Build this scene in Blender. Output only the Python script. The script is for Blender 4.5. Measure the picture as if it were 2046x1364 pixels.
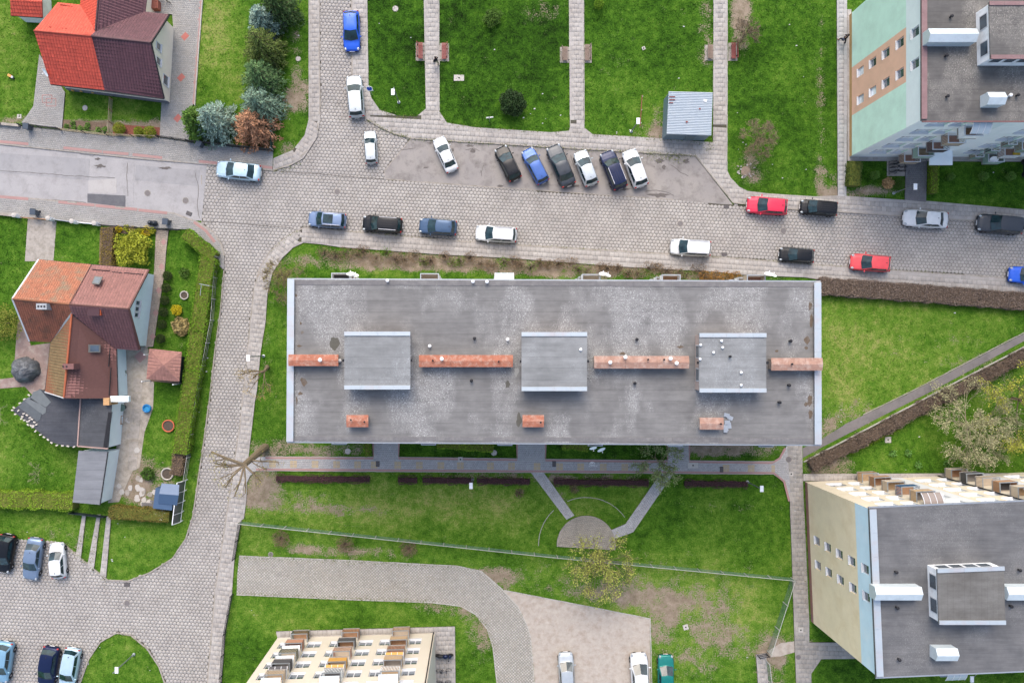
import bpy, math, random
import numpy as np
from mathutils import Vector, Matrix
for o in list(bpy.data.objects): bpy.data.objects.remove(o)
sc = bpy.context.scene
COL = sc.collection
# ---------------------------------------------------------------- camera, sky, sun, exposure
S, H, CX, CY = 18.5, 84.0, 960.0, 690.0        # ground pixels per metre, drone height, nadir pixel
W_, H_ = 2046.0, 1364.0
cd = bpy.data.cameras.new('camera'); cam = bpy.data.objects.new('camera', cd); COL.objects.link(cam)
cam.location = (0, 0, H)
cd.sensor_width = 36.0; cd.lens = 36.0*S*H/W_
cd.shift_x = (W_/2-CX)/W_; cd.shift_y = (CY-H_/2)/W_
cd.clip_start = 1.0; cd.clip_end = 3000
sc.camera = cam
SUN_EL, SUN_AZ = math.radians(50), math.radians(-8)     # azimuth clockwise from +Y
wd = bpy.data.worlds.new('World'); sc.world = wd; wd.use_nodes = True
wn = wd.node_tree; bg = wn.nodes['Background']
sky = wn.nodes.new('ShaderNodeTexSky'); sky.sky_type = 'NISHITA'; sky.sun_disc = False
sky.sun_elevation = SUN_EL; sky.sun_rotation = SUN_AZ
sky.air_density = 1.0; sky.dust_density = 4.0; sky.ozone_density = 0.6
wn.links.new(sky.outputs[0], bg.inputs[0]); bg.inputs[1].default_value = 0.15
sl = bpy.data.lights.new('sun', 'SUN'); sun = bpy.data.objects.new('sun', sl); COL.objects.link(sun)
sl.energy = 0.65; sl.angle = math.radians(38); sl.color = (1.0, 0.975, 0.95)
sd = Vector((math.sin(SUN_AZ)*math.cos(SUN_EL), math.cos(SUN_AZ)*math.cos(SUN_EL), math.sin(SUN_EL)))
sun.rotation_euler = sd.to_track_quat('Z', 'Y').to_euler(); sun.location = (0, 30, 60)
sc.view_settings.view_transform = 'Standard'; sc.view_settings.look = 'None'
sc.view_settings.gamma = 1.0; sc.view_settings.use_curve_mapping = False
sc.view_settings.exposure = 1.17
sc.render.engine = 'CYCLES'

# ---------------------------------------------------------------- helpers
RN = random.Random(11); NR = np.random.default_rng(5)
def P(px, py, z=0.0):
    k = (H-z)/H/S
    return Vector(((px-CX)*k, (CY-py)*k, z))
def PP(pts, z=0.0): return [P(x, y, z) for x, y in pts]
def lin(c): c /= 255.0; return c/12.92 if c <= .04045 else ((c+.055)/1.055)**2.4
KB = 1.5
def pc(r, g, b): return (lin(r)/KB, lin(g)/KB, lin(b)/KB)      # colour read off the photo -> albedo
class Org(dict): pass
org = Org()
class MB:
    def __init__(s): s.v = []; s.f = []; s.m = []
    def add(s, vs, fs, mi=0):
        b = len(s.v); s.v += [tuple(v) for v in vs]
        s.f += [[i+b for i in f] for f in fs]; s.m += [mi]*len(fs); return s
    def box(s, c, d, rz=0.0, mi=0, rot=None):
        hx, hy, hz = d[0]/2, d[1]/2, d[2]/2
        M = rot if rot is not None else Matrix.Rotation(rz, 3, 'Z')
        vs = [Vector(c)+M@Vector((x*hx, y*hy, z*hz)) for x, y, z in
              ((-1,-1,-1),(1,-1,-1),(1,1,-1),(-1,1,-1),(-1,-1,1),(1,-1,1),(1,1,1),(-1,1,1))]
        return s.add(vs, [(0,3,2,1),(4,5,6,7),(0,1,5,4),(1,2,6,5),(2,3,7,6),(3,0,4,7)], mi)
    def bar(s, a, b, w, h, mi=0):          # box beam from a to b, a/b on its centre line
        a = Vector(a); b = Vector(b); d = b-a; L = d.length
        if L < 1e-5: return s
        x = d/L; up = Vector((0,0,1)) if abs(x.z) < .95 else Vector((0,1,0))
        y = up.cross(x).normalized(); z = x.cross(y)
        return s.box((a+b)/2, (L, w, h), mi=mi, rot=Matrix((x, y, z)).transposed())
    def prism(s, pts, z0, z1, mi=0, bottom=True):
        pts = [(p[0], p[1]) for p in pts]; n = len(pts)
        A = sum(pts[i][0]*pts[(i+1) % n][1]-pts[(i+1) % n][0]*pts[i][1] for i in range(n))
        if A < 0: pts = pts[::-1]
        vs = [(x, y, z0) for x, y in pts]+[(x, y, z1) for x, y in pts]
        fs = [tuple(range(n, 2*n))]+[(i, (i+1) % n, n+(i+1) % n, n+i) for i in range(n)]
        if bottom: fs.append(tuple(range(n-1, -1, -1)))
        return s.add(vs, fs, mi)
    def tube(s, a, b, r0, r1=None, n=6, mi=0, cap=True):
        a = Vector(a); b = Vector(b); r1 = r0 if r1 is None else r1
        d = b-a
        if d.length < 1e-5: return s
        d.normalize(); u = d.orthogonal().normalized(); w = d.cross(u)
        vs = []
        for c, r in ((a, r0), (b, r1)):
            for i in range(n):
                t = 2*math.pi*i/n; vs.append(c+u*(r*math.cos(t))+w*(r*math.sin(t)))
        fs = [(i, (i+1) % n, n+(i+1) % n, n+i) for i in range(n)]
        if cap: fs += [tuple(range(n-1, -1, -1)), tuple(range(n, 2*n))]
        return s.add(vs, fs, mi)
    def path(s, pts, r, n=5, mi=0):
        for a, b in zip(pts, pts[1:]): s.tube(a, b, r, r, n, mi)
        return s
    def lathe(s, c, prof, n=16, mi=0, sx=1, sy=1):
        vs = []; c = Vector(c)
        for r, z in prof:
            for i in range(n):
                t = 2*math.pi*i/n; vs.append((c.x+r*sx*math.cos(t), c.y+r*sy*math.sin(t), c.z+z))
        fs = []; k = len(prof)
        for j in range(k-1):
            for i in range(n): fs.append((j*n+i, j*n+(i+1) % n, (j+1)*n+(i+1) % n, (j+1)*n+i))
        fs += [tuple(range(n-1, -1, -1)), tuple(range((k-1)*n, k*n))]
        return s.add(vs, fs, mi)
    def poly(s, pts, mi=0): return s.add(pts, [tuple(range(len(pts)))], mi)
    def mesh(s, name, mats, off=(0,0,0), smooth=False):
        me = bpy.data.meshes.new(name); o = Vector(off)
        me.from_pydata([(x-o.x, y-o.y, z-o.z) for x, y, z in s.v], [], s.f)
        for m in (mats if isinstance(mats, (list, tuple)) else [mats]): me.materials.append(m)
        if any(s.m): me.polygons.foreach_set('material_index', s.m)
        if smooth: me.polygons.foreach_set('use_smooth', [True]*len(s.f))
        me.update(); return me
    def obj(s, name, mats, par=None, smooth=False, kind=None):
        off = org.get(par.name, Vector()) if par else Vector()
        return link(name, s.mesh(name, mats, off, smooth), par, kind=kind)
def link(name, me, par=None, loc=None, rz=0.0, kind=None):
    o = bpy.data.objects.new(name, me); COL.objects.link(o)
    if par is not None:
        o.parent = par; org[o.name] = org.get(par.name, Vector()).copy()
    if loc is not None: o.location = loc
    if rz: o.rotation_euler = (0, 0, rz)
    if kind: o['kind'] = kind
    return o
def tag(o, label, cat, group=None):
    o['label'] = label; o['category'] = cat
    if group: o['group'] = group
    return o
def thing(name, label, cat, loc=(0,0,0), rz=0.0, group=None):
    o = bpy.data.objects.new(name, None); COL.objects.link(o); o.empty_display_size = .3
    o.location = loc; o.rotation_euler = (0, 0, rz); org[o.name] = Vector(loc)
    return tag(o, label, cat, group)
def struct(o): o['kind'] = 'structure'; return o
def inst(name, me, par, wloc, rz=0.0):      # shared mesh placed at a world position under an unrotated thing
    o = bpy.data.objects.new(name, me); COL.objects.link(o); o.parent = par
    o.location = Vector(wloc)-org[par.name]; o.rotation_euler = (0, 0, rz); return o
def npmesh(name, V, k, mats, tint=None, midx=None):
    """V: (n*k,3) vertices, one separate k-gon per k vertices."""
    n = len(V)//k; me = bpy.data.meshes.new(name)
    me.vertices.add(len(V)); me.vertices.foreach_set('co', np.asarray(V, np.float32).ravel())
    me.loops.add(n*k); me.loops.foreach_set('vertex_index', np.arange(n*k, dtype=np.int32))
    me.polygons.add(n); me.polygons.foreach_set('loop_start', np.arange(0, n*k, k, dtype=np.int32))
    if midx is not None: me.polygons.foreach_set('material_index', np.asarray(midx, np.int32))
    for m in (mats if isinstance(mats, (list, tuple)) else [mats]): me.materials.append(m)
    if tint is not None:
        a = me.attributes.new('tint', 'FLOAT', 'POINT'); a.data.foreach_set('value', np.asarray(np.repeat(tint, k), np.float32))
    me.update(calc_edges=True); return me
def inpoly(X, Y, poly):
    r = np.zeros(X.shape, bool); n = len(poly)
    for i in range(n):
        x0, y0 = poly[i][0], poly[i][1]; x1, y1 = poly[(i+1) % n][0], poly[(i+1) % n][1]
        if y0 == y1: continue
        r ^= ((y0 > Y) != (y1 > Y)) & (X < (x1-x0)*(Y-y0)/(y1-y0)+x0)
    return r
# ---------------------------------------------------------------- materials
class N:
    """small node-graph helper"""
    def __init__(s, name):
        s.m = bpy.data.materials.new(name); s.m.use_nodes = True; s.t = s.m.node_tree
        s.b = s.t.nodes['Principled BSDF']; s._p = None
    def n(s, typ, **kw):
        x = s.t.nodes.new(typ)
        for k, v in kw.items(): setattr(x, k, v)
        return x
    def lk(s, a, b): s.t.links.new(a, b)
    def pos(s):
        if s._p is None: s._p = s.n('ShaderNodeNewGeometry').outputs['Position']
        return s._p
    def mapped(s, scale=(1,1,1), rz=0.0, loc=(0,0,0)):
        x = s.n('ShaderNodeMapping'); x.inputs['Scale'].default_value = scale
        x.inputs['Rotation'].default_value = (0, 0, rz); x.inputs['Location'].default_value = loc
        s.lk(s.pos(), x.inputs[0]); return x.outputs[0]
    def noise(s, scale, detail=3.0, rough=.6, vec=None, dist=0.0):
        x = s.n('ShaderNodeTexNoise'); x.inputs['Scale'].default_value = scale
        x.inputs['Detail'].default_value = detail; x.inputs['Roughness'].default_value = rough
        x.inputs['Distortion'].default_value = dist
        s.lk(vec or s.pos(), x.inputs['Vector']); return x.outputs[0]
    def vor(s, scale, vec=None, feature='F1', out=0):
        x = s.n('ShaderNodeTexVoronoi', feature=feature); x.inputs['Scale'].default_value = scale
        s.lk(vec or s.pos(), x.inputs['Vector']); return x.outputs[out]
    def rng(s, v, a, b, c=0.0, d=1.0):
        x = s.n('ShaderNodeMapRange'); s.lk(v, x.inputs[0])
        for i, q in enumerate((a, b, c, d)): x.inputs[i+1].default_value = q
        return x.outputs[0]
    def math(s, op, a, b=None):
        x = s.n('ShaderNodeMath', operation=op)
        for i, q in enumerate((a, b)):
            if q is None: continue
            if isinstance(q, (int, float)): x.inputs[i].default_value = q
            else: s.lk(q, x.inputs[i])
        return x.outputs[0]
    def mix(s, f, a, b, blend='MIX'):
        x = s.n('ShaderNodeMix', data_type='RGBA', blend_type=blend)
        for i, q in ((0, f), (6, a), (7, b)):
            if isinstance(q, (int, float)): x.inputs[i].default_value = q
            elif isinstance(q, tuple): x.inputs[i].default_value = (*q[:3], 1)
            else: s.lk(q, x.inputs[i])
        return x.outputs[2]
    def scale(s, col, f):               # colour times a value socket
        x = s.n('ShaderNodeVectorMath', operation='SCALE')
        if isinstance(col, tuple): x.inputs[0].default_value = col[:3]
        else: s.lk(col, x.inputs[0])
        if isinstance(f, (int, float)): x.inputs['Scale'].default_value = f
        else: s.lk(f, x.inputs['Scale'])
        return x.outputs[0]
    def attr(s, name='tint'):
        x = s.n('ShaderNodeAttribute', attribute_name=name); return x.outputs['Fac']
    def bump(s, h, st=.3, d=.02):
        x = s.n('ShaderNodeBump'); x.inputs['Strength'].default_value = st; x.inputs['Distance'].default_value = d
        s.lk(h, x.inputs['Height']); s.lk(x.outputs[0], s.b.inputs['Normal'])
    def done(s, col, rough=.8, metal=0.0, spec=.3, coat=0.0):
        if isinstance(col, tuple): s.b.inputs['Base Color'].default_value = (*col[:3], 1)
        else: s.lk(col, s.b.inputs['Base Color'])
        s.b.inputs['Roughness'].default_value = rough; s.b.inputs['Metallic'].default_value = metal
        s.b.inputs['Specular IOR Level'].default_value = spec; s.b.inputs['Coat Weight'].default_value = coat
        s.b.inputs['Coat Roughness'].default_value = .05
        return s.m
_mc = {}
def M(name, col, var=.18, sc1=3.0, rough=.8, metal=0.0, spec=.3, dirt=None, damt=.5, tint=False, bump=0.0, coat=0.0, dscale=1.3):
    if name in _mc: return _mc[name]
    g = N(name)
    f = g.rng(g.noise(sc1, 5, .65), .25, .75, 1-var, 1+var)
    c = g.scale(col, f)
    if tint: c = g.scale(c, g.attr())
    if dirt: c = g.mix(g.rng(g.noise(dscale, 6, .7), .48, .68, 0, damt), c, dirt)
    if bump: g.bump(g.noise(sc1*6, 4), bump, .03)
    _mc[name] = g.done(c, rough, metal, spec, coat); return _mc[name]
# ================================================================ GROUND, ROADS, PAVEMENTS
PAVED = []                      # world polygons where no grass grows
def grass_mat(name, tint):
    g = N(name)
    a = g.noise(.22, 4, .6); b = g.noise(1.3, 4, .65); c = g.noise(7.0, 4, .7)
    d = g.noise(.7, 3, .6)
    s = g.math('ADD', g.math('ADD', g.math('MULTIPLY', g.rng(a, .3, .7), .45), g.math('MULTIPLY', g.rng(b, .3, .7), .5)),
               g.math('MULTIPLY', g.rng(c, .3, .7), .62))
    s = g.math('ADD', g.math('MULTIPLY', s, .66), g.math('MULTIPLY', g.attr('dry'), .45))
    cr = g.n('ShaderNodeValToRGB'); e = cr.color_ramp.elements
    e[0].position = 0.05; e[0].color = (*pc(24, 44, 10), 1); e[1].position = .98; e[1].color = (*pc(162, 164, 96), 1)
    for p_, q in ((.3, pc(52, 90, 20)), (.52, pc(80, 122, 32)), (.74, pc(114, 146, 54))):
        x = e.new(p_); x.color = (*q, 1)
    g.lk(s, cr.inputs[0])
    col = cr.outputs[0]
    so = g.math('ADD', g.attr('soil'), g.math('ADD', g.rng(d, .25, .75, -.35, .35), g.rng(c, .25, .75, -.45, .45)))
    sm = g.rng(so, .38, .62)
    soil = g.mix(g.rng(b, .3, .7), pc(176, 160, 142), pc(132, 118, 98))
    soil = g.scale(soil, g.rng(c, .25, .75, .8, 1.15))
    col = g.mix(sm, col, soil)
    if tint: col = g.scale(col, g.attr('tint'))
    g.bump(c, .5, .04)
    return g.done(col, .95, 0, .1)
GRASS = grass_mat('grass', False); TUFT = grass_mat('grass_blades', True)
# px, py, rx, ry, amount : wear and tone of the lawns
SOIL = [(1330,1170,170,50,.42),(1390,1215,60,30,.5),(1440,1255,50,30,.5),(1320,1240,26,30,.7),(1310,1290,30,30,.5),(1420,1290,60,30,.5),(1380,1340,50,30,.45),(1240,1185,90,22,.5),(1295,1200,50,16,.45),(990,1145,40,14,.75),(1010,1165,20,14,.6),(1060,1150,60,24,.3),
 (560,895,60,16,.9),(690,905,60,22,.7),(520,965,30,35,1.2),(560,1000,90,18,.75),(700,1020,80,10,.7),(960,1235,25,70,.85),(900,1210,60,14,.8),
 (1560,1300,70,26,.5),(1540,1330,25,60,.8),(1500,340,28,26,.8),(1480,40,20,60,.7),(1410,50,14,70,.65),(1640,200,8,170,.55),(1655,370,25,30,.7),
 (1345,240,45,32,.75),(1320,268,40,10,.8),(1085,25,30,20,.6),(590,90,9,60,.6),(600,180,22,30,.8),(575,210,30,22,.7),(574,300,22,16,.7),
 (1700,830,40,26,.7),(1650,860,16,24,.7),(1655,930,45,22,.95),(770,520,160,16,.95),(1010,530,200,14,.9),(1250,545,180,12,.85),(1460,555,90,8,.7),
 (135,1075,40,25,.5),(600,1090,35,10,.6),(650,1100,60,8,.55),(740,1105,100,10,.55),(1480,895,100,14,.85),(1420,900,40,14,.8),(1720,385,60,8,.7),(1750,375,30,10,.6),
 (330,250,90,12,.8),(30,240,40,8,.9),(170,250,50,10,1.1),(265,258,60,10,1.0),(350,650,14,60,.3),(1440,1010,80,10,.35),(300,970,40,40,.95),(255,950,30,40,.9),
 (1480,20,14,40,.6),(690,15,0,0,0),(1900,700,90,30,.3),(1990,760,80,40,.5),(1230,110,30,30,.3),(1120,975,20,30,.5),(530,650,20,120,.35),(430,880,12,110,.55),(450,650,14,90,.5),(410,960,14,70,.5),
 (260,510,40,20,.4),(790,270,60,8,.5),(1080,278,200,5,.5),(1350,322,60,10,.7),(850,950,40,6,.4),(990,950,80,8,.8),(1190,955,90,8,.7)]
DRY = [(1330,1170,190,70,.35),(1400,1250,120,70,.3),(900,100,170,130,-.35),(1290,60,130,70,-.3),(1270,190,90,70,.12),(1560,150,110,160,-.25),(1560,330,90,60,-.02),(1010,60,130,80,-.25),(790,110,60,120,-.2),(1000,200,110,60,-.12),
 (1750,680,110,110,.38),(1700,760,70,80,.28),(1880,650,140,60,.1),(1850,890,180,60,-.08),(760,1010,260,32,.55),(1000,1000,160,40,.2),(600,1080,160,40,.2),(1430,1030,140,60,-.12),(1380,1110,120,30,-.05),
 (455,110,45,120,.36),(430,40,40,60,.3),(30,110,60,120,.25),(590,120,25,130,-.05),(90,480,60,50,.02),(20,560,60,90,-.05),(60,930,90,60,.1),(330,880,60,80,.08),(160,215,50,30,.25),(270,225,50,30,.08),
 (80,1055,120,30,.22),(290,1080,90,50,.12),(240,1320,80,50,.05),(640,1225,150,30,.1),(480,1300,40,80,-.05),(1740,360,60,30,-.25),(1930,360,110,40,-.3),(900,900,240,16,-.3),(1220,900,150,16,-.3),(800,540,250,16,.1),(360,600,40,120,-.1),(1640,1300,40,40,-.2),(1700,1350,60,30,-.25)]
def wear(X, Y, L):
    k = 1.0/S; out = np.zeros(X.shape)
    for px, py, rx, ry, a in L:
        if rx <= 0: continue
        cx, cy = (px-CX)*k, (CY-py)*k
        d = ((X-cx)/(rx*k*1.25))**2+((Y-cy)/(ry*k*1.25))**2
        out += a*.62*np.exp(-d*d*.7) if L is SOIL else a*np.exp(-d*.8)
    return np.clip(out, -1, .75 if L is SOIL else 1.0)
def make_ground():
    xs = np.concatenate([[-900,-400,-150,-80], np.arange(-56, 64, .4), [90,160,400,900]])
    ys = np.concatenate([[-900,-400,-150,-60], np.arange(-41, 42, .4), [60,150,400,900]])
    X, Y = np.meshgrid(xs, ys); nx, ny = len(xs), len(ys)
    V = np.stack([X.ravel(), Y.ravel(), np.zeros(X.size)], 1)
    i = np.arange(ny-1)[:, None]*nx+np.arange(nx-1)[None]; i = i.ravel()
    F = np.stack([i, i+1, i+nx+1, i+nx], 1)
    me = bpy.data.meshes.new('ground'); me.from_pydata(V.tolist(), [], F.tolist()); me.materials.append(GRASS)
    for nm, L in (('soil', SOIL), ('dry', DRY)):
        a = me.attributes.new(nm, 'FLOAT', 'POINT'); a.data.foreach_set('value', wear(V[:, 0], V[:, 1], L).astype(np.float32))
    struct(link('ground', me))
make_ground()

def sheet(name, pts, z, mat, z0=None, paved=True, par=None):
    w = [P(x, y) for x, y in pts]
    mb = MB().prism(w, -.05 if z0 is None else z0, z, 0, False)
    o = mb.obj(name, mat, par)
    if par is None: struct(o)
    if paved: PAVED.append([(v.x, v.y) for v in w])
    return o
def clip_convex(poly, clip):
    out = poly
    for i in range(len(clip)):
        ax, ay = clip[i]; bx, by = clip[(i+1) % len(clip)]; ex, ey = bx-ax, by-ay; inp = out; out = []
        if not inp: break
        px, py = inp[-1]; dp = ex*(py-ay)-ey*(px-ax)
        for qx, qy in inp:
            dq = ex*(qy-ay)-ey*(qx-ax)
            if (dp < 0) != (dq < 0):
                t = dp/(dp-dq); out.append((px+(qx-px)*t, py+(qy-py)*t))
            if dq >= 0: out.append((qx, qy))
            px, py, dp = qx, qy, dq
    return out
def cut_tiles(name, par, w, X, Y, hx, hy, a, z, th, mat, var):
    ca, sa = math.cos(a), math.sin(a); mb = MB(); tn = []
    for x, y in zip(X.tolist(), Y.tolist()):
        t = [(x+u*ca-v*sa, y+u*sa+v*ca) for u, v in ((-hx,-hy),(hx,-hy),(hx,hy),(-hx,hy))]
        p = clip_convex(w, t)
        if len(p) < 3: continue
        A = abs(sum(p[i][0]*p[(i+1) % len(p)][1]-p[(i+1) % len(p)][0]*p[i][1] for i in range(len(p))))/2
        if A < .002: continue
        mb.prism(p, z-th, z+RN.uniform(-.003, .003), 0, False); tn += [min(1.35, max(.6, RN.gauss(1, var)))]*(2*len(p))
    if not mb.v: return
    o = mb.obj(name, mat, par, kind='stuff')
    at = o.data.attributes.new('tint', 'FLOAT', 'POINT'); at.data.foreach_set('value', tn)
def tiles(name, par, pts, size, ang, z, mat, shape='sq', gap=.012, th=.06, pred=None, var=.06, jit=.004, aspect=1.0, bond=True, chamfer=.012, miss=0.0):
    w = [(P(x, y).x, P(x, y).y) for x, y in pts]
    a = math.radians(ang); ca, sa = math.cos(a), math.sin(a)
    wx = np.array([p[0] for p in w]); wy = np.array([p[1] for p in w])
    u0, u1 = (wx*ca+wy*sa).min(), (wx*ca+wy*sa).max(); v0, v1 = (-wx*sa+wy*ca).min(), (-wx*sa+wy*ca).max()
    if shape == 'hex': du, dv = size, size*.866
    else: du, dv = size*aspect, size
    U, V = np.meshgrid(np.arange(u0-du, u1+du, du), np.arange(v0-dv, v1+dv, dv))
    row = np.arange(U.shape[0])[:, None]
    if shape == 'hex' or bond: U = U+(row % 2)*du*.5
    U = U.ravel(); V = V.ravel()
    X = U*ca-V*sa; Y = U*sa+V*ca
    hw = max(du, dv)*.72
    ins = [inpoly(X+a_*hw, Y+b_*hw, w) for a_ in (-.7, .7) for b_ in (-.7, .7)]+[inpoly(X, Y, w)]
    cnt = sum(i.astype(int) for i in ins)
    ok = cnt == 5; bd = (cnt > 0) & ~ok
    if pred is not None:
        q_ = pred(X*S+CX, CY-Y*S); ok &= q_; bd &= q_
    if shape != 'hex' and bd.any(): cut_tiles(name, par, w, X[bd], Y[bd], du/2-gap/2, dv/2-gap/2, a, z, th, mat, var)
    elif shape == 'hex': ok |= bd & ins[4]
    if miss: ok &= NR.random(len(X)) > miss
    X, Y = X[ok], Y[ok]; n = len(X)
    if n == 0: return None
    if shape == 'hex':
        t = np.arange(6)*math.pi/3+math.pi/6; r = (size/2-gap/2)/math.cos(math.pi/6)
        lx, ly = r*np.cos(t), r*np.sin(t)
    else:
        hx, hy = du/2-gap/2, dv/2-gap/2
        lx, ly = np.array([-hx, hx, hx, -hx]), np.array([-hy, -hy, hy, hy])
    k = len(lx); rx, ry = lx*ca-ly*sa, lx*sa+ly*ca
    f = 1-chamfer/(size*.5)
    zz = z+NR.uniform(-jit, jit, n); tx, ty = NR.uniform(-jit, jit, n)*2, NR.uniform(-jit, jit, n)*2
    def ring(s, dz):
        return np.stack([X[:, None]+rx*s, Y[:, None]+ry*s, zz[:, None]+dz+tx[:, None]*rx+ty[:, None]*ry], -1)
    r0, r1, r2 = ring(1, -th), ring(1, -.012), ring(f, 0)
    VV = np.concatenate([r0, r1, r2], 1).reshape(-1, 3)          # 3k verts per tile
    base = np.arange(n)[:, None]*3*k; fl = []
    top = (base+2*k+np.arange(k)).ravel()
    quads = np.array([(j*k+i, j*k+(i+1) % k, (j+1)*k+(i+1) % k, (j+1)*k+i) for j in (0, 1) for i in range(k)])
    q = (base[:, :, None]+quads[None]).ravel()
    me = bpy.data.meshes.new(name)
    me.vertices.add(len(VV)); me.vertices.foreach_set('co', VV.astype(np.float32).ravel())
    loops = np.concatenate([top, q]).astype(np.int32)
    me.loops.add(len(loops)); me.loops.foreach_set('vertex_index', loops)
    st = np.concatenate([np.arange(n)*k, n*k+np.arange(n*2*k)*4]).astype(np.int32)
    me.polygons.add(len(st)); me.polygons.foreach_set('loop_start', st)
    me.materials.append(mat)
    at = me.attributes.new('tint', 'FLOAT', 'POINT')
    at.data.foreach_set('value', np.repeat(np.clip(NR.normal(1, var, n), .6, 1.35), 3*k).astype(np.float32))
    me.update(calc_edges=True)
    o = link(name, me, par); o['kind'] = 'stuff'; return o

def paver_mat(name, c1, c2, stain, tint=True):
    g = N(name)
    c = g.mix(g.rng(g.noise(.35, 4, .6), .35, .65), c1, c2)
    if tint: c = g.scale(c, g.attr('tint'))
    c = g.scale(c, g.rng(g.noise(14, 4, .7), .25, .75, .84, 1.14))
    c = g.mix(g.rng(g.noise(.9, 6, .7), .5, .72, 0, .45), c, stain)
    g.bump(g.noise(40, 3), .25, .01)
    return g.done(c, .9, 0, .2)
HEXM = paver_mat('hex_concrete', pc(192, 187, 181), pc(178, 173, 168), pc(154, 147, 140))
SLABM = paver_mat('slab_concrete', pc(192, 187, 181), pc(182, 176, 170), pc(158, 150, 140))
GPAVM = paver_mat('grey_pavers', pc(178, 176, 172), pc(170, 168, 164), pc(150, 146, 140))
COOLM = paver_mat('cool_grey_pavers', pc(188, 188, 187), pc(192, 190, 188), pc(166, 162, 158))
REDP = paver_mat('red_pavers', pc(190, 152, 146), pc(182, 146, 140), pc(170, 154, 148), False)
YELP = paver_mat('yellow_pavers', pc(206, 186, 152), pc(196, 178, 148), pc(170, 158, 140), False)
GRIDM = paver_mat('grid_concrete', pc(196, 193, 187), pc(186, 183, 176), pc(180, 170, 156))
REDD = paver_mat('red_diamond_pavers', pc(204, 128, 116), pc(196, 120, 110), pc(180, 140, 130), False)
JOINT = M('joint_soil', pc(92, 87, 80), .25, 4, .95, dirt=pc(96, 104, 66), damt=.5)
KERBM = M('kerb_concrete', pc(178, 170, 160), .16, 5, .9, dirt=pc(110, 106, 84), damt=.6)
EDGE = M('white_kerb_concrete', pc(196, 192, 184), .15, 5, .9, dirt=pc(130, 122, 100), damt=.5)
def asphalt(name, c1, c2, dark):
    g = N(name)
    c = g.mix(g.rng(g.noise(.3, 5, .6), .35, .65), c1, c2)
    c = g.mix(g.rng(g.noise(.8, 8, .72), .48, .7, 0, .8), c, dark)
    c = g.scale(c, g.rng(g.noise(22, 4, .8), .25, .75, .86, 1.12))
    v = g.rng(g.vor(.45, g.mapped((1, .7, 1)), 'DISTANCE_TO_EDGE'), 0, .008, .93, 1)
    c = g.scale(c, v); g.bump(g.noise(50, 3), .3, .01)
    return g.done(c, .88, 0, .25)
ASPH = asphalt('asphalt_pale', pc(188, 185, 184), pc(176, 174, 174), pc(158, 155, 153))
ASPHP = asphalt('asphalt_parking', pc(160, 155, 152), pc(172, 166, 160), pc(118, 112, 108))
ASPHD = asphalt('asphalt_dark', pc(124, 124, 126), pc(112, 112, 116), pc(92, 92, 98))
PATHD = asphalt('asphalt_path', pc(140, 134, 132), pc(128, 124, 122), pc(110, 106, 104))
GRAV = M('gravel', pc(196, 186, 174), .16, 2.0, .95, dirt=pc(160, 140, 122), damt=.55, bump=.6)
CONC = M('old_concrete', pc(182, 174, 164), .2, 3, .92, dirt=pc(128, 120, 104), damt=.6, bump=.3)
SOILM = M('bed_soil', pc(132, 112, 94), .3, 5, .98, bump=.8)
DARKSOIL = M('dark_soil', pc(98, 88, 78), .3, 6, .98, bump=.8)

HEX = [(638,-40),(638,120),(640,215),(634,262),(615,300),(585,328),(545,341),(522,338),(410,328),(403,445),(425,470),(441,500),(448,540),(441,620),(430,700),(420,790),(408,880),(396,960),(386,1030),(372,1075),(345,1115),(300,1143),(255,1160),(215,1158),(150,1105),(128,1085),(0,1075),(-60,1072),(-60,1440),(150,1440),(160,1364),(178,1315),(200,1282),(232,1263),(262,1268),(295,1295),(318,1330),(330,1364),(334,1440),(408,1440),(415,1364),(430,1185),(452,1040),(466,940),(480,850),(492,740),(500,650),(508,580),(520,535),(540,503),(570,475),(607,455),(700,463),(940,484),(1020,489),(1440,514),(1626,529),(1900,548),(2046,558),(2140,564),(2140,458),(2046,450),(1950,442),(1800,432),(1700,425),(1580,418),(1463,408),(1389,311),(1300,306),(1000,288),(822,277),(790,268),(760,255),(735,240),(722,225),(712,200),(704,150),(703,-40)]
road = sheet('road', HEX, .008, JOINT)
PARK = [(822,277),(768,341),(772,358),(940,371),(1100,382),(1346,399),(1440,408),(1464,409),(1389,311),(1300,306),(1000,288)]
_pk = [(P(x, y).x, P(x, y).y) for x, y in PARK]
tiles('hex_paver', road, HEX, .40, -3.2, .022, HEXM, 'hex', gap=.032, var=.04, pred=lambda X, Y: ~inpoly((X-CX)/S, (CY-Y)/S, _pk), jit=.005)
def _mcget(n): return bpy.data.materials[n]
sheet('parking_bay', PARK, .031, ASPHP)
WEST = [(-60,282),(0,288),(267,316),(413,329),(413,336),(403,441),(386,441),(349,427),(250,415.5),(117,402),(0,392),(-60,386)]
sheet('west_road', WEST, .031, ASPH)
for i, (pts, m) in enumerate((([(175,387),(251,391),(251,414),(175,405)], ASPHD), ([(177,361),(233,357),(233,387),(177,385)], asphalt('asphalt_light_patch', pc(198, 194, 190), pc(190, 186, 183), pc(176, 172, 168))), ([(-60,302),(180,318),(178,360),(-60,340)], asphalt('asphalt_worn', pc(176, 174, 174), pc(168, 167, 168), pc(150, 148, 148))), ([(272,330),(400,341),(396,372),(270,360)], _mcget('asphalt_worn')), ([(256,325),(269,326),(266,412),(254,411)], ASPH))):
    sheet('asphalt_patch', pts, .036+i*.002, m, .03)
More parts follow.
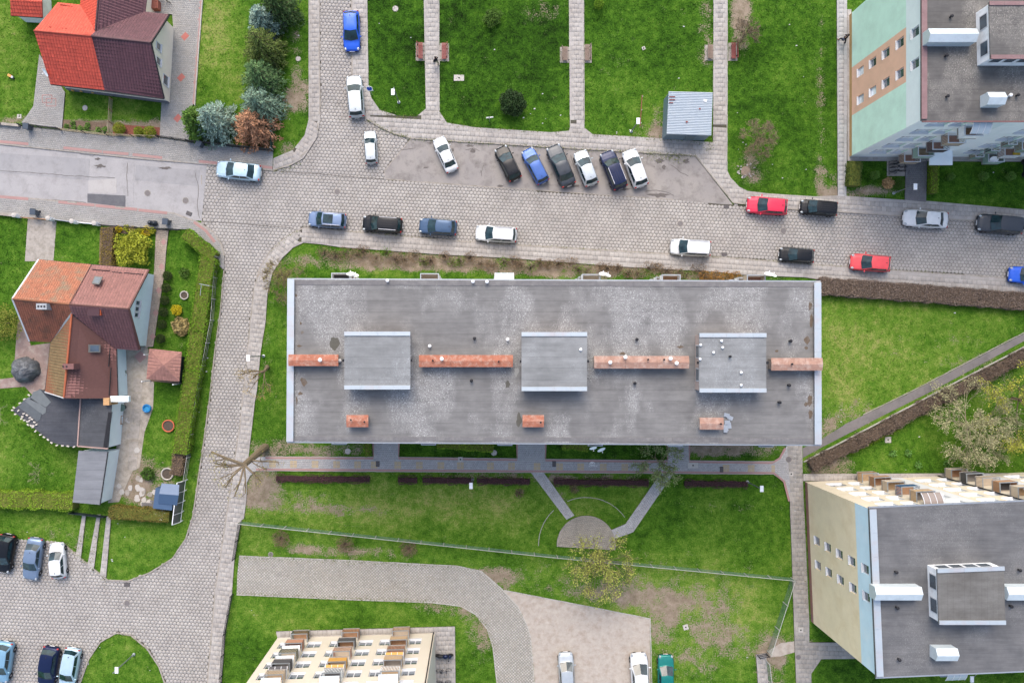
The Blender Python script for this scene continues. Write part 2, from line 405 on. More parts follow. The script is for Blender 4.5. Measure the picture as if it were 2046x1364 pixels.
# --- slab sidewalks
_zc = [.10]
def walk(name, pts, size, runs, mat=SLABM, base=JOINT, aspect=1.0, bond=True, **kw):
    _zc[0] += .0012; z = _zc[0]
    o = sheet(name, pts, z, base)
    for ang, pred in runs: tiles('paving_slab', o, pts, size, ang, z+.02, mat, pred=pred, aspect=aspect, bond=bond, **kw)
    return o
SWN = [(703,-40),(704,150),(712,200),(722,225),(735,240),(760,255),(790,268),(822,277),(1000,288),(1300,306),(1389,311),(1465,405),(1580,418),(1700,425),(1800,432),(1950,442),(2046,450),(2140,458),(2140,425),(2046,419),(1852,402),(1807,400),(1690,392),(1672,391),(1627,393),(1534,387),(1493,382),(1475,373),(1458,355),(1451,341),(1452,-40),(1426,-40),(1424,285),(1290,275),(1184,269),(1166,255),(1165,-40),(1137,-40),(1139,252),(1137,262),(1100,265),(947,255),(893,246),(877,222),(876,-40),(846,-40),(851,218),(832,234),(795,232),(758,220),(742,197),(736,176),(733,-40)]
def pv(X, Y): return (Y < 236+(X-840)*.03) & (X < 1600) | ((X < 742))
walk('sidewalk', SWN, .5, [(0, lambda X, Y: pv(X, Y)), (-3.3, lambda X, Y: ~pv(X, Y))])
SWS = [(607,455),(700,463),(940,484),(1020,489),(1440,514),(1626,529),(1900,548),(2046,558),(2140,564),(2140,592),(2046,585),(1831,572),(1641,559),(1606,554),(1475,549),(1440,544),(1225,532),(1100,522),(1020,516),(885,509),(680,494),(640,488),(607,485),(586,495),(564,516),(545,545),(535,586),(531,644),(521,705),(514,780),(510,801),(500,887),(494,940),(493,996),(488,1035),(483,1038),(469,1116),(464,1184),(450,1262),(443,1364),(438,1440),(408,1440),(415,1364),(430,1185),(452,1040),(466,940),(480,850),(492,740),(500,650),(508,580),(520,535),(540,503),(570,475)]
walk('sidewalk', SWS, .5, [(-3.6, lambda X, Y: (X > 600)), (-35, lambda X, Y: (X <= 600) & (Y < 530)), (-6.5, lambda X, Y: (X <= 600) & (Y >= 530))])
walk('sidewalk', [(617,-40),(617,240),(609,271),(586,300),(547,317),(546,340),(578,333),(607,317),(634,275),(640,240),(638,-40)], .5,
     [(0, lambda X, Y: Y < 240), (-30, lambda X, Y: (Y >= 240) & (X > 590)), (20, lambda X, Y: (X <= 590))])
walk('west_sidewalk', [(-60,242),(0,248),(43,252),(123,260.5),(218,271),(320,276),(378,284),(475,294),(546,302),(545,341),(420,329),(267,316),(0,288),(-60,282)], .2, [(-5.8, None)], GPAVM, aspect=1.0, gap=.006, var=.05, jit=.002)
walk('west_sidewalk', [(-60,386),(0,392),(117,402),(250,415.5),(349,427),(386,441),(402,447),(426,464),(443,488),(449,511),(448,540),(438,530),(434,509),(379,458),(361,458),(205,450),(51,435),(0,428),(-60,423)], .2, [(-5.8, None)], GPAVM, gap=.006, var=.05, jit=.002)
# narrow red paver strips along the kerbs of the western street
def strip(name, pts, w, z, mat, par=None, th=.02):
    w2 = w/2; pts = [P(x, y) for x, y in pts]; mb = MB()
    L = []; Rr = []
    for i, p in enumerate(pts):
        d = (pts[min(i+1, len(pts)-1)]-pts[max(i-1, 0)]); d.z = 0; d.normalize(); n = Vector((-d.y, d.x, 0))
        L.append(p+n*w2); Rr.append(p-n*w2)
    for i in range(len(pts)-1): mb.prism([L[i], L[i+1], Rr[i+1], Rr[i]], z-th, z, 0, False)
    return struct(mb.obj(name, mat)) if par is None else mb.obj(name, mat, par)
for pts in ([(-30,281),(58,288.5)],[(128,296),(205,304)],[(207,304.5),(258,308.5)],[(266,309.5),(325,316)],[(398,323),(440,327)],[(505,331),(545,336)],
            [(-30,391),(58,398)],[(118,404),(190,410.5)],[(192,411),(275,419)],[(278,420),(335,426)],[(388,444),(412,461),(430,484)]):
    strip('red_paver_strip', pts, .3, .133, REDP)
# kerb stones: each metre of kerb is a stone
def kerbs(pts, L=1.0, w=.14, z=.128, mat=KERBM, name='kerb', h=.2, stone='kerb_stone'):
    pts = [P(x, y) for x, y in pts]; root = None; mb = MB(); seg = []
    for a, b in zip(pts, pts[1:]):
        n = max(1, round((b-a).length/L))
        for i in range(n): seg.append((a.lerp(b, i/n), a.lerp(b, (i+1)/n)))
    for a, b in seg:
        d = (b-a); l = d.length; d.normalize(); dz = RN.uniform(-.008, .008); off = Vector((-d.y, d.x, 0))*RN.uniform(-.012, .012)
        mb.bar(a+d*.008+off+Vector((0,0,z-h/2+dz)), b-d*.008+off+Vector((0,0,z-h/2+dz)), w, h)
    return struct(mb.obj(name, mat))
KE = dict(w=.1, z=.06, h=.14)
kerbs([(638,-30),(638,120),(640,215),(634,262),(615,300),(585,328),(545,341),(420,329),(267,316),(0,288),(-30,285)])
kerbs([(-30,389),(0,392),(117,402),(250,415.5),(349,427),(386,441),(402,447),(426,464),(443,488),(449,511)])
kerbs([(703,-30),(704,150),(712,200),(722,225),(735,240),(760,255),(790,268),(822,277),(1000,288),(1300,306),(1389,311),(1465,405),(1580,418),(1700,425),(1800,432),(1950,442),(2046,450),(2100,454)])
kerbs([(2100,561),(2046,558),(1900,548),(1626,529),(1440,514),(1020,489),(940,484),(700,463),(607,455),(570,475),(540,503),(520,535),(508,580),(500,650),(492,740),(480,850),(466,940),(452,1040),(430,1185),(415,1364),(411,1400)])
kerbs([(448,540),(441,620),(430,700),(420,790),(408,880),(396,960),(386,1030),(372,1075),(345,1115),(300,1143),(255,1160),(215,1158),(150,1105),(128,1085)], z=.1)
kerbs([(160,1364),(178,1315),(200,1282),(232,1263),(262,1268),(295,1295),(318,1330),(330,1364),(332,1400)], z=.1)
kerbs([(768,341),(772,358),(940,371),(1100,382),(1346,399)], z=.036, h=.1, w=.12, name='flush_kerb')
kerbs([(822,277),(768,341)], z=.038, h=.1, w=.1, name='flush_kerb')
kerbs([(403,331),(403,445)], z=.03, h=.1, w=.1, name='flush_kerb')
for pts in ([(733,-30),(736,176),(742,197),(758,220)],[(848,-30),(852,216)],[(877,-30),(878,222)],[(1137,-30),(1139,252)],[(1166,-30),(1167,255)],[(1426,-30),(1425,180)],[(1453,-30),(1452,341),(1459,356),(1475,373)]):
    kerbs(pts, mat=EDGE, name='path_edging', w=.07, z=.11)
# --- path south of the long block with red borders and yellow squares
SP = [(490,918),(505,912),(531,912),(748,913),(748,868),(795,868),(795,913),(1035,916),(1035,868),(1088,868),(1088,917),(1335,920),(1335,868),(1375,868),(1375,920),(1545,922),(1560,912),(1571,890),(1590,890),(1590,1030),(1577,1000),(1568,962),(1545,945),(1344,943),(1083,941),(514,938),(500,950),(493,965)]
sp = walk('block_path', SP, .2, [(-.3, None)], COOLM, gap=.005, var=.05, jit=.0015)
for x in (545,587,630,673,715,748,795,838,881,920,980,1022,1073,1118,1160,1205,1248,1290,1405,1450,1500,1544):
    if x in (1405,): continue
    y = 926+(x-545)*.0095; w = 7 if x != 1544 else 3.5
    for sx in (-1, 1):
        for sy in (-1, 1):
            sheet('yellow_paver', [(x+sx*w*.5-w*.45, y+sy*3.6-3.2), (x+sx*w*.5+w*.45, y+sy*3.6-3.2), (x+sx*w*.5+w*.45, y+sy*3.6+3.2), (x+sx*w*.5-w*.45, y+sy*3.6+3.2)], .135, YELP, .11, False, par=sp)
for pts in ([(512,937),(1545,944),(1566,961),(1576,1000)],[(531,914),(746,915),(746,880)],[(797,880),(797,915),(1033,918),(1033,880)],[(1090,880),(1090,919),(1333,922),(1333,880)],[(1377,880),(1377,922),(1542,924),(1557,915),(1568,895)]):
    strip('red_paver_border', pts, .22, .137, REDP)
for pts in ([(512,939.5),(1545,946.5),(1569,963),(1579,1000)],[(531,911.5),(748,912.5),(748,880)],[(795,880),(795,912.5),(1035,915.5),(1035,880)],[(1088,880),(1088,916.5),(1335,919.5),(1335,880)],[(1375,880),(1375,919.5),(1545,921.5)]):
    kerbs(pts, mat=EDGE, name='path_edging', w=.06, z=.135)
walk('diagonal_path', [(1059,939),(1084,941),(1147,1029),(1132,1037)], .22, [(56, None)], COOLM, gap=.006, var=.06, jit=.002)
walk('diagonal_path', [(1319,945),(1344,945),(1264,1062),(1229,1075),(1221,1058),(1251,1045)], .22, [(-55, None)], COOLM, gap=.006, var=.06, jit=.002)
for pts in ([(1059,940),(1132,1037)],[(1084,941),(1147,1029)],[(1319,946),(1251,1045)],[(1344,946),(1264,1062)]): kerbs(pts, mat=EDGE, name='path_edging', w=.06, z=.125)
circ = [(1171+58*math.cos(t), 1088-58*math.sin(t)) for t in np.linspace(-.17, math.pi+.05, 30)]
circ = [(x, y) for x, y in circ]
pl = walk('round_plaza', circ, .22, [(10, None)], paver_mat('plaza_pavers', pc(178, 170, 156), pc(168, 162, 150), pc(140, 130, 116)), gap=.008, var=.06, jit=.003)
kerbs(circ, mat=KERBM, name='plaza_kerb', w=.08, z=.14, L=.6)
kerbs([(1171+95*math.cos(t), 1088-95*math.sin(t)) for t in np.linspace(.62, 1.12, 9)]+[], mat=EDGE, name='ring_edging', w=.06, z=.06, L=.8)
kerbs([(1171+95*math.cos(t), 1088-95*math.sin(t)) for t in np.linspace(1.12, 1.98, 14)]+[], mat=EDGE, name='ring_edging', w=.06, z=.06, L=.8)
kerbs([(1171+95*math.cos(t), 1088-95*math.sin(t)) for t in np.linspace(2.32, 3.16, 14)]+[], mat=EDGE, name='ring_edging', w=.06, z=.06, L=.8)
# right walk, branches
RW = [(1571,880),(1602,880),(1603,960),(1606,1020),(1612,1150),(1616,1240),(1616,1282),(1720,1282),(1740,1314),(1640,1315),(1620,1344),(1621,1440),(1591,1440),(1590,1364),(1585,1229),(1581,1100),(1578,1020),(1577,960)]
walk('east_walk', RW, .5, [(-1.5, None)], paver_mat('worn_slabs', pc(184, 178, 170), pc(168, 163, 156), pc(140, 136, 124)))
walk('north_walk', [(1671,-40),(1691,-40),(1692,150),(1690,393),(1673,392),(1672,200)], .5, [(0, None)], COOLM, bond=False)
walk('plinth_pavement', [(1692,20),(1700,20),(1700,312),(2140,312),(2140,324),(1692,322)], .5, [(0, None)], SLABM)
EN = [(1809,296),(1852,296),(1849,404),(1807,400)]
walk('entrance_path', EN, .22, [(0, None)], paver_mat('dark_pavers', pc(142, 138, 138), pc(132, 130, 130), pc(116, 112, 110)), gap=.005, var=.06, jit=.002)
walk('plinth_pavement', [(1604,946),(2140,944),(2140,962),(1604,960)], .5, [(.2, None)], SLABM)
walk('block_apron', [(552,1260),(909,1250),(911,1440),(868,1440),(868,1262),(555,1273)], .5, [(1.7, None)], SLABM)
walk('gate_walk', [(1510,1306),(1530,1303),(1532,1330),(1540,1440),(1518,1440)], .5, [(-3, None)], SLABM)
sheet('worn_track', [(1535,1299),(1560,1284),(1587,1280),(1588,1302),(1560,1310),(1540,1312)], .014, GRAV)
# eco grid drive and gravel yard
DR = [(478,1111),(703,1120),(913,1131),(961,1141),(1002,1176),(1035,1212),(1052,1247),(1060,1272),(1068,1364),(1070,1440),(996,1440),(993,1364),(985,1292),(974,1257),(951,1227),(921,1210),(864,1202),(652,1194),(473,1186),(474,1150)]
dr = sheet('grid_drive', DR, .01, M('grid_soil', pc(152, 148, 136), .25, 2, .95, dirt=pc(160, 150, 134), damt=.7))
tiles('grid_paver', dr, DR, .235, 42, .035, GRIDM, gap=.06, var=.07, jit=.004, bond=False)
sheet('gravel_yard', [(1007,1179),(1298,1236),(1301,1440),(1072,1440),(1069,1364),(1061,1272),(1053,1247),(1036,1212),(1005,1180)], .022, GRAV)
for pts in ([(478,1110),(703,1119),(913,1130),(961,1140),(1002,1175),(1035,1211),(1052,1246),(1060,1271),(1068,1364),(1070,1400)],[(996,1400),(993,1364),(985,1292),(974,1257),(951,1227),(921,1210),(864,1203),(652,1195),(473,1187)],[(1007,1178),(1299,1235),(1303,1400)]):
    kerbs(pts, mat=EDGE, name='drive_edging', **KE)
# parking edge strips and concrete tracks, bottom left
for pts in ([(166,1025),(173,1025),(162,1120),(152,1112)],[(195,1027),(202,1027),(188,1140),(176,1128)],[(214,1031),(223,1031),(213,1152),(201,1147)]):
    walk('wheel_track', pts, .4, [(-5, None)], SLABM)
sheet('asphalt_path', [(2140,612),(2046,666),(1827,780),(1724,830),(1690,846),(1642,877),(1625,884),(1604,895),(1604,914),(1646,891),(1714,856),(1760,832),(1864,780),(2046,681),(2140,630)], .02, PATHD)
kerbs([(2140,642),(2014,709),(1915,760),(1760,841),(1626,911),(1605,922)], mat=EDGE, name='path_edging', w=.1, z=.2, h=.25)
kerbs([(2140,610),(2046,664),(1827,778),(1724,828)], mat=KERBM, name='path_edging', w=.08, z=.06)
# gardens: drives, paths, beds
TLD = [(293,-40),(403,-40),(402,0),(386,211),(378,282),(320,273),(324,203),(347,54),(345,30),(293,26)]
d1 = walk('house_driveway', TLD, .2, [(3, None)], GPAVM, gap=.005, var=.05, jit=.002)
d2 = walk('house_driveway', [(80,109),(131,185),(125,258),(44,246),(55,232),(68,213)], .2, [(-6, None)], GPAVM, gap=.005, var=.05, jit=.002)
for cx_, cy_ in ((381,-6),(370.6,74),(363,156),(356,237)):
    sheet('red_paver_diamond', [(cx_-8.5,cy_+1),(cx_+1,cy_-9),(cx_+8.5,cy_-1),(cx_-1,cy_+9)], .15, REDD, .1, False, par=d1)
for q in ([(86,191),(105,191),(105,206),(86,206)],[(94,198),(113,198),(113,213),(94,213)]):
    for a, b in zip(q, q[1:]+q[:1]): strip('red_paver_line', [a, b], .09, .15, REDP, par=d2)
strip('red_paver_border', [(404,-30),(387,209)], .3, .142, REDP)
kerbs([(407,-30),(389.5,212)], mat=EDGE, name='path_edging', w=.12, z=.15)
sheet('concrete_drive', [(56,436),(113,443),(107,522),(50,522),(51,507)], .03, CONC)
sheet('concrete_yard', [(37,628),(62,690),(100,685),(92,776),(66,790),(50,772),(0,776),(0,757),(27,754),(33,674)], .034, M('stained_concrete', pc(160, 138, 130), .25, 1.5, .92, dirt=pc(186, 176, 166), damt=.7, bump=.3))
sheet('patio', [(232,695),(296,692),(300,756),(308,764),(306,815),(289,863),(279,934),(265,941),(238,1002),(216,1004),(232,904),(240,800),(238,760)], .034, M('patio_concrete', pc(190, 180, 166), .22, 1.8, .92, dirt=pc(142, 132, 116), damt=.7, bump=.4))
walk('garden_path', [(313,458),(338,458),(333,500),(330,540),(307,692),(291,694),(309,541),(311,500)], .2, [(-4, None)], paver_mat('path_pavers', pc(186, 172, 156), pc(178, 164, 150), pc(160, 140, 126)), gap=.005, jit=.002)
for cx_, cy_ in ((324,533),(318,580),(312,625),(306,672),(328,484)):
    sheet('red_paver_diamond', [(cx_-6,cy_),(cx_,cy_-7),(cx_+6,cy_),(cx_,cy_+7)], .15, REDP, .1, False)
sheet('red_paver_diamond', [(268,712),(281,700),(293,713),(280,725)], .05, REDP, .03, False)
for pts, m in (([(127,239),(212,246),(212,262),(124,257)], SOILM),([(226,248),(320,255),(320,273),(226,270)], M('bark_mulch', pc(150,92,76), .3, 7, .98, bump=.9)),([(232,452),(300,461),(298,470),(232,466)], SOILM),([(200,455),(230,452),(226,532),(198,530)], SOILM)):
    sheet('planting_bed', pts, .03, m)
for x0, x1, y in ((552,585,957),(585,737,955.5),(796,832,957),(843,945,958),(952,1058,958.5),(1108,1296,966),(1370,1494,968)):
    pass

CRACK = M('crack_dirt', pc(104, 98, 90), .2, 6, .95)
def crack(pts, w=.035, z=.052):
    out = []
    for a, b in zip(pts, pts[1:]):
        n = max(2, int(math.dist(a, b)/7))
        out += [(a[0]+(b[0]-a[0])*i/n+RN.uniform(-.8, .8), a[1]+(b[1]-a[1])*i/n+RN.uniform(-.8, .8)) for i in range(n)]
    strip('asphalt_crack', out+[pts[-1]], w, z, CRACK)
for pts in ([(-20,340),(60,345),(150,352),(230,356)],[(160,308),(185,312),(192,309)],[(255,326),(253,352),(256,392)],[(390,346),(397,372),(394,410),(399,436)],[(-20,390),(50,396),(110,399),(172,405)],[(960,345),(964,338),(966,330)],[(962,352),(960,340)],[(1290,382),(1310,380),(1330,383),(1346,391)],[(800,300),(830,296)],[(1340,330),(1360,345),(1375,352)],[(1140,310),(1146,330)],[(930,300),(945,296),(958,302)]): crack(pts)
for pts in ([(560,343),(640,348),(700,353),(768,358)],[(403,443),(470,446),(540,452),(585,456)]): crack(pts, .05, .034)
OILM = M('oil_stain', pc(112, 106, 102), .2, 4, .8)
def stain(x, y, rx, ry, m=OILM, z=.036):
    p = [P(x+rx*math.cos(t)*RN.uniform(.4, 1.2), y+ry*math.sin(t)*RN.uniform(.4, 1.2)) for t in np.linspace(0, 6.0, 18)]
    struct(MB().prism(p, z-.01, z+RN.uniform(0, .003), 0, False).obj('ground_stain', m))
for a in ((1318,322,11,6),(1326,335,5,6),(1371,322,8,5),(938,292,9,3),(945,302,6,5),(860,286,6,2),(1150,372,14,3),(1245,378,22,3),(1317,390,24,5),(905,300,3,4),(1000,372,9,3),(850,335,8,2),(1190,368,6,2),(200,332,12,5,OILM,.05),(195,318,6,3,OILM,.05),(330,336,14,3,OILM,.05)): stain(*a)
# ================================================================ APARTMENT BLOCKS
WHITE = M('white_paint', (lambda *a: tuple(min(.82, q*1.5) for q in pc(*a)))(232, 234, 236), .06, 2, .6, dirt=pc(190, 186, 178), damt=.3)
PVC = M('white_window_plastic', pc(238, 240, 242), .03, 3, .4)
def glassmat(name, col, rough=.06):
    g = N(name); c = g.scale(col, g.rng(g.noise(.8, 2), .3, .7, .6, 1.5)); return g.done(c, rough, 0, .9, .5)
PANE = glassmat('window_glass', (.05, .07, .09)); PANEW = glassmat('pale_window_glass', (.68, .73, .76), .15)  # second one: paler pane colour for a random share of windows
PALEMETAL = M('pale_metal_flashing', pc(202, 213, 219), .07, 1.2, .45, .3, .5, dirt=pc(196, 140, 116), damt=.3, dscale=.6)
RUST = M('rusty_sheet', pc(186, 120, 96), .25, 2.5, .8, .05, .2, dirt=pc(208, 168, 148), damt=1.0, dscale=2.2)
RUSTP = M('faded_rusty_sheet', pc(182, 144, 126), .2, 2.5, .7, .1, .3, dirt=pc(214, 190, 176), damt=.8, dscale=1.6)
GALV = M('galvanised_steel', pc(196, 202, 206), .08, 4, .4, .6, .5)
DARKIRON = M('dark_iron', pc(52, 52, 56), .2, 6, .6, .3)
def bitumen(name, c1, c2, pale, amt, seam_ang=0.0, seam=1.0, band=None):
    g = N(name)
    c = g.mix(g.rng(g.noise(.5, 5, .65), .35, .65), c1, c2)
    st = g.rng(g.noise(1.0, 5, .7, g.mapped((.35, 2.2, 1))), .35, .7, .85, 1.12); c = g.scale(c, st)
    patch = g.rng(g.noise(.2, 4, .55, g.mapped((1.4, .8, 1))), .46, .58)
    speck = g.rng(g.noise(8.5, 5, .85, g.mapped((1.25, .85, 1)), .8), .53, .61)
    haze_ = g.math('MULTIPLY', patch, g.rng(g.noise(1.7, 6, .75), .35, .75, 0, .6))
    c = g.mix(g.math('MULTIPLY', haze_, amt), c, pale)
    c = g.mix(g.math('MULTIPLY', g.math('MULTIPLY', patch, speck), amt), c, tuple(min(1, q*1.5) for q in pale))
    w = g.n('ShaderNodeTexWave', wave_type='BANDS', bands_direction='Y' if seam_ang == 0 else 'X', wave_profile='SIN')
    w.inputs['Scale'].default_value = .314/seam; w.inputs['Distortion'].default_value = .15; g.lk(g.pos(), w.inputs[0])
    c = g.scale(c, g.rng(w.outputs[1], .0, .02, .84, 1))
    g.bump(g.noise(9, 4), .25, .02)
    return g.done(c, .9, 0, .2)
ROOF1 = bitumen('bitumen_long_roof', pc(142, 141, 139), pc(127, 126, 125), pc(180, 180, 178), 1.0)
ROOF2 = bitumen('bitumen_weathered', pc(118, 116, 113), pc(102, 100, 98), pc(164, 160, 152), .8)
ROOF3 = bitumen('bitumen_grooved', pc(122, 122, 123), pc(106, 107, 109), pc(158, 158, 156), .3, 0, .35)
ROOF4 = bitumen('bitumen_penthouse', pc(156, 158, 158), pc(138, 140, 140), pc(178, 182, 184), .4)
ROOF5 = bitumen('bitumen_penthouse_boards', pc(126, 125, 122), pc(110, 108, 104), pc(150, 146, 138), .1, 1, .5)
_wm = {}
def win_mesh(w, h, mull=2):
    k = (round(w, 2), round(h, 2), mull)
    if k in _wm: return _wm[k]
    f = .07; mb = MB()
    for x in (-w/2+f/2, w/2-f/2): mb.box((x, .15, h/2), (f, .07, h))
    for z in (f/2, h-f/2): mb.box((0, .15, z), (w-2*f, .069, f))
    for i in range(1, mull): mb.box((-w/2+w*i/mull, .15, h/2), (.09, .066, h-2*f))
    fr = mb.mesh('window', PVC)
    pn = MB().box((0, .165, h/2), (w-2*f+.01, .012, h-2*f+.01)).mesh('pane', PANE)
    sl_ = MB().box((0, .035, .015), (w+.02, .27, .03)).mesh('sill', PVC)
    _wm[k] = (fr, pn, sl_); return _wm[k]
def facade(root, A, B, z0, z1, wins, mats, matf=None, name='wall', reveal=None, pale_share=0.0):
    """wall from A to B (outside on the right hand), wins = [(u0,u1,za,zb,mullions)]"""
    A = Vector((A[0], A[1], 0)); B = Vector((B[0], B[1], 0)); d = (B-A); L = d.length; d.normalize(); inn = Vector((-d.y, d.x, 0))
    us = sorted({0, L}|{q for w in wins for q in w[:2]}|(set(matf[0]) if matf else set()))
    zs = sorted({z0, z1}|{q for w in wins for q in w[2:4]}|(set(matf[1]) if matf else set()))
    mb = MB()
    for i in range(len(us)-1):
        for j in range(len(zs)-1):
            u, z = (us[i]+us[i+1])/2, (zs[j]+zs[j+1])/2
            if any(w[0] < u < w[1] and w[2] < z < w[3] for w in wins): continue
            q = [A+d*us[i]+Vector((0,0,zs[j])), A+d*us[i+1]+Vector((0,0,zs[j])), A+d*us[i+1]+Vector((0,0,zs[j+1])), A+d*us[i]+Vector((0,0,zs[j+1]))]
            mb.poly(q, matf[2](u, z) if matf else 0)
    for w in wins:
        c = [A+d*w[0]+Vector((0,0,w[2])), A+d*w[1]+Vector((0,0,w[2])), A+d*w[1]+Vector((0,0,w[3])), A+d*w[0]+Vector((0,0,w[3]))]
        um, zm = (w[0]+w[1])/2, (w[2]+w[3])/2
        for a, b in ((0,1),(1,2),(2,3),(3,0)): mb.poly([c[b], c[a], c[a]+inn*.2, c[b]+inn*.2], reveal if reveal is not None else (matf[2](um, zm) if matf else 0))
        mb.poly([q+inn*.2 for q in c], 0)
    o = mb.obj(name, mats, root)
    rz = math.atan2(d.y, d.x)
    for w in wins:
        fr, pn, sl_ = win_mesh(w[1]-w[0], w[3]-w[2], w[4] if len(w) > 4 else 2)
        p = A+d*((w[0]+w[1])/2)+Vector((0,0,w[2]))
        f = inst('window', fr, root, p, rz)
        for nm, me in (('pane', pn), ('sill', sl_)):
            c_ = bpy.data.objects.new(nm, me); COL.objects.link(c_); c_.parent = f
            if nm == 'pane' and RN.random() < pale_share: c_.material_slots[0].link = 'OBJECT'; c_.material_slots[0].material = PANEW
    return o
# ---- balconies
WOODL = M('pale_wood', pc(206, 176, 140), .15, 6, .75); WOODB = M('brown_wood', pc(188, 146, 112), .15, 6, .7)
CREAM = M('cream_panel', pc(222, 204, 180), .08, 3, .7); ORANGE = M('orange_wood', pc(226, 172, 92), .1, 5, .6)
BLUEP = M('blue_panel', pc(70, 124, 170), .1, 3, .6); DGREY = M('dark_grey_panel', pc(92, 90, 92), .12, 3, .7)
MINT = M('mint_balcony_panel', pc(176, 204, 190), .06, 3, .7); SALM = M('salmon_panel', pc(214, 160, 136), .08, 3, .7)
SLATG = M('grey_balcony_slab', pc(176, 170, 164), .12, 3, .85); GLAZ = M('ribbed_plastic_roof', pc(196, 208, 214), .06, 3, .3, 0, .6)
PLASTB = M('brown_plastic_roof', pc(150, 136, 126), .08, 3, .3, 0, .6); TERR = M('terracotta_floor', pc(176, 136, 118), .15, 6, .8)
_bm = {}
def balcony_meshes(w, dep, slats):
    k = (round(w, 2), round(dep, 2), slats)
    if k in _bm: return _bm[k]
    sl_ = MB().box((0, -dep/2, -.07), (w, dep, .14)).mesh('balcony', SLATG)
    fl = MB().box((0, -dep/2+.03, .006), (w-.1, dep-.12, .012)).mesh('floor_tiles', TERR)
    fr = MB(); t = .05
    def panel(a, b):
        a = Vector(a); b = Vector(b)
        if slats:
            n = int((b-a).length/.14)
            for i in range(n+1):
                p = a.lerp(b, i/n); fr.box((p.x, p.y, .52), (.045, .045, .98))
        else:
            m = (a+b)/2; dd = b-a
            fr.box((m.x, m.y, .5), (abs(dd.x)+t if abs(dd.x) > .1 else t, abs(dd.y)+t if abs(dd.y) > .1 else t, .86))
    panel((-w/2+.03, -dep+.03, 0), (w/2-.03, -dep+.03, 0))
    panel((-w/2+.03, -dep+.09, 0), (-w/2+.03, -.05, 0)); panel((w/2-.03, -dep+.09, 0), (w/2-.03, -.05, 0))
    pn = fr.mesh('panel', WOODL)
    rl = MB()
    rl.box((0, -dep+.03, 1.04), (w+.04, .09, .05))
    for sx in (-1, 1): rl.box((sx*(w/2-.03), -dep/2+.03, 1.038), (.09, dep-.1, .05))
    rail = rl.mesh('rail', GALV)
    rf = MB(); n = 6
    for i in range(n):                                   # curved canopy
        t0, t1 = i/n, (i+1)/n; y0, y1 = -dep*1.02*t0, -dep*1.02*t1; zf = lambda q: 2.35-.55*q*q
        for x0, x1 in ((-w/2, -w/6-.02), (-w/6+.02, w/6-.02), (w/6+.02, w/2)):
            rf.add([(x0,y0,zf(t0)),(x1,y0,zf(t0)),(x1,y1,zf(t1)),(x0,y1,zf(t1)),(x0,y0,zf(t0)-.02),(x1,y0,zf(t0)-.02),(x1,y1,zf(t1)-.02),(x0,y1,zf(t1)-.02)], [(3,2,1,0),(4,5,6,7)])
    can = rf.mesh('canopy', GLAZ)
    rib = MB()
    for x in (-w/2, -w/6, w/6, w/2):
        for i in range(n):
            zf = lambda q: 2.355-.55*q*q
            rib.bar((x, -dep*1.02*i/n, zf(i/n)), (x, -dep*1.02*(i+1)/n, zf((i+1)/n)), .05, .05)
    rb = rib.mesh('canopy_rib', PVC)
    _bm[k] = (sl_, fl, pn, rail, can, rb); return _bm[k]
def balcony(root, A, B, u, z, w=1.7, dep=1.15, mat=None, slats=False, canopy=None, rail=None, floor=None):
    A = Vector((A[0], A[1], 0)); B = Vector((B[0], B[1], 0)); d = (B-A).normalized(); rz = math.atan2(d.y, d.x)
    p = A+d*u+Vector((0, 0, z)); ms = balcony_meshes(w, dep, slats)
    b = inst('balcony', ms[0], root, p+Vector((d.y, -d.x, 0))*.003, rz)
    def kid(nm, me, m=None):
        c = bpy.data.objects.new(nm, me); COL.objects.link(c); c.parent = b
        if m is not None: c.material_slots[0].link = 'OBJECT'; c.material_slots[0].material = m
    kid('floor_tiles', ms[1], floor or RN.choice([TERR, SLATG, WOODL, CREAM, DGREY, WOODB])); kid('panel', ms[2], mat); kid('rail', ms[3], rail)
    if canopy: kid('canopy', ms[4], canopy); kid('canopy_rib', ms[5])
    return b
def dish(root, p, r=.4, az=0.0, name='satellite_dish'):
    """antenna dish on a short bracket; p is the bracket foot"""
    p = Vector(p); mb = MB(); n = 12; d = Vector((math.cos(az)*.85, math.sin(az)*.85, .5)).normalized(); u = d.orthogonal().normalized(); w = d.cross(u)
    c = p+Vector((0, 0, .25)); vs = [c]
    for k in (1, 2):
        for i in range(n):
            t = 2*math.pi*i/n; rr = r*k/2; vs.append(c+u*(rr*math.cos(t))+w*(rr*math.sin(t))+d*(rr*rr*.5))
    fs = [(0, 1+i, 1+(i+1) % n) for i in range(n)]+[(1+i, 1+n+i, 1+n+(i+1) % n, 1+(i+1) % n) for i in range(n)]
    mb.add(vs, fs); mb.tube(p, c, .025, .025, 5); mb.tube(c-u*r*.3, c+d*r*.9, .012, .012, 4)
    mb.box(c+d*r*.9, (.07, .07, .09))
    return mb.obj(name, WHITE, root)
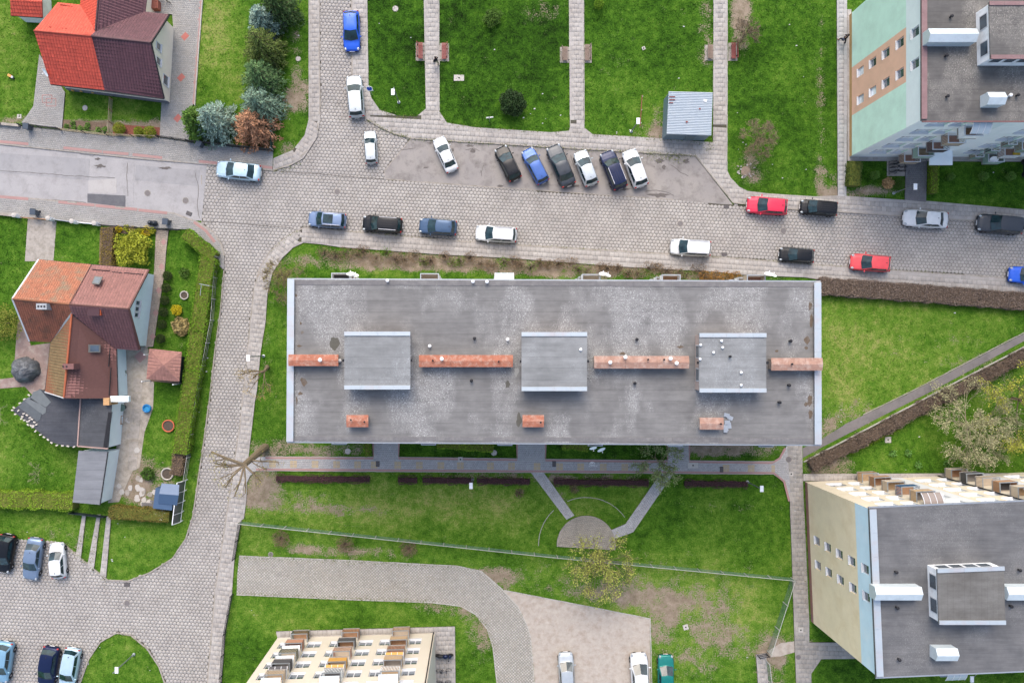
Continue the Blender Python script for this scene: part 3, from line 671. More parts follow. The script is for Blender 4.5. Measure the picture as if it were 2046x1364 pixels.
def cowl(root, c, w, dpt, h, rz, wallm, capm, cap=.10, name='chimney', seams=3, pitch=.12):
    """ventilation chimney: walls plus overhanging two-slope sheet cap"""
    c = Vector(c); b = MB().box(c+Vector((0,0,h/2)), (w, dpt, h), rz).obj(name, wallm, root)
    Mx = Matrix.Rotation(rz, 3, 'Z'); W2, D2 = w/2+cap, dpt/2+cap
    n = max(1, seams)
    for i in range(n):
        x0 = -W2+2*W2*i/n+.006; x1 = -W2+2*W2*(i+1)/n-.006; j = RN.uniform(0, .012)
        pts = [(x0,-D2,0),(x1,-D2,0),(x1,0,pitch),(x0,0,pitch),(x0,D2,0),(x1,D2,0),(x0,-D2,-.06),(x1,-D2,-.06),(x0,D2,-.06),(x1,D2,-.06)]
        mb = MB().add([c+Vector((0,0,h+.06+j))+Mx@Vector(q) for q in pts], [(0,1,2,3),(3,2,5,4),(6,7,1,0),(4,5,9,8),(0,3,4,8,6),(1,7,9,5,2),(6,8,9,7)])
        mb.obj('cap_sheet', capm, b)
    return b
def vent(root, p, r=.09, h=.4, mat=None, name='vent_pipe'):
    mb = MB().lathe(p, [(r, 0), (r, h), (r*1.7, h), (r*1.7, h+.05), (r*.6, h+.12)], 10)
    return mb.obj(name, mat or GALV, root)
def coping(root, pts, z, w, mat, seg=2.0, th=.08, name='coping_sheet'):
    for a, b in zip(pts, pts[1:]):
        a = Vector((*a[:2], z)); b = Vector((*b[:2], z)); n = max(1, round((b-a).length/seg)); d = (b-a)/n
        for i in range(n):
            j = RN.uniform(0, .008)
            MB().bar(a+d*i+d.normalized()*.006+Vector((0,0,j)), a+d*(i+1)-d.normalized()*.006+Vector((0,0,j)), w, th).obj(name, mat, root)
ZR = 14.0
def wl(r, g, b): return tuple(min(.82, q*1.7) for q in pc(r, g, b))      # light render coats
FL = [1.0+2.55*i for i in range(5)]      # floor levels
def pxy(x, y, z=ZR): p = P(x, y, z); return (p.x, p.y)
# ---- long central block
c0 = P(1107, 722, ZR); blk = thing('apartment_block', 'long flat-roofed block with grey bitumen roof, rusty chimney caps and three roof cabins', 'building', (c0.x, c0.y, 0))
RQ = [pxy(574, 558), pxy(1640, 563), pxy(1641, 888), pxy(573, 882)]      # NW NE SE SW (roof outline)
def inset(q, d):
    c = Vector((sum(p[0] for p in q)/4, sum(p[1] for p in q)/4)); return [(p[0]-math.copysign(d, p[0]-c.x), p[1]-math.copysign(d, p[1]-c.y)) for p in q]
WQ = inset(RQ, .3)
WALLC = M('cream_render', pc(206, 198, 182), .08, 1.5, .9, dirt=pc(160, 150, 132), damt=.4)
Lb = (Vector(WQ[1])-Vector(WQ[0])).length
def row_windows(L, bays, zf, w=1.5, h=1.35, sill=.85):
    return [(u-w/2, u+w/2, z+sill, z+sill+h, 2) for z in zf for u in bays if 0 < u-w/2 and u+w/2 < L]
bys = [i*4.0+2.0 for i in range(12)]
facade(blk, WQ[1], WQ[0], 0, 13.7, row_windows(Lb, bys, FL), WALLC)
facade(blk, WQ[3], WQ[2], 0, 13.7, row_windows(Lb, bys, FL), WALLC)
for a, b in ((0, 3), (2, 1)): facade(blk, WQ[a], WQ[b], 0, 13.7, [], WALLC)
MB().prism([Vector((*p, 0)) for p in RQ], 13.68, ZR).obj('roof', ROOF1, blk)
# raised felt strips along the eaves, in lengths
for y0, y1 in ((560, 569), (871, 879)):
    for i in range(11):
        xa, xb = 590+i*94.2, 590+(i+1)*94.2-1
        MB().prism([Vector((*pxy(xa, y0+(xa-590)*.004, ZR), 0)), Vector((*pxy(xb, y0+(xb-590)*.004, ZR), 0)), Vector((*pxy(xb, y1+(xb-590)*.0045, ZR), 0)), Vector((*pxy(xa, y1+(xa-590)*.0045, ZR), 0))], ZR-.02, ZR+.035).obj('felt_strip', M('felt_strip', pc(126, 124, 124), .15, 3, .9, dirt=pc(160, 158, 154), damt=.5), blk)
coping(blk, [pxy(581, 558, 14.3), pxy(579, 882, 14.3)], 14.26, .62, PALEMETAL, 2.2)
coping(blk, [pxy(1634, 564, 14.3), pxy(1635, 888, 14.3)], 14.26, .62, PALEMETAL, 2.2)
for x in (581, 1634.5):
    MB().box(((pxy(x, 720, 14.1)[0]), c0.y, 14.1), (.4, 14.3, .24)).obj('parapet', WALLC, blk)
# eaves gutters
for (a, b), dy in (((RQ[0], RQ[1]), .05), ((RQ[3], RQ[2]), -.05)):
    MB().bar(Vector((a[0], a[1]+dy, 13.9)), Vector((b[0], b[1]+dy, 13.9)), .12, .1).obj('gutter', GALV, blk)
MOSS = M('roof_moss', pc(112, 98, 84), .25, 5, .95, dirt=pc(134, 128, 122), damt=.6); ROOFDK = M('dark_roof_patch', pc(98, 96, 88), .15, 3, .7)
def blob(root, x, y, rx, ry, mat, z=ZR, name='roof_patch'):
    p = [P(x+rx*math.cos(t)*RN.uniform(.55, 1.15), y+ry*math.sin(t)*RN.uniform(.55, 1.15), z) for t in np.linspace(0, 5.9, 14)]
    MB().prism(p, z-.01, z+.005+RN.uniform(0, .003)).obj(name, mat, root)
for x, y, a, b in ((1619,612,4,9),(1621,640,4,14),(1612,680,6,9),(1611,695,4,4),(1618,800,6,12),(1619,828,5,10),(1610,808,4,5),(592,590,3,4),(601,646,3,4),(604,664,3,4),(598,691,6,2.5),(607,762,8,9),(600,786,5,4),(593,800,2,9),(1360,693,8,3),(1244,706,6,3.5),(1552,701,4,3)): blob(blk, x, y, a, b, MOSS)
blob(blk, 668, 686, 11, 17, ROOFDK); blob(blk, 1037, 838, 7, 14, ROOFDK); blob(blk, 1014, 768, 5, 8, ROOFDK); blob(blk, 1032, 742, 5, 12, M('pale_smear', pc(170,170,166), .15, 4, .9))  # plain darker patches on the roof felt, plus one paler streak
def penthouse(root, q, roofm, copm, wallm, zt=15.7, z0=ZR, wins=(), cops=('N', 'S'), name='roof_cabin', copw=.36):
    """q = px quad NW NE SE SW of the cabin top"""
    t = [pxy(*p, zt) for p in q]; wq = inset(t, .12)
    b = MB().prism([Vector((*p, 0)) for p in wq], z0-.01, zt-.12).obj(name, wallm, root)
    MB().prism([Vector((*p, 0)) for p in t], zt-.12, zt).obj('cabin_roof', roofm, b)
    e = {'N': (0, 1), 'S': (3, 2), 'W': (0, 3), 'E': (1, 2)}
    for k in cops:
        a, c_ = Vector((*t[e[k][0]], 0)), Vector((*t[e[k][1]], 0)); ctr = Vector((sum(p[0] for p in t)/4, sum(p[1] for p in t)/4, 0))
        n = ((a+c_)/2-ctr).normalized(); off = n*(-copw/2+.03)
        L = (c_-a).length; m = max(2, round(L/1.3)); d = (c_-a)/m
        for i in range(m):
            p0, p1 = a+d*i+off+d.normalized()*.006, a+d*(i+1)+off-d.normalized()*.006
            MB().bar(p0+Vector((0,0,zt+.05)), p1+Vector((0,0,zt+.05)), copw, .1).obj('coping_sheet', copm, b)
    for side, f0, f1, za, zb in wins:
        a, c_ = Vector((*wq[e[side][0]], 0)), Vector((*wq[e[side][1]], 0)); ctr = Vector((sum(p[0] for p in wq)/4, sum(p[1] for p in wq)/4, 0))
        n = ((a+c_)/2-ctr).normalized(); p0, p1 = a.lerp(c_, f0)+n*.01, a.lerp(c_, f1)+n*.01
        MB().bar(p0+Vector((0,0,(za+zb)/2)), p1+Vector((0,0,(za+zb)/2)), .05, zb-za).obj('window_frame', PVC, b)
        dd = (p1-p0)*.07
        MB().bar(p0+dd+n*.012+Vector((0,0,(za+zb)/2)), p1-dd+n*.012+Vector((0,0,(za+zb)/2)), .05, (zb-za)*.84).obj('pane', PANE, b)
    return b
PINKW = M('pinkish_render', pc(206, 184, 172), .1, 2, .85, dirt=pc(170, 150, 140), damt=.4)
for q in ([(688,663),(820,663),(820,777),(688,777)], [(1042,664),(1173,664),(1173,780),(1042,780)], [(1397,666),(1531,666),(1531,783),(1397,783)]):
    pb = penthouse(blk, q, ROOF4, PALEMETAL, PINKW, wins=(('W', .18, .42, 14.3, 15.3), ('W', .6, .84, 14.3, 15.3), ('E', .2, .42, 14.3, 15.3), ('E', .6, .82, 14.3, 15.3)))
    for sx in (0, 1):
        x = q[0][0]-2 if sx == 0 else q[1][0]+2; p = P(x, (q[0][1]+q[2][1])/2, 15.4)
        MB().box(p, (.16, .22, .3)).obj('wall_lamp', DARKIRON, pb)
for x, y in ((1441,681),(1443,694),(1425,704),(1457,712),(1480,744),(1480,769),(1399,689),(1398,717)):
    vent(blk, P(x, y, 15.7), .07, .12 if x != 1457 else .3, WHITE if x != 1457 else DARKIRON)
vent(blk, P(1160, 698, 15.7), .08, .1, WHITE)
def chim(x0, x1, y0, y1, h, wm, cm, seams, zb=ZR, z=None, root=blk, pitch=.12, cap=.1):
    zt = zb+h+.1; a = P(x0, y0, zt); b = P(x1, y1, zt); c_ = (a+b)/2
    return cowl(root, (c_.x, c_.y, zb-.01), abs(b.x-a.x)-2*cap, abs(a.y-b.y)-2*cap, h, 0, wm, cm, cap, seams=seams, pitch=pitch)
BRICKW = M('chimney_render', pc(196, 186, 176), .12, 3, .9, dirt=pc(150, 140, 130), damt=.5)
for a in ((576,676,708,731,RUST,1),(837,1025,709,733,RUST,3),(1187,1377,711,736,RUSTP,3),(1541,1644,715,740,RUSTP,3)):
    ch = chim(a[0], a[1], a[2], a[3], .95, BRICKW, a[4], a[5])
for a in ((692,736,829,853,RUST),(1044,1087,829,853,RUST),(1398,1446,834,858,RUSTP)): chim(a[0], a[1], a[2], a[3], .8, BRICKW, a[4], 1)
for x, y, k in ((641,718.5,0),(883,716.5,0),(865,720,1),(996,722,1),(1218,723.5,0),(1248,713,0),(1294,718,1),(1338,716,0),(1350,725,0),(1326,718,1),(1581,727,1),(702,838,1),(729,842,1),(1080,843,1),(1439,846,1)):
    vent(blk, P(x, y, 15.1), .1 if not k else .05, .35 if not k else .25, WHITE if not k else DARKIRON)
for x, y, k in ((948,676,1),(1271,678,1),(1577,681,1),(942,760,1),(1267,765,1),(1574,769,1),(680,720,0),(1014,678,0),(859,691,0),(775,561,0),(945,563,0),(973,563.5,0),(1555,803,1)):
    vent(blk, P(x, y, ZR), .09, .35, DARKIRON if k else WHITE)
mb = MB(); pa = P(1452, 840, ZR)                       # crumpled sheet metal beside the small chimney
for i in range(7): mb.box(pa+Vector((RN.uniform(-.3,.3), RN.uniform(-.8,.8), .06+i*.02)), (.5, .35, .03), RN.uniform(0, 3))
mb.obj('scrap_sheet', GALV, blk)
# balconies of the long block, north then south
for i, (x, m, cn) in enumerate(((680,WHITE,None),(858,CREAM,None),(1007,GLAZ,GLAZ),(1182,WHITE,None),(1342,WHITE,None),(1512,CREAM,None))):
    u = (pxy(1640, 563)[0]-.3)-pxy(x, 550, 12.4)[0]
    for k, z in enumerate(FL):
        balcony(blk, WQ[1], WQ[0], u, z, 1.7, 1.05, m if k == 4 else RN.choice([WHITE, CREAM, WOODB, MINT]), canopy=cn if k == 4 else None)
    if i in (0, 3, 5):
        dish(blk, P(x+22, 549, 12.6), .4, 1.57, 'satellite_dish'); dish(blk, P(x+30, 551, 12.5), .35, 1.3)
for x, m, s in ((677,WHITE,True),(856,PINKW,False),(1009,CREAM,False),(1190,M('green_panel', pc(90,140,120), .1, 3, .7),False),(1351,WHITE,True),(1532,DGREY,True)):
    u = pxy(x, 885, 12.4)[0]-WQ[3][0]
    for k, z in enumerate(FL):
        balcony(blk, WQ[3], WQ[2], u, z, 1.35, .75, m if k > 2 else RN.choice([WHITE, CREAM, WOODB]), slats=s and k == 4)
dish(blk, P(1184, 893, 12.3), .35, -1.4); dish(blk, P(1200, 896, 11.2), .4, -1.2)
# ---- north-east block, mint and salmon
bx = P(1696, 314).x; by0, by1 = P(0, 314).y, P(0, 31).y; ex = P(2330, 0).x
ne = thing('apartment_block', 'mint green block with salmon window band on its end wall and white chimneys', 'building', (bx+8, (by0+by1)/2, 0))
MINTW = M('mint_render', wl(182, 212, 196), .07, .8, .9, dirt=wl(164, 190, 176), damt=.5, dscale=.5)
SALMW = M('salmon_render', wl(206, 166, 142), .06, .8, .9, dirt=wl(178, 150, 128), damt=.35, dscale=.5)
GREYW = M('pale_grey_render', wl(200, 210, 210), .05, .8, .9, dirt=wl(186, 196, 198), damt=.4, dscale=.5)
PALEM = M('pale_mint_render', wl(216, 230, 225), .05, .8, .9, dirt=wl(196, 208, 205), damt=.4, dscale=.5)
PLIN = M('ochre_plinth', pc(196, 162, 110), .12, 2, .9)
Wd = by1-by0
def ne_m(u, z):       # end wall runs north -> south, u measured from north
    if z < .7: return 3
    if z > 11.3: return 2
    return 1 if Wd*.385 < u < Wd*.72 else 0
ew = [(u-.45, u+.45, z+.95, z+2.25, 1) for z in FL for u in (Wd*.455, Wd*.645)]
facade(ne, (bx, by1), (bx, by0), 0, 13.9, ew, [MINTW, SALMW, GREYW, PLIN], ([Wd*.385, Wd*.72], [.7, 11.3], ne_m), pale_share=.3)
sw = []
for z in FL:
    for o_ in (0, 9.9, 18.5, 27):
        sw += [(1.3+o_, 3.1+o_, z+.8, z+2.2, 3), (3.5+o_, 4.7+o_, z+.8, z+2.2, 2)]
        if o_ != 0: sw += [(7.2+o_-.1, 8.3+o_-.1, z+.8, z+2.2, 1)]
sw = [w for w in sw if w[1] < ex-bx-.2]
facade(ne, (bx, by0), (ex, by0), 0, 13.9, sw, [PALEM, GREYW, MINTW], ([6.9, 8.4, 16.6, 17.6], [], lambda u, z: 1 if 6.9 < u < 8.4 else 0), reveal=2, pale_share=.85)
facade(ne, (ex, by1), (bx, by1), 0, 13.9, [], PALEM); facade(ne, (ex, by0), (ex, by1), 0, 13.9, [], PALEM)
ov = .12
MB().prism([Vector((bx-ov, by0-ov, 0)), Vector((ex, by0-ov, 0)), Vector((ex, by1+ov, 0)), Vector((bx-ov, by1+ov, 0))], 13.85, ZR).obj('roof', ROOF2, ne)
PURP = M('maroon_coping', pc(150, 120, 120), .1, 2, .6, .2, dirt=pc(170, 146, 144), damt=.4)
coping(ne, [(bx+.1, by0), (bx+.1, by1)], 14.1, .5, PURP, 1.9)
MB().bar(Vector((bx, by0-.16, 13.93)), Vector((ex, by0-.16, 13.93)), .14, .12).obj('gutter', M('maroon_gutter', pc(140, 100, 98), .1, 3, .6), ne)
bm_ = [[CREAM, MINT, DGREY, CREAM, WHITE], [MINT, WHITE, MINT, DGREY, MINT], [WHITE, MINT, WHITE, MINT, MINT]]
for bi, u in enumerate((5.75, 14.6, 24.0)):
    for k, z in enumerate(FL):
        balcony(ne, (bx, by0), (ex, by0), u, z, 1.7, 1.0, bm_[bi][k], slats=(k+bi) % 3 != 1, canopy=GLAZ if (k == 4 and bi == 0) else None, rail=PVC)
        balcony(ne, (bx, by0), (ex, by0), u-1.75, z, .9, .5, MINT, slats=True, rail=PVC) if bi and k < 3 else None
MB().box((bx+8.3, by0-.75, 2.75), (2.4, 1.5, .14)).obj('entrance_canopy', PALEM, ne)
MB().bar((ex-14, by0-.06, .3), (ex-14, by0-.06, 13.8), .1, .1).obj('downpipe', DARKIRON, ne)
dish(ne, (bx+16.2, by0-.9, 5.2), .45, -1.3); dish(ne, (bx+14.3, by0-.7, 1.9), .42, -2.0, 'satellite_dish')
MB().box((bx+15.2, by0-.7, 4.3), (.7, .3, .3)).obj('flower_box', M('yellow_box', pc(224, 190, 60), .05, 3, .6), ne)
penthouse(ne, [(1976,4),(2330,4),(2330,118),(1979,118)], ROOF2, PURP, WHITE, 16.0, wins=(('W', .12, .4, 14.5, 15.6), ('W', .62, .9, 14.5, 15.6))+tuple(('S', .02+i*.08, .085+i*.08, 14.9, 15.7) for i in range(8)))
WHITECH = M('white_sheet', pc(226, 238, 242), .05, 2, .45, .1, .4, dirt=pc(190, 204, 210), damt=.4)
chim(1855,1952,57,84, 1.0, WHITECH, WHITECH, 1, root=ne, cap=.02, pitch=.35); chim(1973,2009,184,209, .95, WHITECH, WHITECH, 1, root=ne, cap=.02, pitch=.35)
for x, y in ((1898,35),(1888,113),(1890,194),(2030,192),(2015,192)): vent(ne, P(x, y, ZR), .09, .3, DARKIRON if x != 2015 else WHITE)
# ---- south-east block, beige and blue
q0, q1 = P(1608, 962), P(1620, 1240); dS = (q1-q0).normalized(); dE = Vector((-dS.y, dS.x, 0)); Lw = (q1-q0).length
se = thing('apartment_block', 'beige block with pale blue top band, stained end wall and white roof cabin', 'building', tuple(q0+dE*10))
BEIGE = M('beige_render', wl(226, 204, 172), .07, .6, .92, dirt=wl(206, 184, 146), damt=.55, dscale=.45)
BLUEW = M('pale_blue_render', wl(190, 212, 226), .06, .8, .92, dirt=wl(208, 218, 222), damt=.5, dscale=.7)
CREAMW = M('pale_cream_render', pc(240, 228, 204), .05, .8, .92, dirt=pc(222, 206, 176), damt=.4, dscale=.5)
OFFW = M('white_render', pc(232, 234, 234), .04, .8, .92)
PLR = M('reddish_plinth', pc(176, 128, 112), .12, 2, .9, dirt=pc(110, 130, 160), damt=.3)
q2 = q1+dE*36; q3 = q0+dE*36
ew = [(u-.45, u+.45, z+.9, z+2.15, 1) for z in FL for u in (Lw*.385, Lw*.555)]
facade(se, (q0.x, q0.y), (q1.x, q1.y), 0, 13.9, ew, [BEIGE, BLUEW, PLR], ([], [.7, 11.2], lambda u, z: 2 if z < .7 else (1 if z > 11.2 else 0)))
nw_ = []; Ln = 36.0
for z in FL:
    for o_ in (0, 9.4, 18.8):
        for u, w in ((2.3, 1.7), (4.4, 1.2), (8.6, 1.5)):
            uu = Ln-(u+o_); nw_.append((uu-w/2, uu+w/2, z+.8, z+2.15, 2))
facade(se, (q3.x, q3.y), (q0.x, q0.y), 0, 13.9, nw_, [CREAMW, OFFW], ([Ln-10.4, Ln-7.4, Ln-19.8, Ln-16.8], [], lambda u, z: 1 if (Ln-10.4 < u < Ln-7.4 or Ln-19.8 < u < Ln-16.8) else 0), reveal=1, pale_share=.85)
facade(se, (q1.x, q1.y), (q2.x, q2.y), 0, 13.9, [(u-.8, u+.8, z+.8, z+2.15, 2) for z in FL for u in (3, 8, 13, 18, 23)], CREAMW)
facade(se, (q2.x, q2.y), (q3.x, q3.y), 0, 13.9, [], CREAMW)
rq = [q0-dE*.1-dS*.15, q3-dS*.15, q2+dS*.15, q1-dE*.1+dS*.15]
MB().prism(rq, 13.85, ZR).obj('roof', ROOF3, se)
coping(se, [tuple(q0+dE*.22), tuple(q1+dE*.22)], 14.12, .62, PALEMETAL, 2.1)
for a, b in ((rq[0], rq[1]), (rq[3], rq[2])): MB().bar(a+Vector((0,0,13.95)), b+Vector((0,0,13.95)), .12, .12).obj('gutter', GALV, se)
bc = [[WOODL, WOODB, CREAM, BLUEP, WOODL], [CREAM, DGREY, CREAM, WOODB, CREAM], [WOODL, WOODB, CREAM, CREAM, WOODB]]
for bi, o_ in enumerate((0, 9.4, 18.8)):
    for k, z in enumerate(FL):
        balcony(se, (q3.x, q3.y), (q0.x, q0.y), Ln-(6.1+o_), z, 1.75, 1.0, bc[bi][k], slats=(k+bi) % 3 == 0, canopy=PLASTB if k == 4 and bi < 2 else None)
    for k in (1, 3, 4): balcony(se, (q1.x, q1.y), (q2.x, q2.y), 7.6+o_*1.75*.9, FL[k], 1.75, 1.1, WHITE, canopy=GLAZ if k == 4 else None)
MB().bar(q0+dE*14.3-dS*.05+Vector((0,0,.2)), q0+dE*14.3-dS*.05+Vector((0,0,13.9)), .12, .12).obj('downpipe', DARKIRON, se)
penthouse(se, [(1872,1136),(2006,1131),(2009,1246),(1876,1246)], ROOF5, PALEMETAL, WHITE, 15.7, wins=(('W', .12, .42, 14.3, 15.4), ('W', .58, .88, 14.3, 15.4))+tuple(('N', .05+i*.22, .25+i*.22, 14.3, 15.3) for i in range(4)))
chim(1748,1842,1172,1199, .95, WHITECH, WHITECH, 2, root=se, cap=.02, pitch=.3); chim(2012,2090,1172,1199, .95, WHITECH, WHITECH, 2, root=se, cap=.02, pitch=.3); chim(1870,1914,1295,1320, .9, WHITECH, WHITECH, 1, root=se, cap=.02, pitch=.3)
for x, y in ((1788,1141),(1790,1212),(2034,1137),(2017,1209),(1794,1315)): vent(se, P(x, y, ZR), .09, .3, DARKIRON)
# ---- south block, only its north front in view
s0, s1 = P(555, 1273), P(869, 1263); dX = (s1-s0).normalized(); dN = Vector((-dX.y, dX.x, 0)); Ls = (s1-s0).length
sb = thing('apartment_block', 'cream block front with rows of white windows and mixed wooden balconies', 'building', tuple((s0+s1)/2-dN*6))
t0, t1 = s0-dN*13, s1-dN*13
nw_ = []
for z in FL:
    for a, b in ((.7,1.75),(3.75,5.2),(6.15,7.25),(9.25,10.7),(11.45,12.65),(14.6,15.9)): nw_.append((Ls-b*Ls/17.2, Ls-a*Ls/17.2, z+.75, z+2.1, 2))
CR2 = M('warm_white_render', pc(242, 232, 214), .04, .8, .92, dirt=pc(228, 214, 190), damt=.4, dscale=.4)
facade(sb, (s1.x, s1.y), (s0.x, s0.y), 0, 13.9, nw_, [CR2, M('grey_reveal', pc(176, 190, 202), .06, 2, .9)], None, reveal=1)
facade(sb, (s0.x, s0.y), (t0.x, t0.y), 0, 13.9, [], CR2); facade(sb, (t1.x, t1.y), (s1.x, s1.y), 0, 13.9, [], CR2); facade(sb, (t0.x, t0.y), (t1.x, t1.y), 0, 13.9, [], CR2)
MB().prism([s0, s1, t1, t0], 13.85, ZR).obj('roof', ROOF3, sb)
GREENW = M('dark_green_panel', pc(70, 92, 70), .1, 4, .7); RWOOD = M('reddish_wood', pc(200, 148, 122), .12, 5, .7)
bc = [[(GREENW,None),(RWOOD,WHITE),(GREENW,GLAZ),(DGREY,DGREY),(CREAM,GLAZ)], [(WOODB,None),(DGREY,None),(RWOOD,None),(ORANGE,ORANGE),(WHITE,GLAZ)], [(WOODB,None),(WOODL,None),(WOODB,ORANGE),(WOODL,None),(WHITE,GLAZ)]]
for bi, u in enumerate((2.75, 8.2, 13.65)):
    for k, z in enumerate(FL):
        balcony(sb, (s1.x, s1.y), (s0.x, s0.y), Ls-u*Ls/17.2, z-.35, 1.75, .95, bc[bi][k][0], slats=k % 2 == 0, canopy=bc[bi][k][1])
MB().bar(s1-dX*.15+dN*.06+Vector((0,0,.1)), s1-dX*.15+dN*.06+Vector((0,0,13.9)), .1, .1).obj('downpipe', DARKIRON, sb)
for q in ((WQ), [(bx, by0), (ex, by0), (ex, by1), (bx, by1)], [tuple(v[:2]) for v in (q0, q1, q2, q3)], [tuple(v[:2]) for v in (s0, s1, t1, t0)]): PAVED.append([(p[0], p[1]) for p in q])
# ================================================================ HOUSES, ANNEXES, SHEDS
def slope(root, pts, mat, us=.3, vs=.36, name='roof_slope', lip=.06, base=None, tiles_=True, thick=.1):
    """pts: world coords, one planar roof face. A solid deck plus overlapping tiles on it."""
    pts = [Vector(p) for p in pts]
    n = Vector()
    for i in range(len(pts)): n += (pts[i]-pts[0]).cross(pts[(i+1) % len(pts)]-pts[0])
    if n.z < 0: pts = pts[::-1]; n = -n
    n.normalize(); k = len(pts)
    lo = [p-Vector((0, 0, thick)) for p in pts]
    deck = MB().add(pts+lo, [tuple(range(k)), tuple(range(2*k-1, k-1, -1))]+[(i, k+i, k+(i+1) % k, (i+1) % k) for i in range(k)]).obj(name, base or mat, root)
    if not tiles_: return deck
    v = (Vector((0,0,-1))-n*(-n.z)); v.normalize(); u = n.cross(v); o = pts[0]
    q = [((p-o).dot(u), (p-o).dot(v)) for p in pts]
    u0, u1 = min(a for a, b in q), max(a for a, b in q); v0, v1 = min(b for a, b in q), max(b for a, b in q)
    A = sum(q[i][0]*q[(i+1) % k][1]-q[(i+1) % k][0]*q[i][1] for i in range(k))
    if A < 0: q = q[::-1]
    V = []; F = []; T = []
    nu = int((u1-u0)/us)+2; nv = int((v1-v0)/vs)+2
    U, W = np.meshgrid(u0+us*(np.arange(nu)+.5), v1-vs*(np.arange(nv)+.5))
    ok = sum(inpoly(U+a*us, W+b*vs, q).astype(int) for a in (-.49, .49) for b in (-.49, .49))
    off = float(NR.random())
    for j in range(nv):
        for i in range(nu):
            if ok[j, i] == 0: continue
            cu, cv = U[j, i], W[j, i]; hu, hv = us/2-.016, vs/2-.008
            t = min(1.3, max(.7, RN.gauss(1, .07)))
            if ok[j, i] == 4: p = [(cu-hu, cv-hv), (cu+hu, cv-hv), (cu+hu, cv+hv), (cu-hu, cv+hv)]
            else:
                p = clip_convex(q, [(cu-hu, cv-hv), (cu+hu, cv-hv), (cu+hu, cv+hv), (cu-hu, cv+hv)])
                if len(p) < 3: continue
            b = len(V); m = len(p)
            hgt = [lip*(.25+.75*(bv-(cv-hv))/(2*hv)) for bu, bv in p]
            top = [o+u*bu+v*bv+n*h_ for (bu, bv), h_ in zip(p, hgt)]; bot = [o+u*bu+v*bv for bu, bv in p]
            V += top+bot; F.append([b+x for x in range(m)])
            F += [[b+x, b+m+x, b+m+(x+1) % m, b+(x+1) % m] for x in range(m)]
            T += [t]*(2*m)
            if ok[j, i] == 4:                # raised roll down the middle of a tile
                c0_, c1_ = o+u*cu+v*(cv-hv)+n*(lip*.25+.035), o+u*cu+v*(cv+hv)+n*(lip+.035); b2 = len(V)
                V += [top[0].lerp(top[1], .18), top[3].lerp(top[2], .18), c0_, c1_, top[0].lerp(top[1], .82), top[3].lerp(top[2], .82)]
                F += [[b2, b2+2, b2+3, b2+1], [b2+2, b2+4, b2+5, b2+3]]; T += [t]*6
    me = bpy.data.meshes.new('roof_tile'); oo = org[root.name]
    me.from_pydata([tuple(x-oo) for x in V], [], F); me.materials.append(mat)
    at = me.attributes.new('tint', 'FLOAT', 'POINT'); at.data.foreach_set('value', T)
    link('roof_tile', me, deck, kind='stuff'); return deck
def ridge(root, a, b, mat, r=.1, name='ridge_cap'):
    a = Vector(a); b = Vector(b); n = max(1, round((b-a).length/.42)); d = (b-a)/n
    for i in range(n): MB().tube(a+d*i, a+d*(i+1)*1.0, r, r*.88, 6).obj(name, mat, root)
def tilemat(name, c, dirt=None, amt=.5, rough=.6, ds=.9): return M(name, c, .12, 4, rough, 0, .35, dirt=dirt, damt=amt, tint=True, dscale=ds)
REDT = tilemat('orange_red_tile', pc(232, 98, 76)); MAROON = tilemat('maroon_tile', pc(112, 74, 80), rough=.5)
REDB = M('orange_red_sheet', pc(170, 66, 48), .1, 4, .6); MARB = M('maroon_sheet', pc(82, 54, 60), .1, 4, .6)
TERT = tilemat('weathered_clay_tile', pc(186, 120, 90), pc(150, 136, 112), .9); TERD = tilemat('shaded_mossy_clay_tile', pc(160, 100, 76), pc(86, 70, 58), .8)  # second one darker for the unlit slope, shade put into its colour
BRNT = tilemat('brown_tile', pc(156, 108, 100), rough=.5); OLIVT = tilemat('olive_tile', pc(140, 118, 84), pc(120, 104, 70), .5)
TERB = M('clay_deck', pc(150, 100, 74), .2, 4, .9); BRNB = M('brown_deck', pc(112, 78, 72), .1, 4, .7)
PEACH = M('peach_render', tuple(min(.8, q*1.75) for q in pc(250, 206, 190)), .05, 1, .9); PBLUE = M('pale_blue_wall', tuple(min(.8, q*1.8) for q in pc(196, 212, 220)), .05, 1, .9)
GREYS = M('grey_stone_base', pc(128, 128, 134), .15, 4, .9); SOFF = M('pale_soffit', pc(186, 196, 206), .06, 3, .7)
def walls_under(root, eave, z1, mat, ins=.35, name='wall', z0=0.0):
    c = Vector((sum(p[0] for p in eave)/len(eave), sum(p[1] for p in eave)/len(eave), 0)); w = []
    for p in eave:
        d = Vector((p[0], p[1], 0))-c; w.append(c+d*(1-ins/d.length))
    PAVED.append([(p.x, p.y) for p in w])
    return MB().prism(w, z0, z1).obj(name, mat, root), w
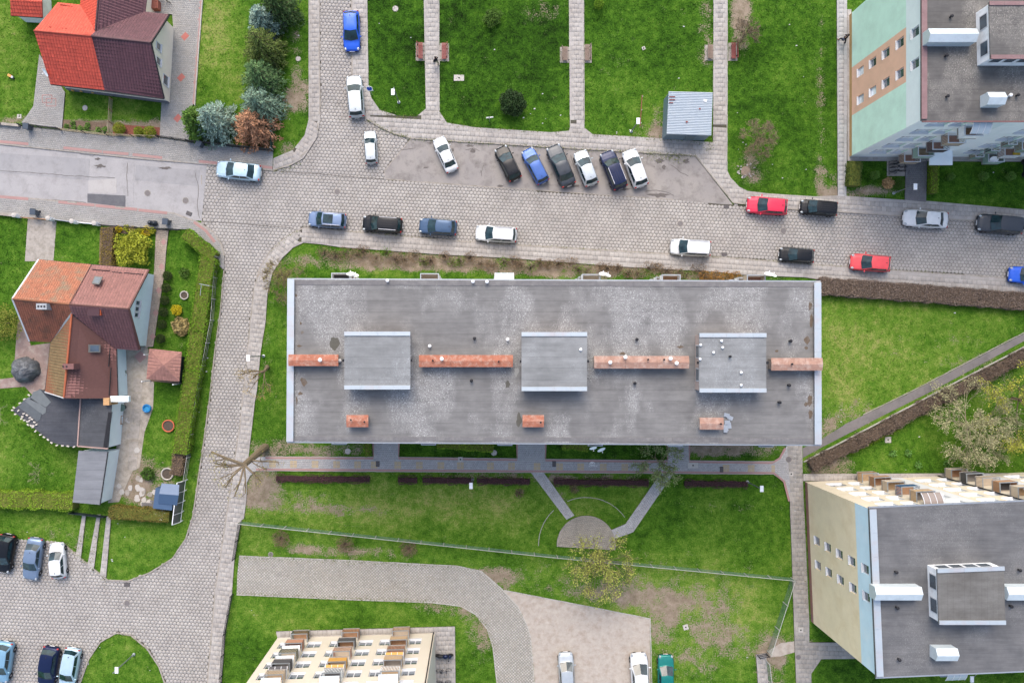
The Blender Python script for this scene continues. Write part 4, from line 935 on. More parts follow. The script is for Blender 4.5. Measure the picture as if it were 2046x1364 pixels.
def wall_window(root, a, b, f, z0, z1, w, out, name='window'):
    """window on a wall running a->b at fraction f; out = outward normal"""
    a = Vector((a[0], a[1], 0)); b = Vector((b[0], b[1], 0)); d = (b-a).normalized(); c = a.lerp(b, f); o = Vector((out[0], out[1], 0))
    fr = MB(); t = .08
    for s in (-1, 1): fr.bar(c+d*(s*(w/2-t/2))+o*.03+Vector((0,0,z0)), c+d*(s*(w/2-t/2))+o*.03+Vector((0,0,z1)), t, .08)
    for z in (z0+t/2, z1-t/2): fr.bar(c-d*(w/2-t)+o*.03+Vector((0,0,z)), c+d*(w/2-t)+o*.03+Vector((0,0,z)), .08, t)
    f_ = fr.obj(name, PVC, root)
    MB().bar(c-d*(w/2-t)+o*.015+Vector((0,0,(z0+z1)/2)), c+d*(w/2-t)+o*.015+Vector((0,0,(z0+z1)/2)), .03, z1-z0-2*t).obj('pane', PANE, f_)
    MB().bar(c-d*(w/2+.05)+o*.08+Vector((0,0,z0-.03)), c+d*(w/2+.05)+o*.08+Vector((0,0,z0-.03)), .2, .04).obj('sill', PVC, f_)
    return f_
def skylight(root, q, z, name='roof_window'):
    pts = [P(x, y, zz) for (x, y), zz in zip(q, z)]; n = (pts[1]-pts[0]).cross(pts[3]-pts[0]).normalized(); n = n if n.z > 0 else -n
    f = MB().add([p+n*.05 for p in pts]+[p+n*.14 for p in pts], [(4,5,6,7),(0,1,5,4),(1,2,6,5),(2,3,7,6),(3,0,4,7)]).obj(name, M('grey_roof_window', pc(120,120,116), .1, 4, .6), root)
    c = sum(pts, Vector())/4
    MB().add([c+(p-c)*.72+n*.15 for p in pts]+[c+(p-c)*.72+n*.1 for p in pts], [(0,1,2,3),(0,4,5,1),(1,5,6,2),(2,6,7,3),(3,7,4,0)]).obj('pane', PANE, f)
def pots(root, xs, z, mat, r=.1, h=.35):
    for x, y in xs: vent(root, P(x, y, z), r, h, mat, 'vent_pipe')
# ---- semi-detached house, orange half and maroon half
ZE, ZG = 2.7, 5.9
A_, B_, C_ = P(68,62,ZG), P(183,73,ZG), P(301,86,ZG)
D_, E_, F_ = P(101,168,ZE), P(209.5,180,ZE), P(327,197,ZE)
G_, NE_, L_, Wv = P(116,7,ZE), P(337,31,ZE), P(290,27,ZE), P(161,13,ZE)
J_ = P(191,61,5.6); K_ = P(201,-50,5.6); Le = P(299,-50,ZE); We = P(167,-50,ZE)
hs = thing('semi_detached_house', 'semi-detached house with bright orange roof half and dark maroon roof half', 'house', tuple(P(205,115)))
slope(hs, [A_, B_, E_, D_], REDT, base=REDB); slope(hs, [B_, C_, F_, E_], MAROON, base=MARB)
slope(hs, [G_, Wv, J_, B_, A_], REDT, base=REDB); slope(hs, [B_, J_, L_, NE_, C_], MAROON, base=MARB)
slope(hs, [J_, Wv, We, K_], REDT, base=REDB); slope(hs, [J_, K_, Le, L_], MAROON, base=MARB)
up = Vector((0,0,.04))
ridge(hs, A_+up, B_+up, REDB); ridge(hs, B_+up, C_+up, MARB); ridge(hs, J_+up, K_+up, MARB, .09)
_, w1 = walls_under(hs, [D_, F_, NE_, G_], ZE-.1, PEACH, .55)
MB().prism([P(174,-50,ZE), P(292,-50,ZE), P(284,60,ZE), P(170,60,ZE)], 0, ZE-.1).obj('wall', PEACH, hs)
# east gable wall
gs, gn = w1[1], w1[2]; gr_ = Vector((((gs+gn)/2).x, ((gs+gn)/2).y, 5.35))
mb = MB().add([Vector((gs.x, gs.y, ZE-.15)), Vector((gn.x, gn.y, ZE-.15)), gr_, Vector((gs.x-.25, gs.y, ZE-.15)), Vector((gn.x-.25, gn.y, ZE-.15)), gr_-Vector((.25,0,0))], [(0,1,2),(5,4,3),(0,2,5,3),(1,4,5,2),(0,3,4,1)]); mb.obj('gable_wall', PEACH, hs)
eo = Vector((gn.y-gs.y, -(gn.x-gs.x), 0)).normalized()
for f, z0, z1, w in ((.58, 3.2, 4.3, .8), (.4, 3.0, 4.1, .8), (.24, .9, 2.2, 1.1)): wall_window(hs, gs, gn, f, z0, z1, w, eo)
MB().bar(Vector((w1[0].x, w1[0].y-.04, .35)), Vector((w1[1].x, w1[1].y-.04, .35)), .1, .7).obj('stone_base', GREYS, hs)
for a, b in ((D_, F_), (G_, Wv), (L_, NE_)): MB().bar(a+Vector((0,0,-.08)), b+Vector((0,0,-.08)), .14, .12).obj('gutter', DARKIRON, hs)
MB().bar(C_+Vector((.05,0,-.06)), F_+Vector((.05,0,-.06)), .08, .16).obj('barge_board', DARKIRON, hs); MB().bar(C_+Vector((.05,0,-.06)), NE_+Vector((.05,0,-.06)), .08, .16).obj('barge_board', DARKIRON, hs)
pots(hs, ((103,58),(127,61),(135,61)), 5.2, REDB, .09, .25); pots(hs, ((240,69),), 4.8, DARKIRON, .13, .35)
for a, b in (((120,9),(146,14)),): MB().bar(P(*a, 3.1), P(*b, 3.1), .05, .12).obj('snow_guard', REDB, hs)
MB().bar(P(288,34,3.1), P(316,37,3.1), .05, .12).obj('snow_guard', MARB, hs)
skylight(hs, [(264,68),(276,68),(272,75),(261,75)], [5.0,5.0,5.3,5.3])
dish(hs, P(95,146,3.2), .45, -2.4)
for x, y in ((147,181),(164,182.5),(187,185)): MB().lathe(P(x, y, .3), [(.12,0),(.17,.25),(.05,.4)], 8).obj('hanging_pot', ORANGE, hs)
MB().box(P(309,12,.5), (1.1,.9,1.0)).obj('porch', M('brick_porch', pc(170,104,88), .2, 6, .9), hs)
# small house at the picture corner
sh = thing('garden_house', 'small white house with plain orange roof beside the semi-detached house', 'house', tuple(P(50,15)))
q = [P(19,-30,2.6), P(84,-30,2.6), P(85,35,2.0), P(22,31,2.0)]; r0_, r1_ = P(20,0,3.2), P(84,3,3.2)
slope(sh, [r0_, r1_, P(85,35,2.3), P(22,31,2.3)], REDT, base=REDB); slope(sh, [r1_, r0_, P(19,-35,2.3), P(83,-30,2.3)], REDT, base=REDB)
walls_under(sh, [P(22,31,2.3), P(85,35,2.3), P(83,-30,2.3), P(19,-35,2.3)], 2.25, WHITE, .35)
wall_window(sh, P(92,30), P(92,-10), .3, .9, 1.8, .7, (1, 0)); MB().bar(P(22,31.5,2.2), P(85,35.5,2.2), .1, .1).obj('gutter', DARKIRON, sh)
# ---- old house with clay and brown roofs
ZE, ZG, ZC = 2.8, 6.0, 5.3
A_, B_, C_ = P(26,597,ZG), P(139.5,608,ZG), P(256,617,ZG)
D_, E_, F_ = P(78,519,ZE), P(183,529,ZE), P(296,539,ZE)
G_, S1, J_, S2, S3 = P(60,681,ZE), P(101.5,682,ZE), P(144,626,5.55), P(232,694,ZE), P(278,698,ZE)
R1 = P(128,794,ZC); W2_ = P(90,782,ZE); E2_ = P(235,794,ZE); R0 = P(143.7,627,5.5)
oh = thing('old_house', 'old house with mossy clay tiles on one half and brown tiles on the other', 'house', tuple(P(165,620)))
slope(oh, [D_, E_, B_, A_], TERT, base=TERB, us=.24, vs=.3); slope(oh, [E_, F_, C_, B_], BRNT, base=BRNB)
slope(oh, [A_, B_, J_, S1, G_], TERD, base=TERB, us=.24, vs=.3); slope(oh, [B_, C_, S3, S2, J_], tilemat('shaded_brown_tile', pc(124, 86, 86), rough=.5), base=BRNB)  # brown slope away from the sun: darker tile copy, shade painted in
slope(oh, [R0, R1, W2_, S1], OLIVT, base=TERB, us=.3, vs=.36, lip=.05); slope(oh, [R0, S2, E2_, R1], BRNT, base=BRNB)
ridge(oh, A_+up, B_+up, TERB, .12); ridge(oh, B_+up, C_+up, BRNB); ridge(oh, R0+up, R1+up, M('bright_ridge', pc(196,110,76), .15, 4, .8), .11); ridge(oh, B_.lerp(E_, .02)+up, E_+up, BRNB, .08)
_, w1 = walls_under(oh, [G_, S3, F_, D_], ZE-.1, PBLUE, .55)
MB().prism([P(108,660,ZE), P(226,660,ZE), P(231,792,ZE), P(96,780,ZE)], 0, ZE-.1).obj('wall', PBLUE, oh)
gs, gn = w1[1], w1[2]; m_ = (gs+gn)/2; gr_ = Vector((m_.x, m_.y, 5.4))
MB().add([Vector((gs.x, gs.y, ZE-.15)), Vector((gn.x, gn.y, ZE-.15)), gr_, Vector((gs.x-.25, gs.y, ZE-.15)), Vector((gn.x-.25, gn.y, ZE-.15)), gr_-Vector((.25,0,0))], [(0,1,2),(5,4,3),(0,2,5,3),(1,4,5,2),(0,3,4,1)]).obj('gable_wall', PBLUE, oh)
eo = Vector((gn.y-gs.y, -(gn.x-gs.x), 0)).normalized()
for f in (.42, .5, .58): wall_window(oh, gs, gn, f, 2.9, 3.9, .55, eo)
for f in (): wall_window(oh, gs, gn, f, .9, 2.1, 1.0, eo)
WMET = M('white_barge_board', pc(224, 226, 228), .06, 3, .6)
for a, b, m in ((A_, D_, WMET), (A_, G_, WMET), (C_, F_, BRNB), (C_, S3, BRNB)):
    sx = -.06 if a is A_ else .06
    MB().bar(a+Vector((sx,0,-.04)), b+Vector((sx,0,-.04)), .16, .18).obj('barge_board', m, oh)
MB().bar(J_+Vector((0,0,.03)), S1+Vector((0,0,.03)), .18, .04).obj('valley_gutter', GALV, oh); MB().bar(J_+Vector((0,0,.05)), S2+Vector((0,0,.05)), .16, .04).obj('valley_gutter', DARKIRON, oh)
for a, b in ((D_, F_), (G_, S1), (S2, S3), (S2, E2_), (S1, W2_)): MB().bar(a+Vector((0,0,-.07)), b+Vector((0,0,-.07)), .12, .1).obj('gutter', DARKIRON, oh)
MB().bar(W2_+Vector((0,-.04,-.02)), R1+Vector((0,-.04,-.02)), .1, .14).obj('barge_board', WMET, oh); MB().bar(R1+Vector((0,-.04,-.02)), E2_+Vector((0,-.04,-.02)), .1, .14).obj('barge_board', BRNB, oh)
c_ = P(82, 612, 6.6); b = MB().box((c_.x, c_.y, 5.7), (1.05, .6, 1.7)).obj('chimney', M('lead_flashed_chimney', pc(176,180,184), .2, 5, .7), oh)
for dx in (-.3, 0, .3): MB().lathe((c_.x+dx, c_.y, 6.55), [(.11,0),(.11,.02),(.06,.03)], 8).obj('flue', DARKIRON, b)
c_ = P(189, 624, 6.0); b = MB().box((c_.x, c_.y, 5.2), (1.2, .6, 1.5)).obj('chimney', M('brick_chimney', pc(196,96,60), .25, 8, .9), oh); MB().box((c_.x-.1, c_.y, 6.0), (1.2, .7, .1)).obj('chimney_cap', MARB, b)
c_ = P(131, 732, 6.0); b = MB().box((c_.x+.25, c_.y, 5.3), (1.1, .55, 1.4)).obj('chimney', M('dark_brick_chimney', pc(140,100,96), .2, 8, .9), oh)
for dx in (-.25, .1): MB().lathe((c_.x+dx, c_.y, 6.0), [(.1,0),(.1,.02),(.05,.03)], 8).obj('flue', DARKIRON, b)
skylight(oh, [(190,553),(206,555),(199,570),(184,568)], [4.2,4.2,4.85,4.85]); skylight(oh, [(176,688),(200,688),(200,704),(176,704)], [4.65,3.9,3.9,4.65])
for a, b in (((184,538),(220,541)),((224,543),(244,545)),((248,545),(286,548))): MB().bar(P(*a, 3.3), P(*b, 3.3), .06, .12).obj('snow_guard', DARKIRON, oh)
for a, b in (((220,695),(217,732)),((222,734),(218,790))): MB().bar(P(*a, 3.35), P(*b, 3.35), .06, .12).obj('snow_guard', DARKIRON, oh)
# annexes of the old house
an = thing('flat_annex', 'white flat-roofed annex with dark grey felt roof behind the old house', 'annex', tuple(P(190,850)))
qa = [P(161,796,3.0), P(224,797,3.0), P(216,896,3.0), P(155,891,3.0)]
MB().prism(qa, 2.88, 3.0).obj('roof', bitumen('annex_felt', pc(96, 98, 102), pc(84, 86, 90), pc(130, 132, 134), .35), an)
WW = M('pale_blue_plaster', tuple(min(.8, q*1.8) for q in pc(204, 216, 224)), .05, 1, .9)
walls_under(an, qa, 2.9, WW, .12)
for i in range(30):
    t = i/29; p = P(213+2*(1-t)-0, 0, 0); a = P(216.5-7*t*.9+4*(1-t), 824+70*t, 3.03); MB().box(a, (.42, .1, .06)).obj('louvre', DARKIRON, an)
MB().bar(P(161,796,3.06), P(155,891,3.06), .12, .1).obj('edge_trim', M('pinkish_trim', pc(190,160,150), .1, 4, .8), an); MB().bar(P(155,891,3.04), P(216,896,3.04), .12, .1).obj('edge_trim', M('pinkish_trim', pc(190,160,150)), an)
c_ = P(212, 802, 3.6); MB().box((c_.x, c_.y, 2.6), (.6, .75, 2.0)).obj('chimney', M('ochre_chimney', pc(216,170,120), .15, 6, .9), an); MB().box((c_.x+1.2, c_.y+.25, 3.0), (1.9, .6, .5)).obj('ledge', WW, an)
MB().box(P(229.5, 873, 1.2)+Vector((.02,0,0)), (.08, .8, 1.9)).obj('door', M('red_door', pc(150,60,50), .1, 4, .6), an)
for y in (812, 842): MB().box(P(230.5, y, 1.5), (.07, .55, .9)).obj('window', PVC, an)
lo = thing('long_shed', 'long pale-walled shed with plain light grey felt roof', 'shed', tuple(P(185,950)))
qa = [P(157,900,2.75), P(216,902,2.75), P(200,1008,2.75), P(145,1003,2.75)]
MB().prism(qa, 2.65, 2.75).obj('roof', bitumen('shed_felt', pc(142, 145, 150), pc(134, 137, 142), pc(160, 162, 164), .1), lo); walls_under(lo, qa, 2.66, WW, .12)
MB().bar(P(216,902,2.78), P(200,1008,2.78), .1, .08).obj('edge_trim', DARKIRON, lo)
fan = thing('carport', 'fan-shaped dark felt carport roof weighed down with pale bricks', 'carport', tuple(P(100,840)))
fp = [(79,777),(128,795),(161,797),(155,891),(134,892),(103,883),(24.6,819.5)]
MB().prism([P(x, y, 2.55) for x, y in fp], 2.45, 2.55).obj('roof', bitumen('carport_felt', pc(88, 90, 96), pc(76, 79, 86), pc(120, 122, 124), .3), fan)
for q, m in (([(66,783),(80,778),(102,803),(92,813),(60,797)], 0), ([(52,796),(58,793),(92,815),(91,824),(85,828),(46,801)], 0), ([(44,803),(48,800),(83,827),(80,838),(74,842),(36,812)], 1)):
    MB().prism([P(x, y, 2.58) for x, y in q], 2.54, 2.575+.006*m).obj('felt_patch', M('grey_felt_patch%d' % m, pc(120-20*m, 126-20*m, 128-18*m), .1, 3, .9), fan)
for x, y in ((30,820),(46,800)): pass
for x, y in ((58,789),(49,797),(40,805),(28,814),(25,819),(37,820),(31,827),(48,826),(45,832),(43,836),(49,839),(54,829),(60,834),(55,842),(59,840),(64,837),(69,843),(67,850),(62,850),(66,853),(73,848),(56,848),(71,861),(81,868),(88,873),(96,878),(103,884),(114,889),(125,890),(136,891),(148,892)):
    p = P(x, y, 2.6); MB().box((p.x, p.y, 2.61), (.24, .13, .11), RN.uniform(-.8, .8)).obj('brick', M('pale_brick', pc(222, 212, 200), .12, 6, .9), fan)
for x, y in ((82,780),(30,818),(100,878),(150,888),(128,800)):
    p = P(x, y, 2.5); MB().box((p.x, p.y, 1.22), (.12, .12, 2.45)).obj('post', WOODB, fan)
PAVED.append([(P(x, y, 2.5).x, P(x, y, 2.5).y) for x, y in fp])
# gazebo
gz = thing('gazebo', 'square garden gazebo with brown pyramid roof beside the patio', 'gazebo', tuple(P(330,733)))
g4 = [P(298,696,2.3), P(363,703,2.3), P(358,762,2.3), P(292.5,757,2.3)]; ap = P(326.5,729,3.1); GZM = M('brown_shingle', pc(168, 122, 112), .08, 3, .8)
for i in range(4): slope(gz, [g4[i], g4[(i+1) % 4], ap], tilemat('gazebo_shingle', pc(172, 126, 114), rough=.8), .35, .25, lip=.012, base=GZM)
for x, y in ((306,708),(366,714),(362,766),(301,760)):
    p = P(x, y); MB().box((p.x, p.y, 1.14), (.1, .1, 2.28)).obj('post', WHITE, gz)
MB().bar(P(367,712,.9), P(363,765,.9), .06, 1.3).obj('side_screen', M('dark_screen', pc(46,58,62), .1, 4, .8), gz); MB().prism([P(305,707), P(367,713), P(363,767), P(300,761)], .03, .08).obj('deck', M('deck_boards', pc(120,100,84), .15, 8, .8), gz)
# blue shed and screens
bs = thing('garden_shed', 'small blue-grey metal shed standing on a slatted deck', 'shed', tuple(P(338,990)))
BLS = M('blue_grey_metal', pc(82, 108, 140), .06, 3, .5, .2, .4); r0_, r1_ = P(318,986,2.3), P(357,989,2.3)
wq = [P(325,968), P(360,971), P(357,1012), P(320,1008)]
MB().prism(wq, .1, 1.85).obj('wall', BLS, bs)
slope(bs, [P(323,965,1.95), P(358,968,1.95), r1_, r0_], BLS, tiles_=False, thick=.05, base=M('blue_grey_roof', pc(112,130,156), .06, 3, .5, .2, .4)); slope(bs, [r0_, r1_, P(353.5,1009,1.95), P(316,1005,1.95)], BLS, tiles_=False, thick=.05)
for i in range(14):
    y = 1002+i*2.0; MB().bar(P(283 if i > 1 else 300, y-2, .08), P(361, y+3, .08), .09, .05).obj('deck_board', M('grey_deck_board', pc(128,126,128), .12, 8, .85), bs)
PAVED.append([tuple(P(x, y)[:2]) for x, y in ((283,998),(362,1003),(360,1034),(283,1030))])
scn = thing('glass_screen', 'row of white-framed glass panels at the garden edge beside the blue shed', 'screen', tuple(P(368,1000)))
sy = [958,979,1000,1021,1040]
for i, (ya, yb) in enumerate(zip(sy, sy[1:])):
    xa, xb = 374-(ya-958)*.12, 374-(yb-958)*.12; a, b = P(xa, ya), P(xb, yb); d = (b-a).normalized()
    fr = MB(); o_ = Vector((-.9, 0, 2.0))*.5
    c4 = [a+Vector((0,0,.5)), b+Vector((0,0,.5)), b+Vector((-.35,0,1.9)), a+Vector((-.35,0,1.9))]
    for u, v in ((0,1),(1,2),(2,3),(3,0)): fr.bar(c4[u], c4[v], .07, .07)
    f_ = fr.obj('panel_frame', WHITE, scn); n_ = (c4[1]-c4[0]).cross(c4[3]-c4[0]).normalized()*.012
    MB().add([p+n_ for p in c4]+[p-n_ for p in c4], [(0,1,2,3),(7,6,5,4)]).obj('pane', M('dark_pane', pc(84,92,90) if i < 3 else pc(70,120,150), .2, 2, .2, 0, .6), f_)
for ya in sy: MB().box(P(373-(ya-958)*.12, ya, .25), (.08,.08,.5)).obj('post', WHITE, scn)
# tarpaulin heap
tp = thing('tarp_heap', 'round heap covered with a wrinkled grey tarpaulin in the yard', 'heap', tuple(P(54,738)))
vs = []; n = 26; rings = 9
for j in range(rings+1):
    f = j/rings
    for i in range(n):
        t = 2*math.pi*i/n; r = 1.45*math.sin(f*math.pi/2)*(1+.06*math.sin(3*t+1)+.05*math.sin(7*t+j*.4)); z = 1.5*math.cos(f*math.pi/2)**.8+RN.uniform(-.05,.05)*(f > .1)
        p = P(54,738); vs.append((p.x+r*math.cos(t), p.y+r*.95*math.sin(t), max(0.02, z)))
fs = [(j*n+i, (j+1)*n+i, (j+1)*n+(i+1) % n, j*n+(i+1) % n) for j in range(rings) for i in range(n)]
MB().add(vs, fs).obj('tarp', M('grey_tarpaulin', pc(96, 98, 102), .25, 2.5, .6, dirt=pc(150, 156, 160), damt=.7), tp)
mb = MB(); p = P(54,738)
for i in range(12):
    t = 2*math.pi*i/12; mb = MB().box((p.x+1.42*math.cos(t), p.y+1.35*math.sin(t), .06), (.2,.12,.1), t); mb.obj('stone', M('heap_stone', pc(120,108,100), .2, 6, .9), tp)
PAVED.append([(p.x+1.4*math.cos(t), p.y+1.35*math.sin(t)) for t in np.linspace(0, 6.28, 14)])
# ---- sheet-metal kiosk beside the path
kk = thing('metal_kiosk', 'pale blue corrugated metal kiosk with rust spots beside the lawn path', 'kiosk', tuple(P(1378,232)))
KM = M('pale_blue_steel', pc(184, 196, 206), .05, 2, .5, .3, .4, dirt=pc(196, 204, 208), damt=.4)
kq = [P(1336,183,2.5), P(1424,185,2.5), P(1421,271,2.4), P(1332,268,2.4)]; ku, kv = kq[1]-kq[0], kq[3]-kq[0]
walls_under(kk, kq, 2.38, M('grey_blue_steel', pc(136, 160, 176), .08, 2, .5, .3), .1)
nr = 26
for i in range(nr):
    a = kq[0].lerp(kq[3], i/nr); b = kq[1].lerp(kq[2], i/nr); a2 = kq[0].lerp(kq[3], (i+1)/nr); b2 = kq[1].lerp(kq[2], (i+1)/nr); m1, m2 = a.lerp(a2, .5)+Vector((0,0,.045)), b.lerp(b2, .5)+Vector((0,0,.045))
    MB().add([a, b, m2, m1, a2, b2, a-Vector((0,0,.04)), b-Vector((0,0,.04)), a2-Vector((0,0,.04)), b2-Vector((0,0,.04))], [(0,1,2,3),(3,2,5,4),(6,8,9,7),(6,7,1,0),(4,5,9,8)]).obj('roof_rib', KM, kk)
for q in ([(1337,193),(1349,193),(1349,194.5),(1337,194.5)], [(1337,199),(1349,199),(1349,200.5),(1337,200.5)], [(1337,205),(1345,205),(1345,206.5),(1337,206.5)], [(1370,242),(1375,242),(1373,246),(1371,245)], [(1397,216),(1400,216),(1400,219),(1397,219)], [(1406,198),(1413,199),(1412,204),(1406,203)]):
    MB().prism([P(x, y, 2.56) for x, y in q], 2.53, 2.565).obj('rust_spot' if q[0][0] < 1400 else 'paper_scrap', M('rust', pc(150,84,76), .2, 6, .9) if q[0][0] < 1400 else WHITE, kk)
MB().box(P(1378,276,1.0), (1.0,.08,1.9)).obj('door', M('steel_door', pc(120,140,152), .08, 3, .5, .3), kk)
# ================================================================ CARS
TYRE = M('tyre_rubber', (.02, .02, .022), .1, 8, .9); RIM = M('alloy_rim', (.5, .5, .52), .05, 6, .35, .7)
CGLASS = (lambda g: g.done(g.scale((.012, .03, .036), g.rng(g.noise(1.6, 2), .3, .7, .5, 1.6)), .05, 0, .45, .0))(N('car_glass'))
LAMPG = M('headlight_glass', (.34, .37, .39), .08, 9, .15, .2, .6); TAILR = M('taillight_red', (.3, .015, .015), .1, 9, .2, 0, .6)
PLATE = M('number_plate_white', (.7, .7, .7), .03, 5, .5); BLKPL = M('black_plastic', (.025, .025, .027), .1, 6, .55)
def paint(name, col, metal=.25):
    g = N('paint_'+name); c = g.scale(col, g.rng(g.noise(2.5, 4), .3, .7, .93, 1.06)); return g.done(c, .36, metal, .25, .18)
PAINT = dict(white=paint('white', (.56, .58, .59), 0), silver=paint('silver', (.42, .46, .48), .35), black=paint('black', (.005, .006, .008), .0), navy=paint('navy', (.007, .014, .05)),
    blue=paint('blue', (.02, .1, .55), .1), midblue=paint('midblue', (.05, .11, .32)), red=paint('red', (.58, .03, .07), .05), lred=paint('lred', (.62, .07, .08), .05), grey=paint('grey', (.045, .052, .062), .3),
    steel=paint('steel', (.16, .22, .34), .4), ice=paint('ice', (.42, .56, .64), .3), teal=paint('teal', (.01, .16, .14), .2), slate=paint('slate', (.05, .09, .16), .3), lblue=paint('lblue', (.2, .36, .48), .3), greyblue=paint('greyblue', (.17, .23, .32), .4))
# kind: L, W, H, hood end, windscreen top, roof end, rear glass base (fractions of L from the front), deck?
KIND = dict(hatch=(4.1,1.74,1.46,.27,.44,.86,.955,0), sedan=(4.65,1.8,1.43,.28,.43,.74,.87,1), wagon=(4.6,1.8,1.47,.27,.41,.90,.965,0), suv=(4.45,1.84,1.66,.27,.39,.90,.965,0), mpv=(4.3,1.76,1.6,.22,.36,.91,.965,0))
_cm = {}
def car_meshes(kind):
    if kind in _cm: return _cm[kind]
    L, W, Ht, fh, ft, fr, fb, deck = KIND[kind]; w = W/2; belt = .60*Ht+.04
    X = lambda f: L/2-f*L
    st = [(0,.66,.50,.34),(.012,.78,.60,.26),(.04,.885,.68,.22),(.1,.96,.755,.2),(.18,.99,.82,.19),(fh,1,belt-.02,.19),((fh+fb)/2,1.0,belt,.19),(.74,1.0,belt+.01,.19)]
    st += [(.86,.985,belt+.02 if not deck else belt+.03,.2),(.93,.95,belt+.01 if not deck else belt+.02,.22),(.972,.9,belt-.06,.26),(.992,.82,belt-.2,.3),(1,.7,belt-.34,.36)]
    prof = lambda zt, zb: [(0,zt),(.5,zt-.006),(.8,zt-.03),(.93,zt-.09),(.985,zt-.19),(1.0,zb+(zt-zb)*.5),(.985,zb+.14),(.93,zb),(0,zb)]
    def ring(f, hw, zt, zb):
        h = [(y*hw*w, z) for y, z in prof(zt, zb)]
        return [Vector((X(f), y, z)) for y, z in h]+[Vector((X(f), -y, z)) for y, z in h[-2:0:-1]]
    rings = [ring(*s) for s in st]; n = len(rings[0]); mb = MB()
    mb.add([v for r in rings for v in r], [(j*n+i, j*n+(i+1) % n, (j+1)*n+(i+1) % n, (j+1)*n+i) for j in range(len(rings)-1) for i in range(n)]+[tuple(range(n-1,-1,-1)), tuple(range((len(rings)-1)*n, len(rings)*n))])
    # cabin shell
    zb_ = belt-.04; zt = Ht-.05; wb = .93*w; wt = .74*w if kind not in ('suv','mpv') else .79*w
    half = lambda xf, xr, ww, z, bow: [(xf+bow, 0, z), (xf-.02, .92*ww, z), (xf-.22, ww, z), ((xf+xr)/2, ww*1.01, z), (xr+.2, ww*.97, z), (xr+.02, .9*ww, z), (xr-bow*.6, 0, z)]
    full = lambda h: [Vector(p) for p in h]+[Vector((p[0], -p[1], p[2])) for p in h[5:0:-1]]
    B = full(half(X(fh-.03), X(fb), wb, zb_, .13)); T = full(half(X(ft+.015), X(fr), wt, zt, .07)); m = len(B)
    c = sum(T, Vector())/m
    T2 = [c+(p-c)*.8+Vector((0,0,.035)) for p in T]; T3 = [c+(p-c)*.4+Vector((0,0,.05)) for p in T]
    mb2 = MB().add(B+T, [(i, (i+1) % m, m+(i+1) % m, m+i) for i in range(m)])
    roof = MB().add(T+T2+T3+[c+Vector((0,0,.054))], [(k*m+i, k*m+(i+1) % m, (k+1)*m+(i+1) % m, (k+1)*m+i) for k in (0, 1) for i in range(m)]+[(2*m+i, 2*m+(i+1) % m, 3*m) for i in range(m)])
    body = mb.add(mb2.v, mb2.f)
    out = {'body': body.mesh('body', PAINT['white'], smooth=True), 'roof': roof.mesh('roof', PAINT['white'], smooth=True)}
    def pane(idx, a0, a1, u0, u1, name):
        q = MB(); 
        ps = []
        for k, i in enumerate(idx): ps.append((B[i], T[i]))
        ext = len(idx)-1; vs = []
        for k, (b, t) in enumerate(ps):
            vs.append((b.lerp(t, a0), b.lerp(t, a1)))
        # trim the ends sideways
        def trim(v, o, f): return (v[0].lerp(o[0], f), v[1].lerp(o[1], f))
        v0 = trim(vs[0], vs[1], u0); v1 = trim(vs[-1], vs[-2], u1); vs = [v0]+vs[1:-1]+[v1]
        cc = Vector((c.x, 0, .6)); pts = []
        for b, t in vs:
            for p in (b, t):
                d = (p-Vector((max(min(p.x, X(ft)-.4), X(fr)+.4), 0, p.z-.3))).normalized(); pts.append(p+d*.012)
        for k in range(len(vs)-1): q.add([pts[2*k], pts[2*k+2], pts[2*k+3], pts[2*k+1]], [(0,1,2,3)])
        return q.mesh(name, CGLASS)
    out['windscreen'] = pane([m-1, 0, 1], .07, .98, .015, .015, 'windscreen')
    out['rear_window'] = pane([5, 6, 7], .18 if not deck else .06, .96, .02, .02, 'rear_window')
    out['side_window'] = [pane([2, 3], .2, .92, .06, .03, 'side_window'), pane([3, 4], .2, .92, .03, .06, 'side_window'), pane([m-3, m-2], .2, .92, .03, .06, 'side_window'), pane([m-4, m-3], .2, .92, .06, .03, 'side_window')]
    hd = MB(); hs_ = [s for s in st if .03 < s[0] <= fh-.01]+[(fh-.02, 1, belt-.025, .19)]; rows = []
    for s in sorted(hs_): rows.append([Vector((X(s[0]), y*s[1]*w, z+.008)) for y, z in ((-.82,s[2]-.035),(-.5,s[2]-.004),(0,s[2]+.004),(.5,s[2]-.004),(.82,s[2]-.035))])
    for a, b in zip(rows, rows[1:]):
        for i in range(4): hd.add([a[i], a[i+1], b[i+1], b[i]], [(0,1,2,3)])
    out['bonnet'] = hd.mesh('bonnet', PAINT['white'], smooth=True)
    def ell(cx, cy, cz, rx, ry, rz, mat, nm):
        e = MB().lathe((0,0,0), [(math.sin(t)*1.0, math.cos(t)*-1.0) for t in np.linspace(.15, math.pi-.15, 7)], 10)
        e.v = [(cx+x*rx, cy+y*ry, cz+z*rz) for x, y, z in e.v]; return e.mesh(nm, mat, smooth=True)
    out['headlight'] = [ell(L/2-.2, s*.74*w, .645, .19, .12, .07, LAMPG, 'headlight') for s in (-1, 1)]
    out['taillight'] = [ell(-L/2+.1, s*.78*w, belt-.19, .085, .14, .12, TAILR, 'taillight') for s in (-1, 1)]
    out['mirror'] = [ell(X(fh)-.2, s*(w+.09), belt+.06, .07, .12, .07, BLKPL, 'mirror') for s in (-1, 1)]
    R_ = .31 if kind != 'suv' else .35
    ty = MB().lathe((0,0,0), [(R_*.66,-.095),(R_*.97,-.095),(R_,-.06),(R_,.06),(R_*.97,.095),(R_*.66,.095)], 18); ty.v = [(x, z, y) for x, y, z in ty.v]
